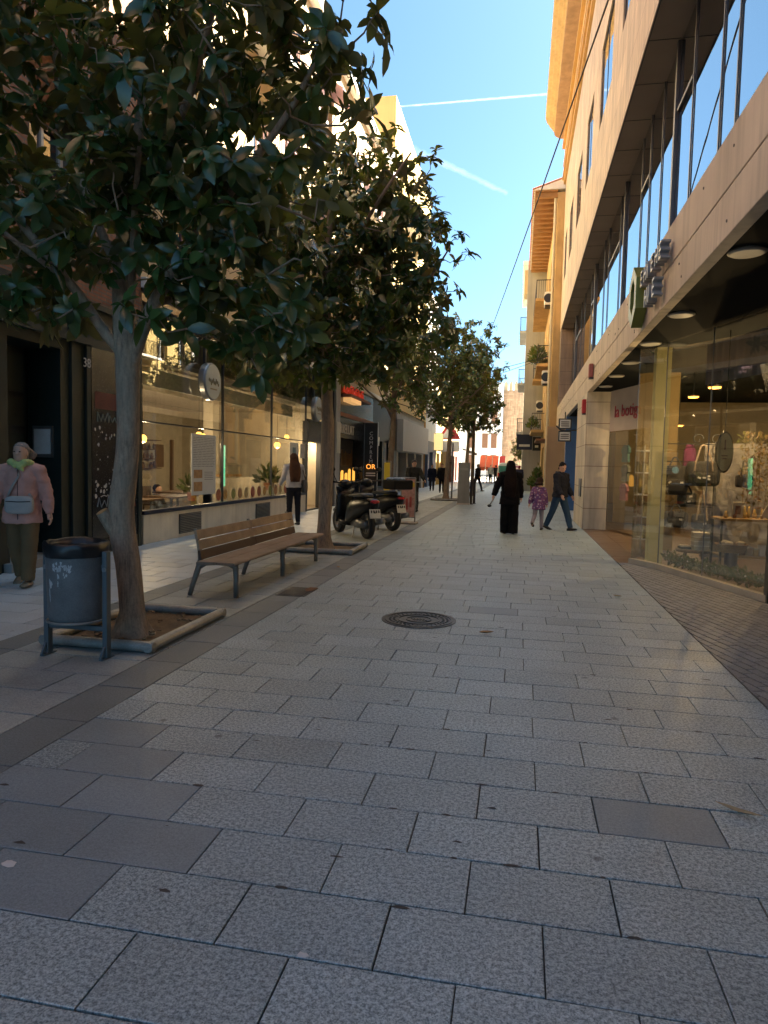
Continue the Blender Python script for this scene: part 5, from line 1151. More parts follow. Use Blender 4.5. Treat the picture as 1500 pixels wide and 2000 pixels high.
def scooter(label, box=True):
    t = thing('parked_scooter', label, 'scooter', (0,0,0), 'scooters parked between the magnolias')
    Mb = mat('scooter_black_plastic', (.006,.0065,.008), .3, var=.3, spec=.3); Mr = mat('tyre_rubber', (.018,.018,.018), .8, bmp=.3); Ma = mat('dull_alloy', (.22,.22,.22), .35, .7); Ms = mat('black_seat', (.02,.02,.022), .5)
    for y, nm in ((-.68, 'wheel'), (.68, 'wheel')):
        w_ = MB(); w_.lathe([(.17, -.055), (.22, -.062), (.255, -.045), (.265, 0), (.255, .045), (.22, .062), (.17, .055)], (0, y, .265), 28, 'x', cap=False); W = w_.build(nm, Mr, t, smooth=True)
        w_ = MB(); w_.lathe([(.175, -.04), (.165, -.03), (.165, .03), (.175, .04)], (0, y, .265), 28, 'x', cap=False); w_.lathe([(.05, -.05), (.05, .05)], (0, y, .265), 12, 'x')
        for k in range(5): a = k*2*PI/5; w_.obox((0, y + .11*cos(a), .265 + .11*sin(a)), (.03, .13, .03), Matrix.Rotation(a, 3, 'X'))
        w_.build('rim', Ma, W)
    def ring(y, w, z0, z1, n=12):
        return [(w*(abs(cos(2*PI*k/n))**.6)*(1 if cos(2*PI*k/n) > 0 else -1), y, (z0+z1)/2 + (z1-z0)/2*(abs(sin(2*PI*k/n))**.6)*(1 if sin(2*PI*k/n) > 0 else -1)) for k in range(n)]
    b = MB(); b.loft([ring(-1.0, .05, .66, .74), ring(-.92, .12, .56, .78), ring(-.6, .17, .46, .78), ring(-.25, .19, .32, .76), ring(-.05, .18, .22, .68), ring(.02, .17, .2, .5)]); b.build('rear_body', Mb, t, smooth=True)
    b = MB(); b.loft([ring(-.05, .17, .2, .32), ring(.25, .18, .2, .31), ring(.42, .17, .22, .38)]); b.build('footboard', Mb, t, smooth=True)
    b = MB(); b.loft([[(p[0], y0, z0) for p, y0, z0 in [((.2*cos(a), 0), .40 + .06*sin(a), z) for a in [2*PI*k/12 for k in range(12)]]] for z in (.25, .5, .75, .95)]); b.build('leg_shield', Mb, t, smooth=True)
    b = MB(); b.loft([ring(-.72, .10, .77, .83), ring(-.6, .15, .78, .87), ring(-.2, .15, .77, .85), ring(.0, .11, .76, .82)]); b.build('saddle', Ms, t, smooth=True)
    b = MB(); b.tube([(0, .68, .27), (0, .55, .55), (0, .42, .95)], .035, 8); b.loft([ring(.45, .06, .40, .5), ring(.68, .085, .5, .57), ring(.92, .05, .42, .47)]); b.build('front_fork', Mb, t, smooth=True)
    b = MB(); b.ball((0, .42, 1.0), (.15, .13, .10), 12, 8); b.tube([(-.34, .33, 1.06), (-.12, .4, 1.03), (.12, .4, 1.03), (.34, .33, 1.06)], .018, 8); b.build('handlebar', Mb, t, smooth=True)
    b = MB(); b.ball((0, .53, .98), (.09, .04, .06), 12, 8); b.build('headlight', mat('lamp_glass', (.5,.5,.5), .1), t, smooth=True)
    for s in (-1, 1):
        b = MB(); b.tube([(s*.2, .38, 1.05), (s*.26, .40, 1.2), (s*.30, .38, 1.27)], .008, 6); b.ball((s*.31, .37, 1.30), (.075, .015, .05), 12, 8); b.build('mirror', Mb, t, smooth=True)
    b = MB(); b.ball((0, -.99, .72), (.10, .03, .035), 12, 6); b.build('tail_light', mat('red_lens', (.35,.01,.012), .15), t, smooth=True)
    b = MB(); b.obox((0, -1.0, .50), (.22, .008, .17), Matrix.Rotation(-.25, 3, 'X')); pl = b.build('number_plate', mat('plate_white', (.62,.62,.58), .4), t)
    b = MB()
    for r_ in range(2):
        for k in range(4): b.obox((-.075+.05*k, -1.005 - .0*r_, .54-.075*r_), (.026, .004, .05), Matrix.Rotation(-.25, 3, 'X'))
    b.build('plate_marks', M_frame_d, pl); b = MB(); b.tube([(0, -.9, .6), (0, -.99, .5)], .03, 6); b.build('plate_bracket', Mb, t)
    b = MB(); b.tube([(.17, -.2, .24), (.18, -.5, .27), (.19, -.95, .36)], [.03, .05, .06], 10); b.build('exhaust', Ma, t, smooth=True)
    b = MB(); b.loft([ring(-.75, .12, .2, .35), ring(-.4, .12, .18, .38), ring(-.1, .1, .2, .34)]); b.build('engine', Ma, t, smooth=True)
    b = MB(); b.tube([(-.1, -.3, .22), (-.16, -.36, 0)], .014, 6); b.tube([(.1, -.3, .22), (.16, -.36, 0)], .014, 6); b.build('stand', Ma, t)
    return t
s1 = scooter('black scooter with a white number plate, nearer the slim trunk')
s1.scale = (1.1, 1.1, 1.1); s1.location = (-3.53, 14.62, 0); s1.rotation_euler = (0, 0, math.atan2(.61, .79))
s2 = copy_tree(s1, (-3.42, 16.5, 0), math.atan2(.61, .79) + .12, 'black scooter with a big wire top basket, next to the poster stand')
b = MB(); 
for k in range(2): pass
bk = MB(); bk.box(-.24, .24, -1.08, -.62, .90, 1.10); tb = bk.build('top_basket', mat('black_basket', (.006,.006,.007), .7, bmp=.4, spec=.2), s2, bevel=.03); tb.location = (0, 0, 0)
tb.data.transform(Matrix.Translation(Vector((s2.location.x, s2.location.y, 0))))
q = random.Random(6); bk = MB()
for i in range(7): bk.ball((q.uniform(-.18, .18), q.uniform(-1.0, -.7), 1.12), (.09, .07, .035), 8, 5)
clo = bk.build('folded_cover', mat('blue_white_cover', (.22,.30,.42), .6, var=.7, vs=9), s2); clo.data.transform(Matrix.Translation(Vector((s2.location.x, s2.location.y, 0))))

ps = thing('poster_stand', 'metal pavement poster stand with a pink picture and a yellow band beside the scooters', 'sign', (-2.88, 18.2, 0))
b = MB()
for x in (-3.08, -2.70): b.tube([(x, 18.2, .05), (x, 18.2, 1.22)], .018, 8)
b.tube([(-3.08, 18.2, 1.22), (-2.70, 18.2, 1.22)], .018, 8); b.tube([(-3.08, 18.2, .17), (-2.70, 18.2, .17)], .014, 8)
b.build('frame', M_steel, ps)
b = MB(); b.box(-3.14, -2.64, 17.95, 18.45, .0, .045); b.build('base', mat('concrete_base', (.32,.30,.26), .9), ps, bevel=.01)
b = MB(); b.box(-3.065, -2.715, 18.185, 18.215, .18, 1.19); b.build('board', mat('poster_pink', (.42,.24,.22), .55, var=.45, vs=6, fine=14), ps)
b = MB(); b.box(-3.06, -2.72, 18.178, 18.184, .98, 1.1); b.build('yellow_band', mat('poster_yellow', (.50,.36,.03), .5), ps)
b = MB(); b.box(-3.02, -2.78, 18.172, 18.178, 1.02, 1.05); [b.box(-3.05+.1*k, -2.99+.1*k, 18.178, 18.183, .3+.07*k, .62+.05*k) for k in range(3)]; b.build('picture_marks', mat('poster_mark', (.35,.06,.05), .6, var=.4), ps)
yb = thing('yellow_banner', 'narrow yellow banner standing behind the scooters', 'sign', (-3.75, 19.6, 0))
b = MB(); b.box(-3.83, -3.67, 19.6, 19.63, .1, 1.62); b.build('cloth', mat('banner_yellow', (.55,.42,.03), .7), yb); b = MB(); b.tube([(-3.64, 19.62, 0), (-3.64, 19.62, 1.66), (-3.85, 19.62, 1.66)], .012, 6); b.box(-3.9, -3.6, 19.5, 19.74, 0, .02); b.build('pole', M_steel, yb)
b = MB(); b.box(-3.79, -3.71, 19.592, 19.598, .3, .42); b.box(-3.79, -3.71, 19.592, 19.598, .5, .66); b.build('red_mark', M_redc, yb)

ip = thing('information_panel', 'blank grey upright information panel standing on the paving', 'panel', (-2.22, 28.5, 0))
b = MB(); b.box(-2.47, -1.99, 28.45, 28.56, .05, 1.72); b.build('slab', mat('grey_panel', (.27,.26,.23), .6, var=.1, streak=.4), ip, bevel=.01); b = MB(); b.box(-2.5, -1.96, 28.4, 28.6, 0, .05); b.build('base', M_conc, ip); b = MB(); b.box(-2.4, -2.06, 28.444, 28.449, 1.4, 1.5); b.build('plate', mat('panel_plate', (.33,.32,.28), .5), ip)
for x, y, lab in ((-1.93, 28.7, 'short dark bollard post touching the right edge of the grey panel'), (-1.84, 29.3, 'short dark bollard post a step behind the grey panel')):
    t = thing('bollard', lab, 'bollard', (x, y, 0), 'bollards by the grey panel'); b = MB(); b.lathe([(.055, 0), (.055, .95), (.062, .96), (.062, 1.02), (.03, 1.06)], (x, y, 0), 14); b.build('post', mat('brown_post', (.07,.05,.04), .6), t); b = MB(); b.lathe([(.09, 0), (.09, .02)], (x, y, 0), 14); b.build('foot', M_frame_d, t)
sk = thing('tree_stake', 'slim steel stake standing beside the leaning magnolia trunk', 'stake', (-2.98, 31.3, 0)); b = MB(); b.tube([(-2.98, 31.3, 0), (-2.98, 31.3, 2.6)], .035, 8); b.build('pole', M_steel, sk); b = MB(); b.tube([(-2.98, 31.3, 1.7), (-3.2, 31.38, 1.72)], .02, 6); b.build('tie', M_frame_d, sk)

# delivery van far down the street, seen from behind
V = thing('delivery_van', 'silver grey van with green tinted rear windows parked far down the street', 'van', (-.95, 62, 0))
Mv = mat('van_paint', (.40,.44,.46), .3, .2, var=.05); Mvg = mat('green_tinted_glass', (.03,.12,.10), .1)
b = MB(); b.loft([[(x, y, z) for x, z in ((-1.86,.35), (-1.9,1.0), (-1.8,1.75), (-1.6,1.95), (-.3,1.95), (-.1,1.75), (.0,1.0), (-.04,.35))] for y in (60.0, 60.05, 64.2)] + [[(x, 65.3, z*.62) for x, z in ((-1.8,.5), (-1.85,1.0), (-1.7,1.6), (-1.5,1.7), (-.4,1.7), (-.2,1.6), (-.05,1.0), (-.1,.5))]]); b.build('body', Mv, V, bevel=.05)
b = MB(); b.box(-1.74, -.97, 59.97, 59.995, 1.12, 1.68); b.box(-.93, -.16, 59.97, 59.995, 1.12, 1.68); b.build('rear_window', Mvg, V)
for x in (-1.84, -.18): b = MB(); b.box(x, x+.12, 59.96, 59.997, .8, 1.1); b.build('tail_light', mat('red_lens_van', (.35,.02,.02), .2), V)
b = MB(); b.box(-1.85, -.05, 59.88, 59.99, .3, .48); b.build('bumper', M_frame_d, V)
for x in (-1.75, -.35):
    for y in (60.9, 64.0): b = MB(); b.lathe([(.33, 0), (.33, .2)], (x, y, .33), 18, 'x'); b.build('wheel', mat('van_tyre', (.02,.02,.02), .8), V)

# ------------------------------------------------------------------ boutique on the right: glass, room and window display
G0, G1, G2, G3 = (1.88, 12.07), (2.20, 11.53), (2.98, 9.02), (3.35, 7.8)
BQ = thing('boutique_shopfront', 'glazed gift boutique under the stone building with a slanting display window', 'shopfront', (2.6, 11, 0))
def pane(parent, p, q_, z0, z1, name='shop_window', m=None, th=.01):
    d = Vector((q_[0]-p[0], q_[1]-p[1], 0)); n_ = Vector((-d.y, d.x, 0)).normalized()*th/2
    b = MB(); b.add([(p[0]-n_.x,p[1]-n_.y,z0),(q_[0]-n_.x,q_[1]-n_.y,z0),(q_[0]+n_.x,q_[1]+n_.y,z0),(p[0]+n_.x,p[1]+n_.y,z0),(p[0]-n_.x,p[1]-n_.y,z1),(q_[0]-n_.x,q_[1]-n_.y,z1),(q_[0]+n_.x,q_[1]+n_.y,z1),(p[0]+n_.x,p[1]+n_.y,z1)], [(0,3,2,1),(4,5,6,7),(0,1,5,4),(1,2,6,5),(2,3,7,6),(3,0,4,7)])
    return b.build(name, m or M_sglass, parent)
def lerp2(p, q_, t): return (p[0]+(q_[0]-p[0])*t, p[1]+(q_[1]-p[1])*t)
for p, q_ in ((G0, lerp2(G0, G1, .985)), (G1, lerp2(G1, G2, .47)), (lerp2(G1, G2, .475), lerp2(G2, G1, .01)), (G2, G3)): pane(BQ, p, q_, .09, 3.54)
pane(BQ, (1.885, 12.10), (2.75, 15.0), .03, 3.54); pane(BQ, (2.23, 18.5), (2.95, 16.1), .03, 2.5, 'glass_door')
pane(BQ, (2.23, 18.5), (2.95, 16.1), 2.52, 3.54, 'name_panel', mat('pale_lilac_panel', (.50,.44,.44), .6, var=.06), .03)
dv = Vector((2.95-2.23, 16.1-18.5, 0)).normalized()
text('shop_name', 'la botiga', .42, .006, mat('raspberry_letters', (.38,.05,.09), .6), BQ, Vector((2.23, 18.5, 2.86)) + dv*.28 + Vector((dv.y, -dv.x, 0))*.03, dv, UP)
b = MB()
for p, q_ in ((G0, G1), (G1, G2), (G2, G3)):
    d = (Vector((q_[0]-p[0], q_[1]-p[1], 0))).normalized(); n_ = Vector((d.y, -d.x, 0)); 
    vs = []
    for z in (0, .085):
        for P_0, o in ((p, -.05), (q_, -.05), (q_, .05), (p, .05)): vs.append((P_0[0]+n_.x*o, P_0[1]+n_.y*o, z))
    b.add(vs, [(0,3,2,1),(4,5,6,7),(0,1,5,4),(1,2,6,5),(2,3,7,6),(3,0,4,7)])
b.build('window_kerb', mat('cream_kerb', (.42,.39,.31), .6), BQ)
b = MB()
for p in (G2,): b.box(p[0]-.03, p[0]+.05, p[1]-.14, p[1]-.0, .0, 3.54)
b.build('dark_post', M_black, BQ)
pm = lerp2(G1, G2, .472); b = MB(); b.box(pm[0]-.006, pm[0]+.006, pm[1]-.008, pm[1]+.008, .09, 3.54); b.box(G1[0]-.005, G1[0]+.008, G1[1]-.006, G1[1]+.006, .09, 3.54); b.build('joint_strips', M_steel, BQ)
M_yel = mat('cream_yellow_paint', (.60,.55,.26), .6, var=.06)
b = MB(); b.box(2.10, 2.33, 11.86, 12.1, .04, 3.53); b.build('yellow_column', M_yel, BQ)
b = MB(); b.quad((1.9,6,.03), (8,6,.03), (8,21,.03), (1.9,21,.03)); fl = b.build('shop_floor', mat('shop_floor', (.17,.12,.08), .5), BQ)
fl.data.clear_geometry(); fl.data.from_pydata([(x-2.6, y-11, .03) for x, y in ((1.9,12.05),(2.22,11.52),(3.0,9.02),(3.36,7.8),(8,7.8),(8,18.4),(2.3,18.4),(2.95,16.1),(2.75,15.0))], [], [tuple(range(9))])
b = MB(); b.quad((7.9,6,.03), (7.9,21,.03), (7.9,21,3.5), (7.9,6,3.5)); b.quad((2.7,21,.03), (8,21,.03), (8,21,3.5), (2.7,21,3.5)); b.quad((2.7,7,.03), (8,7,.03), (8,7,3.5), (2.7,7,3.5)); b.build('shop_walls', mat('shop_wall', (.30,.24,.13), .8), BQ)
M_gwall = mat('golden_panel', (.46,.33,.13), .6, var=.1)
b = MB(); b.box(2.42, 2.9, 13.9, 13.96, .04, 3.4); b.build('golden_panel', M_gwall, BQ)
b = MB()   # lilac pleated valance just behind the glass
pts = []; n = 90
for i in range(n+1):
    t = i/n; p = lerp2((2.50, 10.9), (3.28, 8.35), t); d = .012*sin(i*1.15); pts.append((p[0] + .13 + d, p[1] + .05))
vs = [(x, y, z) for (x, y) in pts for z in (2.82, 3.4)]
b.add(vs, [(2*i, 2*i+2, 2*i+3, 2*i+1) for i in range(n)]); b.build('pleated_valance', mat('lilac_fabric', (.30,.25,.25), .85, var=.12), BQ, smooth=True)
b = MB(); b.box(3.15, 4.9, 12.9, 12.95, .06, 2.05); b.build('grey_backdrop', mat('grey_backdrop', (.36,.34,.33), .8), BQ)

def downlight(x, y, z, lab, power):
    t = thing('shop_downlight', lab, 'lamp', (x, y, z), 'warm downlights in the boutique')
    b = MB(); b.lathe([(.10, .02), (.09, .0), (.07, -.004)], (x, y, z), 20); b.build('glow_disc', emit('amber_disc', (1, .42, .08), .5), t)
    b = MB(); b.tube([(x, y, z+.02), (x, y, 3.5)], .01, 6); b.lathe([(.105, .022), (.11, .05)], (x, y, z), 20); b.build('fitting', M_frame_d, t)
    l = bpy.data.lights.new('lamp_light', 'POINT'); l.energy = power * .3; l.color = (1, .66, .3); l.shadow_soft_size = .012
    lo = bpy.data.objects.new('lamp_light', l); COL.objects.link(lo); lo.parent = t; lo.location = (0, 0, -.35)
downlight(3.0, 11.9, 2.88, 'amber downlight above the hanging bags in the boutique', 30)
downlight(3.6, 10.6, 2.75, 'amber downlight above the display table in the boutique', 30)
downlight(3.3, 14.6, 3.0, 'amber downlight deep in the boutique behind the grey backdrop', 40)
downlight(3.6, 17.2, 2.6, 'amber downlight over the clothes rail in the boutique entrance', 30)
M_cr = mat('cream_card', (.52,.47,.36), .7, var=.15)
M_bagm = mat('charcoal_canvas', (.022,.023,.026), .8, var=.25, vs=9, bmp=.4); M_bagm2 = mat('grey_canvas', (.055,.058,.065), .8, var=.2); M_tagm = mat('white_tag', (.6,.6,.6), .7)
def soft_box(b, c, s, n=20, m=10, e=.55):
    rings = []
    for i in range(m+1):
        t = -PI/2 + PI*i/m; ct = abs(cos(t))**e; st_ = abs(sin(t))**e * (1 if sin(t) > 0 else -1); ct = max(ct, .02)
        rings.append([(c[0] + s[0]/2*ct*abs(cos(2*PI*k/n))**e*(1 if cos(2*PI*k/n) > 0 else -1), c[1] + s[1]/2*ct*abs(sin(2*PI*k/n))**e*(1 if sin(2*PI*k/n) > 0 else -1), c[2] + s[2]/2*st_) for k in range(n)])
    b.loft(rings)
def bag(label, c, s, m, strap=None, tags=1, badge=False, strapm=None, flap=True):
    t = thing('display_bag', label, 'bag', (c[0], c[1], c[2]-s[2]/2), 'bags hanging in the boutique window')
    b = MB(); soft_box(b, c, s, e=.36); b.build('bag_body', m, t, smooth=True)
    if flap: b = MB(); soft_box(b, (c[0], c[1]-s[1]*.42, c[2]-s[2]*.18), (s[0]*.7, s[1]*.4, s[2]*.45), e=.4); b.build('front_pocket', m, t, smooth=True)
    if strap:
        for dx in (-.3, .25): b = MB(); b.tube([(c[0]+s[0]*dx, c[1]-s[1]*.5, c[2]+s[2]*.1), (c[0]+s[0]*dx*.9, c[1]-s[1]*.45, c[2]+s[2]*.45), (c[0]+s[0]*dx*.3, c[1], c[2]+s[2]*.5+strap), (c[0], c[1]+.02, c[2]+s[2]*.5+strap+.02)], .014, 6, flat=.4); b.build('strap', strapm or m, t)
    q2 = random.Random(int(c[0]*1000)); b = MB()
    for i in range(tags): b.obox((c[0] + s[0]*q2.uniform(-.3, .35), c[1]-s[1]*.66, c[2] + s[2]*q2.uniform(-.3, .35)), (.05, .004, .03), Matrix.Rotation(q2.uniform(-.6, .6), 3, 'Y'))
    b.build('price_tag', M_tagm, t)
    if badge: b = MB(); b.lathe([(.055, -.004), (.055, .0)], (c[0]-.02, c[1]-s[1]*.5-.035, c[2]+s[2]*.34), 20, 'y'); b.build('round_badge', mat('blue_badge', (.12,.26,.42), .5, var=.5, vs=20), t)
    return t
bag('black rucksack with a round blue badge, leftmost of the hanging bags', (2.58, 12.45, 1.40), (.42, .2, .5), M_bagm, .12, 2, True)
bag('large charcoal tote with pale handles hanging from the hooked rack', (3.0, 12.35, 1.52), (.52, .2, .42), M_bagm, .25, 4, False, mat('taupe_strap', (.24,.19,.15), .8))
bag('grey satchel hanging lowest at the left below the rucksack', (2.62, 12.4, .74), (.38, .15, .28), M_bagm2, .1, 1)
bag('small dark grey pouch at the foot of the rack beside the table', (3.0, 12.3, .72), (.30, .14, .26), M_bagm2, .3, 1, False, mat('pale_strap', (.34,.28,.22), .8))
bag('small black drawstring bag hanging beside the dried flowers', (3.42, 11.6, 1.42), (.24, .14, .2), M_bagm, .2, 0, flap=False)
bag('dark green folded satchel between the rucksack and the tote on the rack', (2.80, 12.5, 1.08), (.30, .13, .24), mat('dark_olive_canvas', (.03,.034,.03), .8, var=.2), .1, 2)
sc_ = thing('purple_scarf', 'purple scarf draped behind the tote in the boutique window', 'scarf', (2.86, 12.7, 1.6))
b = MB(); b.loft([[(2.86 + w_*cos(2*PI*k/14) + .01*sin(k*2), 12.72 + .03*sin(2*PI*k/14), z) for k in range(14)] for z, w_ in ((1.5,.09), (1.7,.11), (1.9,.10), (2.03,.05))]); b.build('cloth', mat('purple_cloth', (.16,.03,.10), .9, var=.4, vs=14), sc_, smooth=True); b = MB(); [b.tube([(2.80+.02*k, 12.70, 1.5), (2.80+.02*k, 12.70, 1.42)], .004, 4) for k in range(7)]; b.build('fringe', M_bagm, sc_)
for k in range(10):
    x = 3.02 + .09*k; t = thing('display_box', 'small pale gift boxes and tins on the lower shelf of the display table', 'box', (x, 11.1, .326), 'gift boxes on the lower shelf'); h_ = (.09,.14,.07,.18,.11)[k % 5]
    b = MB(); b.box(x-.035, x+.035, 11.02, 11.16, .327, .327+h_); b.build('box_body', (M_cr, M_gwall, M_white, M_shutter)[k % 4], t, bevel=.004); b = MB(); b.box(x-.037, x+.037, 11.018, 11.162, .328+h_, .343+h_); b.build('box_lid', (M_white, M_cr)[k % 2], t)
rk = thing('display_rack', 'black metal display rack with curled hooks holding the bags', 'rack', (2.85, 12.55, .04))
b = MB()
for x in (2.45, 3.25): b.tube([(x, 12.62, .04), (x, 12.62, 2.05)], .012, 6)
for z in (.95, 1.72, 2.02): b.tube([(2.45, 12.62, z), (3.25, 12.62, z)], .009, 6)
b.build('frame', M_black, rk)
b = MB()
for x in (2.95, 3.25): b.tube([(x + .1*cos(a*.35)*(1-a/26), 12.6, 2.1 + .1*sin(a*.35)*(1-a/26)) for a in range(20)], .011, 6)
b.build('scroll_hooks', M_black, rk)
tb_ = thing('display_table', 'black framed display table with a wooden top in the boutique window', 'table', (3.35, 11.1, .04))
b = MB(); b.box(2.92, 3.95, 10.85, 11.4, .84, .875); b.box(2.95, 3.92, 10.9, 11.38, .30, .325); b.build('table_top', mat('oak_top', (.30,.20,.09), .5, var=.2, vs=8), tb_)
for x in (2.94, 3.93):
    for y in (10.88, 11.37): b = MB(); b.box(x-.014, x+.014, y-.014, y+.014, .04, .838); b.build('leg', M_black, tb_)
def goods(name, label, cat, build, group=None, loc=(3.4, 11, .876)):
    t = thing(name, label, cat, loc, group); build(t); return t
def g1(t): 
    b = MB(); b.obox((3.18, 11.0, 1.0), (.15, .02, .24), Matrix.Rotation(.2, 3, 'X')); b.build('frame', M_cr, t); b = MB(); b.obox((3.18, 10.985, 1.0), (.08, .006, .13), Matrix.Rotation(.2, 3, 'X')); b.build('picture', M_shutter, t)
goods('picture_frame', 'small upright cream picture frame at the left of the display table', 'picture frame', g1)
def g2(t):
    b = MB(); b.obox((3.66, 10.98, 1.02), (.22, .02, .3), Matrix.Rotation(.35, 3, 'Y') @ Matrix.Rotation(.3, 3, 'X')); b.build('frame', M_cr, t); b = MB(); b.obox((3.66, 10.963, 1.02), (.09, .006, .17), Matrix.Rotation(.35, 3, 'Y') @ Matrix.Rotation(.3, 3, 'X')); b.build('picture', M_frame_d, t)
goods('picture_frame', 'larger tilted picture frame at the right of the display table', 'picture frame', g2)
for i in range(9):
    x = 3.05 + i*.085 + random.uniform(-.02, .02); y = 11.08 + random.uniform(-.08, .2); r = random.uniform(.02, .045); h_ = random.uniform(.07, .2)
    t = thing('trinket', 'small cream and brown trinkets crowded on the display table', 'trinket', (x, y, .876), 'trinkets on the display table')
    b = MB(); b.lathe([(r*.7, .877), (r, .877+h_*.4), (r*.4, .877+h_*.8), (r*.5, .877+h_)], (x, y, 0), 10); b.build('body', random.choice((M_cr, M_gwall, M_shutter, M_white)), t, smooth=True); b = MB(); b.ball((x, y, .88+h_), r*.5, 8, 5); b.build('top', M_gwall, t, smooth=True)
bt = thing('wicker_basket', 'round wicker basket heaped with pale goods below the display table', 'basket', (3.05, 10.75, .42))
b = MB(); b.lathe([(.0001,.40),(.17,.40),(.22,.52),(.205,.52),(.16,.43),(.0001,.43)], (3.05,10.75,0), 24, cap=False); b.build('basket', mat('wicker', (.28,.17,.08), .8, var=.35, vs=14, fine=30, bmp=.6), bt)
b = MB(); [b.ball((3.05 + .12*cos(k*2.1), 10.75 + .1*sin(k*2.1), .53), (.06,.05,.035), 8, 5) for k in range(8)]; b.build('goods', M_cr, bt); b = MB(); b.tube([(3.05,10.75,.04),(3.05,10.75,.4)], .09, 12); b.build('pedestal', M_navy, bt)
sl2 = thing('wooden_stool', 'low dark round stool under the books in the boutique window', 'stool', (2.72, 11.5, .04)); b = MB(); b.lathe([(.26,.30),(.27,.32),(.26,.34)], (2.72,11.5,0), 24); b.build('seat', M_woodd, sl2)
for a in range(4): b = MB(); b.tube([(2.72+.16*cos(a*PI/2+.6), 11.5+.16*sin(a*PI/2+.6), .3), (2.72+.22*cos(a*PI/2+.6), 11.5+.22*sin(a*PI/2+.6), .04)], .018, 6); b.build('leg', M_woodd, sl2)
for k in range(4):
    t = thing('boxed_book', ('topmost', 'second', 'third', 'lowest')[k] + ' cream boxed book of the stack on the round stool', 'book', (2.78, 11.45, .56-.068*k), 'cream books on the stool'); z = .345 + .068*(3-k)
    b = MB(); b.box(2.68, 2.9, 11.33, 11.55, z, z+.06); b.build('cover', M_cr, t, bevel=.004); b = MB(); b.box(2.675, 2.905, 11.325, 11.555, z+.06, z+.066); b.build('lid', M_white, t)
t = thing('grey_booklets', 'flat grey booklets beside the cream books on the stool', 'book', (2.57, 11.5, .345)); b = MB(); b.box(2.5, 2.66, 11.4, 11.6, .345, .375); b.build('cover', M_bagm2, t); b = MB(); b.box(2.51, 2.65, 11.41, 11.59, .378, .40); b.build('top_cover', M_plinth, t)
ov = thing('oval_hanging_sign', 'cream oval sign with a black rim hanging in the boutique window', 'sign', (2.78, 10.35, 1.5))
b = MB(); n = 36; rg_ = lambda s: [(2.78 + .115*s*cos(2*PI*k/n), 1.83 + .29*s*sin(2*PI*k/n)) for k in range(n)]
b.prism(rg_(1.0), 1, 10.35, 10.38); b.build('rim', M_black, ov); b = MB(); b.prism(rg_(.9), 1, 10.338, 10.348); b.build('face', mat('oval_cream', (.50,.42,.20), .6), ov)
b = MB(); b.tube([(2.78, 10.365, 2.12), (2.78, 10.365, 3.5)], .006, 6); b.build('chain', M_black, ov); b = MB(); b.obox((2.78, 10.334, 1.93), (.018, .004, .14)); b.obox((2.78, 10.334, 1.78), (.08, .004, .015)); b.obox((2.78, 10.334, 1.74), (.06, .004, .012)); b.build('print', M_shutter, ov)
# dried flowers and curtain at the right, garland at the foot of the glass
rg0 = np.random.default_rng(31); n = 900; P = np.stack([rg0.uniform(3.35, 4.15, n), rg0.uniform(11.45, 11.7, n), 1.0 + 1.15*rg0.random(n)**.7], 1); dd = rg0.normal(size=(n,3)) + np.array([0,0,1.2])
df_ = thing('dried_flowers', 'brown dried flowers forming a screen behind the display table', 'flowers', (3.7, 11.5, .9)); me = leaf_mesh('blossoms', P - np.array([3.7,11.5,.9]), dd, rg0.normal(size=(n,3)), rg0.uniform(.04,.09,n), rg0.random(n)*.9, False); link('blossoms', me, leaf_mat('dried_petals', (.24,.15,.07), (.2,.12,.06), .8), df_)
b = MB(); [b.tube([(3.4+.08*k, 11.58, .9), (3.4+.08*k+.03*(-1)**k, 11.55, 1.9)], .004, 4) for k in range(10)]; b.build('stems', M_shutter, df_)
gl_ = thing('fir_garland', 'dark green garland with pale specks lying along the foot of the boutique glass', 'garland', (2.6, 10.4, .05)); n = 2600; tt = rg0.random(n)
p0 = np.array(G1) + np.array([.16, .05]); p1 = np.array(G3) + np.array([.16, .05]); pm_ = np.array(G2) + np.array([.17, .05]); 
base = np.where(tt[:,None] < .68, p0 + (pm_-p0)*(tt[:,None]/.68), pm_ + (p1-pm_)*((tt[:,None]-.68)/.32)); P = np.concatenate([base + rg0.normal(size=(n,2))*.045, (.13 + np.abs(rg0.normal(size=n))*.05)[:,None]], 1)
me = leaf_mesh('fir_needles', P - np.array([2.6,10.4,.05]), rg0.normal(size=(n,3)) + np.array([0,0,.5]), rg0.normal(size=(n,3)), rg0.uniform(.05,.10,n), rg0.random(n)*.7, False); link('fir_needles', me, M_leaf, gl_)
b = MB(); 
for i in range(26): t_ = random.random(); p = p0 + (pm_-p0)*t_; b.ball((p[0]+random.gauss(0,.03), p[1]+random.gauss(0,.04), .21), .014, 6, 4)
b.build('baubles', M_white, gl_)
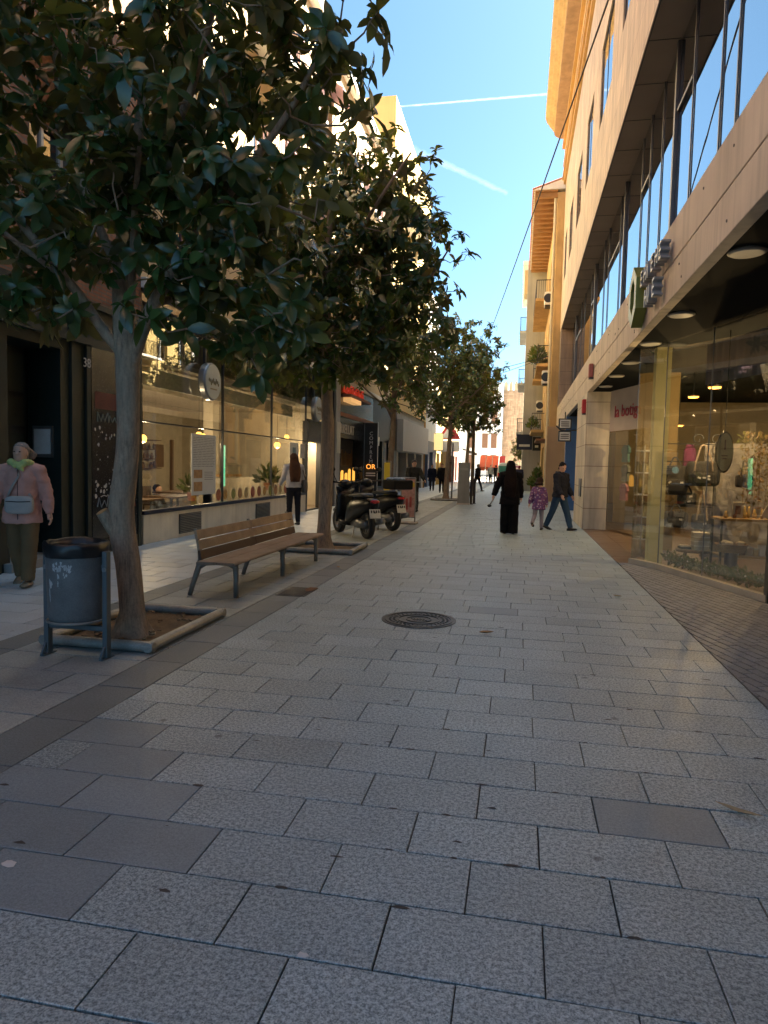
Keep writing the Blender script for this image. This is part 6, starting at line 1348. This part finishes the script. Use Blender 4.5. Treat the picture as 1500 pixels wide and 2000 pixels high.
# children's clothes in the entrance window and a lit glass cabinet
Mcl = {'teal': (.10,.19,.20), 'grey green': (.24,.25,.21), 'pink': (.45,.22,.24), 'mustard': (.34,.22,.04), 'flowered': (.32,.12,.12)}
for (nm, tpos, z, wd) in (('teal', .25, 1.75, .34), ('grey green', .26, 1.28, .34), ('pink', .24, .80, .36), ('mustard', .62, 1.75, .3), ('flowered', .58, .30, .34)):
    c = Vector((2.23, 18.5, 0)) + dv*(2.5*tpos) + Vector((-dv.y, dv.x, 0))*.16
    t = thing('small_dress', nm + ' child dress hanging in the boutique entrance window', 'clothes', (c.x, c.y, z), 'child clothes in the entrance window')
    R3 = Matrix((dv, Vector((-dv.y, dv.x, 0)), Vector((0,0,1)))).transposed(); b = MB()
    prof = [(-.5,0), (-.44,.5), (-.62,.56), (-.56,.8), (-.3,.98), (-.12,1), (0,.93), (.12,1), (.3,.98), (.56,.8), (.62,.56), (.44,.5), (.5,0)]
    vs = []
    for y in (-.03, .03): vs += [tuple(c + R3 @ Vector((px*wd, y, 0)) + Vector((0,0,z + pz*.42))) for px, pz in prof]
    k = len(prof); b.add(vs, [tuple(range(k)), tuple(range(k, 2*k))[::-1]] + [(i, (i+1) % k, k+(i+1) % k, k+i) for i in range(k)]); b.build('cloth', mat('dress_' + nm.replace(' ', '_'), Mcl[nm], .9, var=.35 if nm in ('flowered','pink') else .12, vs=22 if nm in ('flowered','pink') else 6), t)
    b = MB(); top = c + Vector((0,0,z+.42)); b.tube([top - dv*.12, top + Vector((0,0,.05)), top + dv*.12], .006, 5); b.tube([top + Vector((0,0,.05)), top + Vector((0,0,.12))], .005, 5); b.build('hanger', M_frame_d, t)
cb_ = thing('glass_cabinet', 'narrow glass cabinet with white shelves and small coloured goods by the boutique entrance', 'cabinet', (2.4, 13.4, .04))
b = MB(); [b.box(2.2, 2.5, 13.1, 13.7, z, z+.02) for z in (.3,.7,1.1,1.5,1.9)]; b.build('shelves', M_white, cb_); b = MB(); [b.box(x, x+.02, y, y+.02, .04, 2.0) for x in (2.18,2.5) for y in (13.08,13.7)]; b.build('frame', mat('pale_frame', (.5,.47,.38), .5), cb_)
b = MB(); q = random.Random(2)
for z in (.32,.72,1.12,1.52):
    for k in range(4): b.box(2.24+.06*k, 2.28+.06*k, 13.15, 13.3, z+.001, z+q.uniform(.08,.24))
b.build('boxes', mat('mixed_goods', (.36,.30,.12), .6, var=.7, vs=12), cb_)
# ------------------------------------------------------------------ people
def remeshed(b, name, m, parent, vox, smooth=3, wr=0., wf=9., seed=0):
    """join overlapping lofts into one continuous skin and give cloth its folds"""
    me = bpy.data.meshes.new('tmp'); me.from_pydata(b.v, [], b.f); me.update()
    o = bpy.data.objects.new('tmp', me); COL.objects.link(o)
    r = o.modifiers.new('r', 'REMESH'); r.mode = 'VOXEL'; r.voxel_size = vox
    s = o.modifiers.new('s', 'SMOOTH'); s.iterations = smooth; s.factor = .5
    out = evaluated_mesh(o); bpy.data.objects.remove(o); bpy.data.meshes.remove(me)
    out.name = name
    if wr:
        n = len(out.vertices); co = np.zeros(n*3); out.vertices.foreach_get('co', co); co = co.reshape(-1, 3)
        no = np.array([v.normal[:] for v in out.vertices])
        for i in range(n):
            p = co[i]; f = mnoise.noise(Vector((p[0]*wf, p[1]*wf, p[2]*wf*1.5 + seed))) + .6*mnoise.noise(Vector((p[0]*wf*2.3 + 5, p[1]*wf*2.3, p[2]*wf*2.9 + seed)))
            co[i] = p + no[i] * f * wr
        out.vertices.foreach_set('co', co.ravel()); out.update()
    out.materials.clear()
    return link(name, out, m, parent, smooth=True)
def ell(c, rx, ry, n=20, fwd=(0,1,0), e=1.):
    return [(c[0] + rx*cos(2*PI*k/n), c[1] + ry*sin(2*PI*k/n), c[2]) for k in range(n)]
M_skin = mat('skin', (.58,.35,.26), .55, var=.06, bmp=.02)
M_eyew = mat('eye_dark', (.05,.035,.03), .2)
def person(label, loc, rotz, h=1.7, coat=None, trousers=(.03,.03,.035), hair=(.05,.03,.02), shoe=(.03,.03,.03), lf=(8, 0), rf=(-8, 6), la=(0, 8, 10), ra=(0, 8, 10), coat_len=.80, bulk=.03, wide=0., hairlen=0., head_yaw=0., head_pitch=0., vox=.009, hood=False, beard=False, cap=None, flare=0., hairvol=0., coatmat=None, trmat=None, lean=.02, sleeves=True, group=None, seat=False, bun=False, shoulder=.185, hs=1.):
    """one figure in its own space, facing +y; lf/rf = thigh swing and knee bend in degrees; la/ra = arm swing, spread, elbow bend"""
    t = thing('person', label, 'person', loc, group)
    S = h/1.70; R = math.radians
    def V3(x, y, z): return Vector((x*S, y*S, z*S))
    legs = []
    for sx, (sw, kb) in ((-1, lf), (1, rf)):
        hip = Vector((sx*.088, 0, .90)); kn = hip + Vector((sx*.01, sin(R(sw))*.43, -cos(R(sw))*.43)); a2 = R(sw - kb)
        an = kn + Vector((0, sin(a2)*.41, -cos(a2)*.41)); legs.append((hip, kn, an, sw - kb))
    low = min(l[2].z for l in legs) - .075
    def sh(v): return Vector((v.x*S, v.y*S, (v.z - low)*S))
    nb = 0 - low
    body = MB()
    ch = lean
    tor = [((0,0,.86), .155,.105), ((0,0,.95), .165,.115), ((0,ch*.4,1.08), .14,.10), ((0,ch*.8,1.22), .158,.112), ((0,ch,1.34), .17,.11), ((0,ch,1.42), .13,.085), ((0,ch+.005,1.47), .06,.058), ((0,ch+.015,1.53), .052,.055)]
    def rings(T, ix=0., iy=0.): return [[tuple(sh(Vector(p))) for p in ell(c, rx + ix, ry + iy)] for c, rx, ry in T]
    body.loft(rings(tor))
    hd = MB(); HC = Vector((0, ch+.035, 1.60 + (hs-1)*.11))
    hp = [(-.115,.045,.05,.02), (-.095,.058,.07,.012), (-.06,.068,.085,.005), (-.02,.074,.095,0), (.03,.076,.098,-.005), (.07,.07,.09,-.008), (.1,.05,.065,-.008), (.115,.02,.025,-.008)]
    hr = [[(rx*cos(2*PI*k/22), ry*sin(2*PI*k/22) + oy, z) for k in range(22)] for z, rx, ry, oy in hp]
    hd.loft(hr)
    hd.loft([[(w_*cos(2*PI*k/8), .085 + d + .3*w_*sin(2*PI*k/8), z) for k in range(8)] for z, w_, d in ((.03,.009,.0), (.005,.013,.012), (-.02,.018,.024), (-.034,.014,.012))])
    for sx in (-1, 1): hd.ball((sx*.076, -.005, -.005), (.012,.024,.034), 8, 6)
    hd.ball((0, .092, -.062), (.024,.008,.007), 8, 4)
    HM = Matrix.Translation(HC) @ Matrix.Rotation(head_yaw, 4, 'Z') @ Matrix.Rotation(-head_pitch, 4, 'X') @ Matrix.Scale(hs, 4)
    def hx(b_):
        b_.xf(HM); b_.v = [tuple(sh(Vector(p))) for p in b_.v]; return b_
    hx(hd); body.v, body.f = body.v, body.f; body.add(hd.v, hd.f)
    for hip, kn, an, ang in legs:
        pts = [hip + Vector((0,0,.03)), hip*.5 + kn*.5, kn, kn*.6 + an*.4, an]; body.tube([sh(p) for p in pts], [.088*S, .072*S, .054*S, .053*S, .036*S], 14)
        fo = R(max(-35, min(35, ang))) ; d = Vector((0, cos(fo*.6), sin(fo*.6)*.8)); body.tube([sh(an - d*.04 - Vector((0,0,.04))), sh(an + d*.06 - Vector((0,0,.045))), sh(an + d*.16 - Vector((0,0,.055)))], [.036*S, .038*S, .022*S], 10)
    arms = []
    for sx, (sw, spd, eb) in ((-1, la), (1, ra)):
        s0 = Vector((sx*shoulder, ch, 1.395)); 
        d1 = Vector((sx*sin(R(spd)), sin(R(sw))*cos(R(spd)), -cos(R(sw))*cos(R(spd)))); e0 = s0 + d1*.285
        d2 = Vector((sx*sin(R(spd))*.6, sin(R(sw+eb))*cos(R(spd)), -cos(R(sw+eb))*cos(R(spd)))).normalized(); w0 = e0 + d2*.245
        arms.append((s0, e0, w0, d2, sx))
        body.tube([sh(Vector((sx*.11, ch, 1.41))), sh(s0), sh(s0*.5+e0*.5), sh(e0), sh(e0*.5+w0*.5), sh(w0)], [.055*S,.055*S,.047*S,.04*S,.037*S,.026*S], 12)
        side = d2.cross(Vector((0,1,0))).normalized() if abs(d2.y) < .95 else Vector((1,0,0)); fwd = side.cross(d2).normalized()
        palm_n = side; k0 = w0 + d2*.085
        body.tube([sh(w0 - d2*.01), sh(w0 + d2*.035), sh(k0)], [.026*S, .034*S, .032*S], 10, flat=.55 if abs(palm_n.z) < .5 else .55)
        for q in range(4):
            off = fwd * (.026 - .0175*q); L_ = (.072, .08, .075, .058)[q]; cu = side * (-sx)
            b0 = k0 + off - d2*.012; b1 = b0 + d2*L_*.45 + cu*.006*(-1); b2 = b1 + d2*L_*.33 - cu*(-.014); b3 = b2 + d2*L_*.2 + cu*.018
            body.tube([sh(b0), sh(b1), sh(b2), sh(b3)], [.0095*S,.009*S,.0085*S,.0065*S], 7)
        th0 = w0 + d2*.03 + fwd*.02; body.tube([sh(th0), sh(th0 + d2*.03 + fwd*.026), sh(th0 + d2*.06 + fwd*.030)], [.013*S,.011*S,.008*S], 7)
    if beard: pass
    bo = remeshed(body, 'body', M_skin, t, vox*.85, 3)
    # trousers
    b = MB(); fl_ = flare
    b.loft(rings([((0,0,.80), .135+wide*.5,.10+wide*.3), ((0,0,.88), .168+wide*.4,.122+wide*.3), ((0,0,.97), .17,.122), ((0,ch*.3,1.04), .15,.108)], .012, .012))
    for hip, kn, an, ang in legs:
        e_ = an + (an-kn).normalized()*(.005 if not fl_ else .055)
        b.tube([sh(p) for p in (hip + Vector((0,0,.02)), hip*.5+kn*.5, kn, kn*.5+an*.5, e_)], [(.10+wide)*S, (.088+wide)*S, (.072+wide*1.1+fl_*.4)*S, (.066+wide*1.1+fl_*.7)*S, (.056+wide+fl_)*S], 16)
    remeshed(b, 'trousers', trmat or mat('trouser_cloth', trousers, .9, var=.15, fine=70, spec=.15), t, vox, 3, .006*S, 8, 3)
    # shoes
    for hip, kn, an, ang in legs:
        fo = R(max(-40, min(40, ang)))*.6; d = Vector((0, cos(fo), sin(fo)*.9)); up_ = Vector((0, -sin(fo), cos(fo)))
        b = MB(); rr = []
        for (u, w_, hh) in ((-.085,.03,.03), (-.07,.042,.075), (-.02,.046,.09), (.05,.05,.07), (.12,.052,.052), (.17,.045,.045), (.195,.02,.025)):
            c = an - Vector((0,0,.075))*1.0 + d*u
            rr.append([tuple(sh(c + Vector((w_*cos(2*PI*k/12), 0, 0)) + up_*(hh*.5 + hh*.5*sin(2*PI*k/12) if True else 0))) for k in range(12)])
        b.loft(rr); b.build_local = True
        so_ = MB(); so_.v = b.v; so_.f = b.f; me = bpy.data.meshes.new('shoe'); me.from_pydata(so_.v, [], so_.f); me.update(); link('shoe', me, mat('shoe_leather', shoe, .6, var=.2), t, smooth=True)
    # coat or jumper
    if coat is not None:
        b = MB(); z0 = coat_len; T = [((0,0.01,z0), .195+bulk,.155+bulk), ((0,0.008,(z0+.95)/2), .186+bulk,.142+bulk)] if z0 < .9 else [((0,0,z0), .172+bulk,.125+bulk)]
        T += [((0,ch*.3,1.02), .165+bulk,.12+bulk), ((0,ch*.7,1.16), .162+bulk,.12+bulk), ((0,ch,1.30), .172+bulk,.12+bulk), ((0,ch,1.40), .145+bulk*.8,.098+bulk*.6), ((0,ch+.005,1.46), .075+bulk*.5,.075+bulk*.4), ((0,ch+.005,1.485), .066+bulk*.3,.068+bulk*.3)]
        b.loft(rings(T))
        if sleeves:
            for s0, e0, w0, d2, sx in arms:
                b.tube([sh(Vector((sx*.10, ch, 1.40))), sh(s0), sh(s0*.5+e0*.5), sh(e0), sh(e0*.45+w0*.55), sh(w0 + d2*.01)], [(.062+bulk*.8)*S, (.064+bulk*.8)*S, (.058+bulk*.7)*S, (.053+bulk*.6)*S, (.049+bulk*.55)*S, (.04+bulk*.4)*S], 14)
        if hood: b.loft(rings([((0,ch-.06,1.40), .12,.08), ((0,ch-.055,1.46), .135,.09), ((0,ch-.05,1.50), .12,.085)]))
        remeshed(b, 'coat', coatmat or mat('coat_cloth', coat, .9, var=.14, vs=5, fine=80, spec=.15), t, vox, 3, .013*S, 8, 1)
    # hair
    hb = MB(); v = hairvol
    if cap is None:
        hb.loft([[((rx+.008+v)*cos(2*PI*k/20), (ry+.010+v)*sin(2*PI*k/20) + oy - .012, z) for k in range(20)] for z, rx, ry, oy in ((.0,.071,.072,-.040), (.03,.073,.084,-.022), (.05,.073,.088,-.014), (.07,.072,.092,-.010), (.1,.058,.072,-.010), (.124+v,.028,.035,-.012))])
        hb.loft([[((.072+v)*cos(2*PI*k/16), (.058+v)*sin(2*PI*k/16) - .05, z) for k in range(16)] for z in (-.075, -.03, .03, .08)])
    if bun: hb.ball((0, -.10, -.05), (.03,.05,.05), 10, 8)
    hx(hb)
    if hairlen:
        n_ = 6; rr = []
        for i in range(n_+1):
            u = i/n_; z = 1.66 - u*hairlen; wd = .085 + v + .05*min(1, u*2) - .05*max(0, u-.6)*1.5; dp = .07 + v*.5
            yy = ch - .035 - .085*min(1, u*1.6) - (.03 if u > .3 else 0)
            rr.append([tuple(sh(Vector((wd*cos(2*PI*k/18), yy + dp*sin(2*PI*k/18), z)))) for k in range(18)])
        hb.loft(rr)
    if hb.v: remeshed(hb, 'hair', mat('hair', hair, .8, var=.35, vs=4, fine=60, spec=.12), t, vox*.9, 2, .007*S, 16, 2)
    if cap is not None:
        cb2 = MB(); cb2.loft([[((rx+.014)*cos(2*PI*k/22), (ry+.014)*sin(2*PI*k/22) + oy - .012, z) for k in range(22)] for z, rx, ry, oy in ((.0,.076,.086,-.028), (.045,.076,.094,-.012), (.08,.07,.09,-.010), (.108,.052,.066,-.012), (.126,.02,.026,-.012))]); hx(cb2)
        remeshed(cb2, 'hat', mat('knit_hat', cap, .9, var=.12, vs=12, fine=90, bmp=.5), t, vox*.8, 3)
    for sx in (-1, 1):
        e_ = MB(); e_.ball((sx*.031, .086, .010), (.013,.008,.007), 8, 6); hx(e_); me = bpy.data.meshes.new('eye'); me.from_pydata(e_.v, [], e_.f); me.update(); link('eye', me, M_eyew, t, smooth=True)
    t.rotation_euler = (0, 0, rotz)
    P = dict(t=t, S=S, sh=sh, arms=arms, hx=hx, ch=ch, legs=legs)
    return P
def local_part(P, b, name, m, smooth=True, vox=None, wr=0):
    if vox: return remeshed(b, name, m, P['t'], vox, 3, wr, 14, 4)
    me = bpy.data.meshes.new(name); me.from_pydata(b.v, [], b.f); me.update(); return link(name, me, m, P['t'], smooth=smooth)
def world_thing(P, name, label, cat, parts):
    """a thing carried by a person: own top-level object in the person's place"""
    t = thing(name, label, cat, tuple(P['t'].location)); t.rotation_euler = P['t'].rotation_euler
    for nm, b, m in parts:
        me = bpy.data.meshes.new(nm); me.from_pydata(b.v, [], b.f); me.update(); link(nm, me, m, t, smooth=True)
    return t
E_ang = lambda dx, dy: math.atan2(-dx, dy)

# woman in the pink jacket, walking towards us at the left edge
ladyP = person('person in pink jacket and lime scarf with grey hair walking past the dark green doorway', (-5.88, 7.35, 0), E_ang(.36, -.93), 1.70,
    coat=(.58,.32,.27), trousers=(.17,.115,.06), shoe=(.22,.16,.10), lf=(13, 4), rf=(-9, 14), la=(-6, 15, 14), ra=(6, 13, 16), coat_len=.76, bulk=.034, wide=.018, head_yaw=-.12, head_pitch=-.03, vox=.0075, hair=(.24,.21,.20), hairlen=.13, hairvol=.0, hood=True, shoulder=.195)
sh = ladyP['sh']
b = MB(); pts = [sh(Vector((.105*cos(a), .045+.10*sin(a), 1.475+.02*sin(a*3)))) for a in [2*PI*k/24 for k in range(25)]]; b.tube(pts, [.040+.008*sin(k*1.7) for k in range(25)], 10)
b.tube([sh(Vector((.02, .13, 1.47))), sh(Vector((-.03, .155, 1.43))), sh(Vector((-.06, .15, 1.38)))], [.04,.035,.012], 8); local_part(ladyP, b, 'scarf', mat('lime_scarf', (.42,.52,.20), .85, var=.2, vs=8), vox=.008, wr=.006)
b = MB(); b.tube([sh(Vector((.0 + .085*s, -.055, 1.5-.02*i))) for i, s in enumerate((-1,-.6,0,.6,1))], .03, 8); local_part(ladyP, b, 'hood_lining', mat('pale_lining', (.45,.36,.31), .9, var=.2), vox=.009, wr=.005)
b = MB(); b.tube([sh(Vector((0, .165, 1.40))), sh(Vector((.0, .172, 1.2))), sh(Vector((0, .185, .95))), sh(Vector((0, .18, .78)))], .006, 6); local_part(ladyP, b, 'zip', mat('dark_zip', (.12,.06,.06), .6))
bb_ = MB(); soft_box(bb_, tuple(sh(Vector((-.035, .225, .985)))), (.32, .10, .215), e=.5)
st1 = MB(); st1.tube([sh(Vector(p)) for p in ((.11, .19, 1.07), (.05, .20, 1.2), (-.02, .175, 1.33), (.04,.11,1.465))], .014, 6, flat=.4); st2 = MB(); st2.tube([sh(Vector(p)) for p in ((-.17, .19, 1.07), (-.13, .2, 1.12))], .014, 6, flat=.4)
zp = MB(); zp.tube([sh(Vector(p)) for p in ((-.17, .275, 1.03), (-.04, .279, 1.025), (.1, .275, 1.03))], .006, 6)
world_thing(ladyP, 'shoulder_bag', 'cream crossbody bag worn across the pink jacket', 'bag', [('bag_body', bb_, mat('cream_bag', (.40,.38,.36), .6, var=.1, vs=8, bmp=.3)), ('strap', st1, mat('cream_strap', (.36,.32,.30), .7)), ('strap', st2, mat('cream_strap', (.36,.32,.30), .7)), ('zip', zp, M_frame_d)])

# woman in white looking into the cafe
w2 = person('person with long brown hair in a white jumper facing the cafe window', (-5.55, 16.6, 0), E_ang(-.55, .85), 1.74, coat=(.50,.47,.47), trousers=(.018,.018,.024), hair=(.085,.04,.022), lf=(3, 2), rf=(-3, 2), la=(10, 12, 45), ra=(8, 12, 50), coat_len=.90, bulk=.03, hairlen=.62, vox=.009, hairvol=.012)
sh = w2['sh']; b1_ = MB(); soft_box(b1_, tuple(sh(Vector((.26, -.02, .93)))), (.13, .34, .34)); b2_ = MB(); b2_.tube([sh(Vector(p)) for p in ((.28,.10,1.05),(.24,.06,1.3),(.15,.02,1.49),(.22,-.06,1.3),(.27,-.14,1.05))], .013, 6)
world_thing(w2, 'shoulder_bag', 'soft dark grey bag on the shoulder of the person in the white jumper', 'bag', [('bag_body', b1_, mat('taupe_bag', (.10,.085,.07), .7, var=.2)), ('strap', b2_, mat('taupe_strap2', (.09,.075,.06), .7))])

# woman all in black walking away
w3 = person('person with long dark hair in black coat and wide trousers walking away', (-.20, 16.4, 0), E_ang(-.05, 1), 1.66, coat=(.006,.0055,.007), trousers=(.005,.005,.006), hair=(.009,.005,.005), lf=(5, 2), rf=(-3, 4), la=(-8, 26, 4), ra=(2, 10, 14), coat_len=.70, bulk=.05, wide=.035, flare=.02, hairlen=.78, vox=.009, hairvol=.02)
s0, e0, w0, d2, sx = w3['arms'][0]; sh = w3['sh']; b1_ = MB(); b1_.tube([sh(w0 + Vector((.02,0,-.03))), sh(w0 + Vector((-.05,-.02,-.16))), sh(w0 + Vector((-.085,-.03,-.22)))], [.014,.016,.018], 8); b2_ = MB(); b2_.ball(tuple(sh(w0 + Vector((-.10,-.035,-.25)))), (.05,.04,.035), 10, 6)
world_thing(w3, 'folded_umbrella', 'short dark object like a folded umbrella held low by the person in black', 'umbrella', [('shaft', b1_, M_steel), ('handle', b2_, M_black)])

# child and man
def flowered(name, base, dots):
    m, nt, b = _nt(name); co = texco(nt); c = ramp(nt, noise(nt, co, 12, 2), [(.35, base), (.65, tuple(q*1.5 for q in base))])
    for i, (d, sc) in enumerate(dots):
        v = nt.nodes.new('ShaderNodeTexVoronoi'); v.inputs['Scale'].default_value = sc; L(nt, co, v.inputs['Vector']); c = mixc(nt, ramp(nt, v.outputs['Distance'], [(.26, .95), (.34, 0.)]), c, d)
    L(nt, c, b.inputs['Base Color']); b.inputs['Roughness'].default_value = .7; return m
w4 = person('small child in a flowered purple jacket and grey leggings walking beside the man', (.50, 17.75, 0), E_ang(.25, 1), 1.24, coat=(.1,.04,.14), coatmat=flowered('purple_flowers', (.095,.035,.13), [((.42,.34,.42), 15), ((.30,.10,.16), 22)]), trousers=(.26,.23,.27), hair=(.028,.017,.013), shoe=(.02,.018,.022), lf=(-18, 38), rf=(8, 2), la=(-14, 18, 8), ra=(8, 10, 10), coat_len=.70, bulk=.045, hairlen=.10, vox=.008, hairvol=.016, head_pitch=.05, hs=1.26, shoulder=.165)
w5 = person('man in navy hooded jacket and jeans striding toward the stone pier, head bowed', (1.02, 18.0, 0), E_ang(.72, -.62), 1.72, coat=(.022,.024,.034), trousers=(.035,.07,.125), hair=(.012,.010,.010), shoe=(.014,.014,.016), lf=(21, 3), rf=(-19, 8), la=(4, 10, 26), ra=(14, 8, 22), coat_len=.86, bulk=.036, wide=.008, head_yaw=-.35, head_pitch=.42, vox=.008, hood=True)
# two people in dark coats walking away along the shop fronts, and others farther on
person('person in dark blue coat, left of two walkers by the pale fascia', (-5.35, 43.0, 0), E_ang(.1, -1), 1.60, coat=(.016,.018,.035), trousers=(.012,.013,.02), hair=(.14,.12,.11), lf=(10, 4), rf=(-8, 10), coat_len=.62, bulk=.06, vox=.014)
person('person in black, right of two walkers by the pale fascia', (-4.45, 40.4, 0), E_ang(.1, -1), 1.66, coat=(.010,.010,.013), trousers=(.010,.010,.013), hair=(.015,.012,.012), lf=(-6, 8), rf=(8, 2), coat_len=.78, bulk=.045, vox=.014)
person('person in dark clothes stepping past the grey information panel with one foot lifted', (-2.62, 44.5, 0), E_ang(.9, -.4), 1.74, coat=(.012,.012,.018), trousers=(.014,.016,.024), hair=(.015,.012,.012), lf=(22, 6), rf=(-20, 34), la=(-16, 14, 20), ra=(18, 14, 24), coat_len=.80, bulk=.045, vox=.014)
person('person with a pale top standing by the orange canvas far down the street', (-2.75, 67.5, 0), E_ang(.2, -1), 1.72, coat=(.30,.33,.33), trousers=(.02,.03,.035), lf=(4, 0), rf=(-4, 0), coat_len=.85, vox=.016)
person('person in black standing beside the pale-topped one by the orange canvas', (-2.25, 67.9, 0), E_ang(-.2, 1), 1.74, coat=(.012,.012,.014), trousers=(.015,.015,.018), lf=(4, 0), rf=(-4, 0), coat_len=.8, vox=.016)
person('person with reddish hair and a dark blue coat in front of the pink stall goods', (-.02, 47.0, 0), E_ang(0, 1), 1.66, coat=(.03,.035,.07), trousers=(.02,.022,.04), hair=(.20,.03,.05), lf=(8, 2), rf=(-6, 6), coat_len=.72, bulk=.045, vox=.014)

person('person in a mustard top seated at the cafe table nearest the sticker panel', (-8.25, 12.75, -.42), E_ang(1, .1), 1.66, coat=(.42,.24,.04), trousers=(.02,.02,.03), hair=(.05,.03,.02), lf=(84, 84), rf=(84, 84), la=(30, 8, 60), ra=(35, 8, 55), coat_len=.84, vox=.014)
person('person in a grey top seated deep in the cafe behind the menu poster', (-9.1, 16.2, -.42), E_ang(1, .2), 1.70, coat=(.16,.19,.22), trousers=(.02,.02,.03), hair=(.03,.02,.02), lf=(84, 84), rf=(84, 84), la=(30, 8, 60), ra=(35, 8, 55), coat_len=.84, vox=.014)
for (x, y, lab) in ((-8.3, 12.75, 'cafe chair under the person in the mustard top'), (-9.15, 16.2, 'cafe chair under the person in the grey top')):
    c = thing('cafe_chair', lab, 'chair', (x, y, .02), 'cafe chairs'); b = MB(); b.box(x-.2, x+.22, y-.2, y+.2, .40, .44); b.build('seat', M_woodd, c); b = MB(); b.box(x-.22, x-.19, y-.2, y+.2, .441, .88); b.build('backrest', M_woodd, c)
    for dx in (-.18, .18):
        for dy in (-.18, .18): b = MB(); b.tube([(x+dx, y+dy, .02), (x+dx, y+dy, .40)], .015, 5); b.build('leg', M_frame_d, c)

# cyclist behind the poster stand
cyx, cyy = -3.52, 23.3
w6 = person('person in a dark jacket and cap astride a bicycle behind the poster stand', (cyx, cyy-.1, 0), E_ang(.35, -1), 1.70, coat=(.035,.035,.03), trousers=(.025,.025,.028), hair=(.02,.02,.02), cap=(.03,.035,.055), lf=(14, 10), rf=(6, 4), la=(42, 14, 16), ra=(42, 14, 16), coat_len=.82, bulk=.035, vox=.012, lean=.08)
K = thing('bicycle', 'dark bicycle with a thin pale handlebar held by the capped rider behind the poster stand', 'bicycle', (cyx, cyy, 0)); M_bike = mat('bike_paint', (.03,.032,.03), .4, .3)
def kl(nm, b, m, par=K):
    me = bpy.data.meshes.new(nm); me.from_pydata(b.v, [], b.f); me.update(); return link(nm, me, m, par, smooth=True)
for y in (-.52, .52):
    b = MB(); b.tube([(0, y + .33*cos(2*PI*k/28), .345 + .33*sin(2*PI*k/28)) for k in range(29)], .022, 8, cap=False); W = kl('wheel', b, mat('bike_tyre', (.02,.02,.02), .8))
    b = MB(); [b.tube([(0, y, .345), (0, y + .31*cos(2*PI*k/14), .345 + .31*sin(2*PI*k/14))], .003, 4) for k in range(14)]; kl('spokes', b, M_steel, W)
b = MB(); [b.tube(p, .018, 8) for p in ([(0,-.52,.345),(0,-.05,.32),(0,-.18,.82),(0,-.52,.345)], [(0,-.05,.32),(0,.40,.75)], [(0,-.16,.74),(0,.38,.82)], [(0,.36,.92),(0,.42,.70),(0,.52,.345)])]; kl('frame', b, M_bike)
b = MB(); b.tube([(-.3,.28,1.02),(-.12,.36,1.0),(.12,.36,1.0),(.3,.28,1.02)], .014, 8); b.tube([(0,.36,1.0),(0,.36,.9)], .014, 6); kl('handlebar', b, mat('pale_bar', (.4,.4,.38), .3, .6)); b = MB(); b.ball((0,-.2,.88), (.07,.13,.035), 10, 6); kl('saddle', b, M_black)
K.rotation_euler = (0, 0, E_ang(.35, -1)); K.location = (cyx, cyy - .05, 0)

# ------------------------------------------------------------------ tidy: labels stay unique, groups only where shared
for o in bpy.data.objects:
    if o.name.startswith('goods'): pass
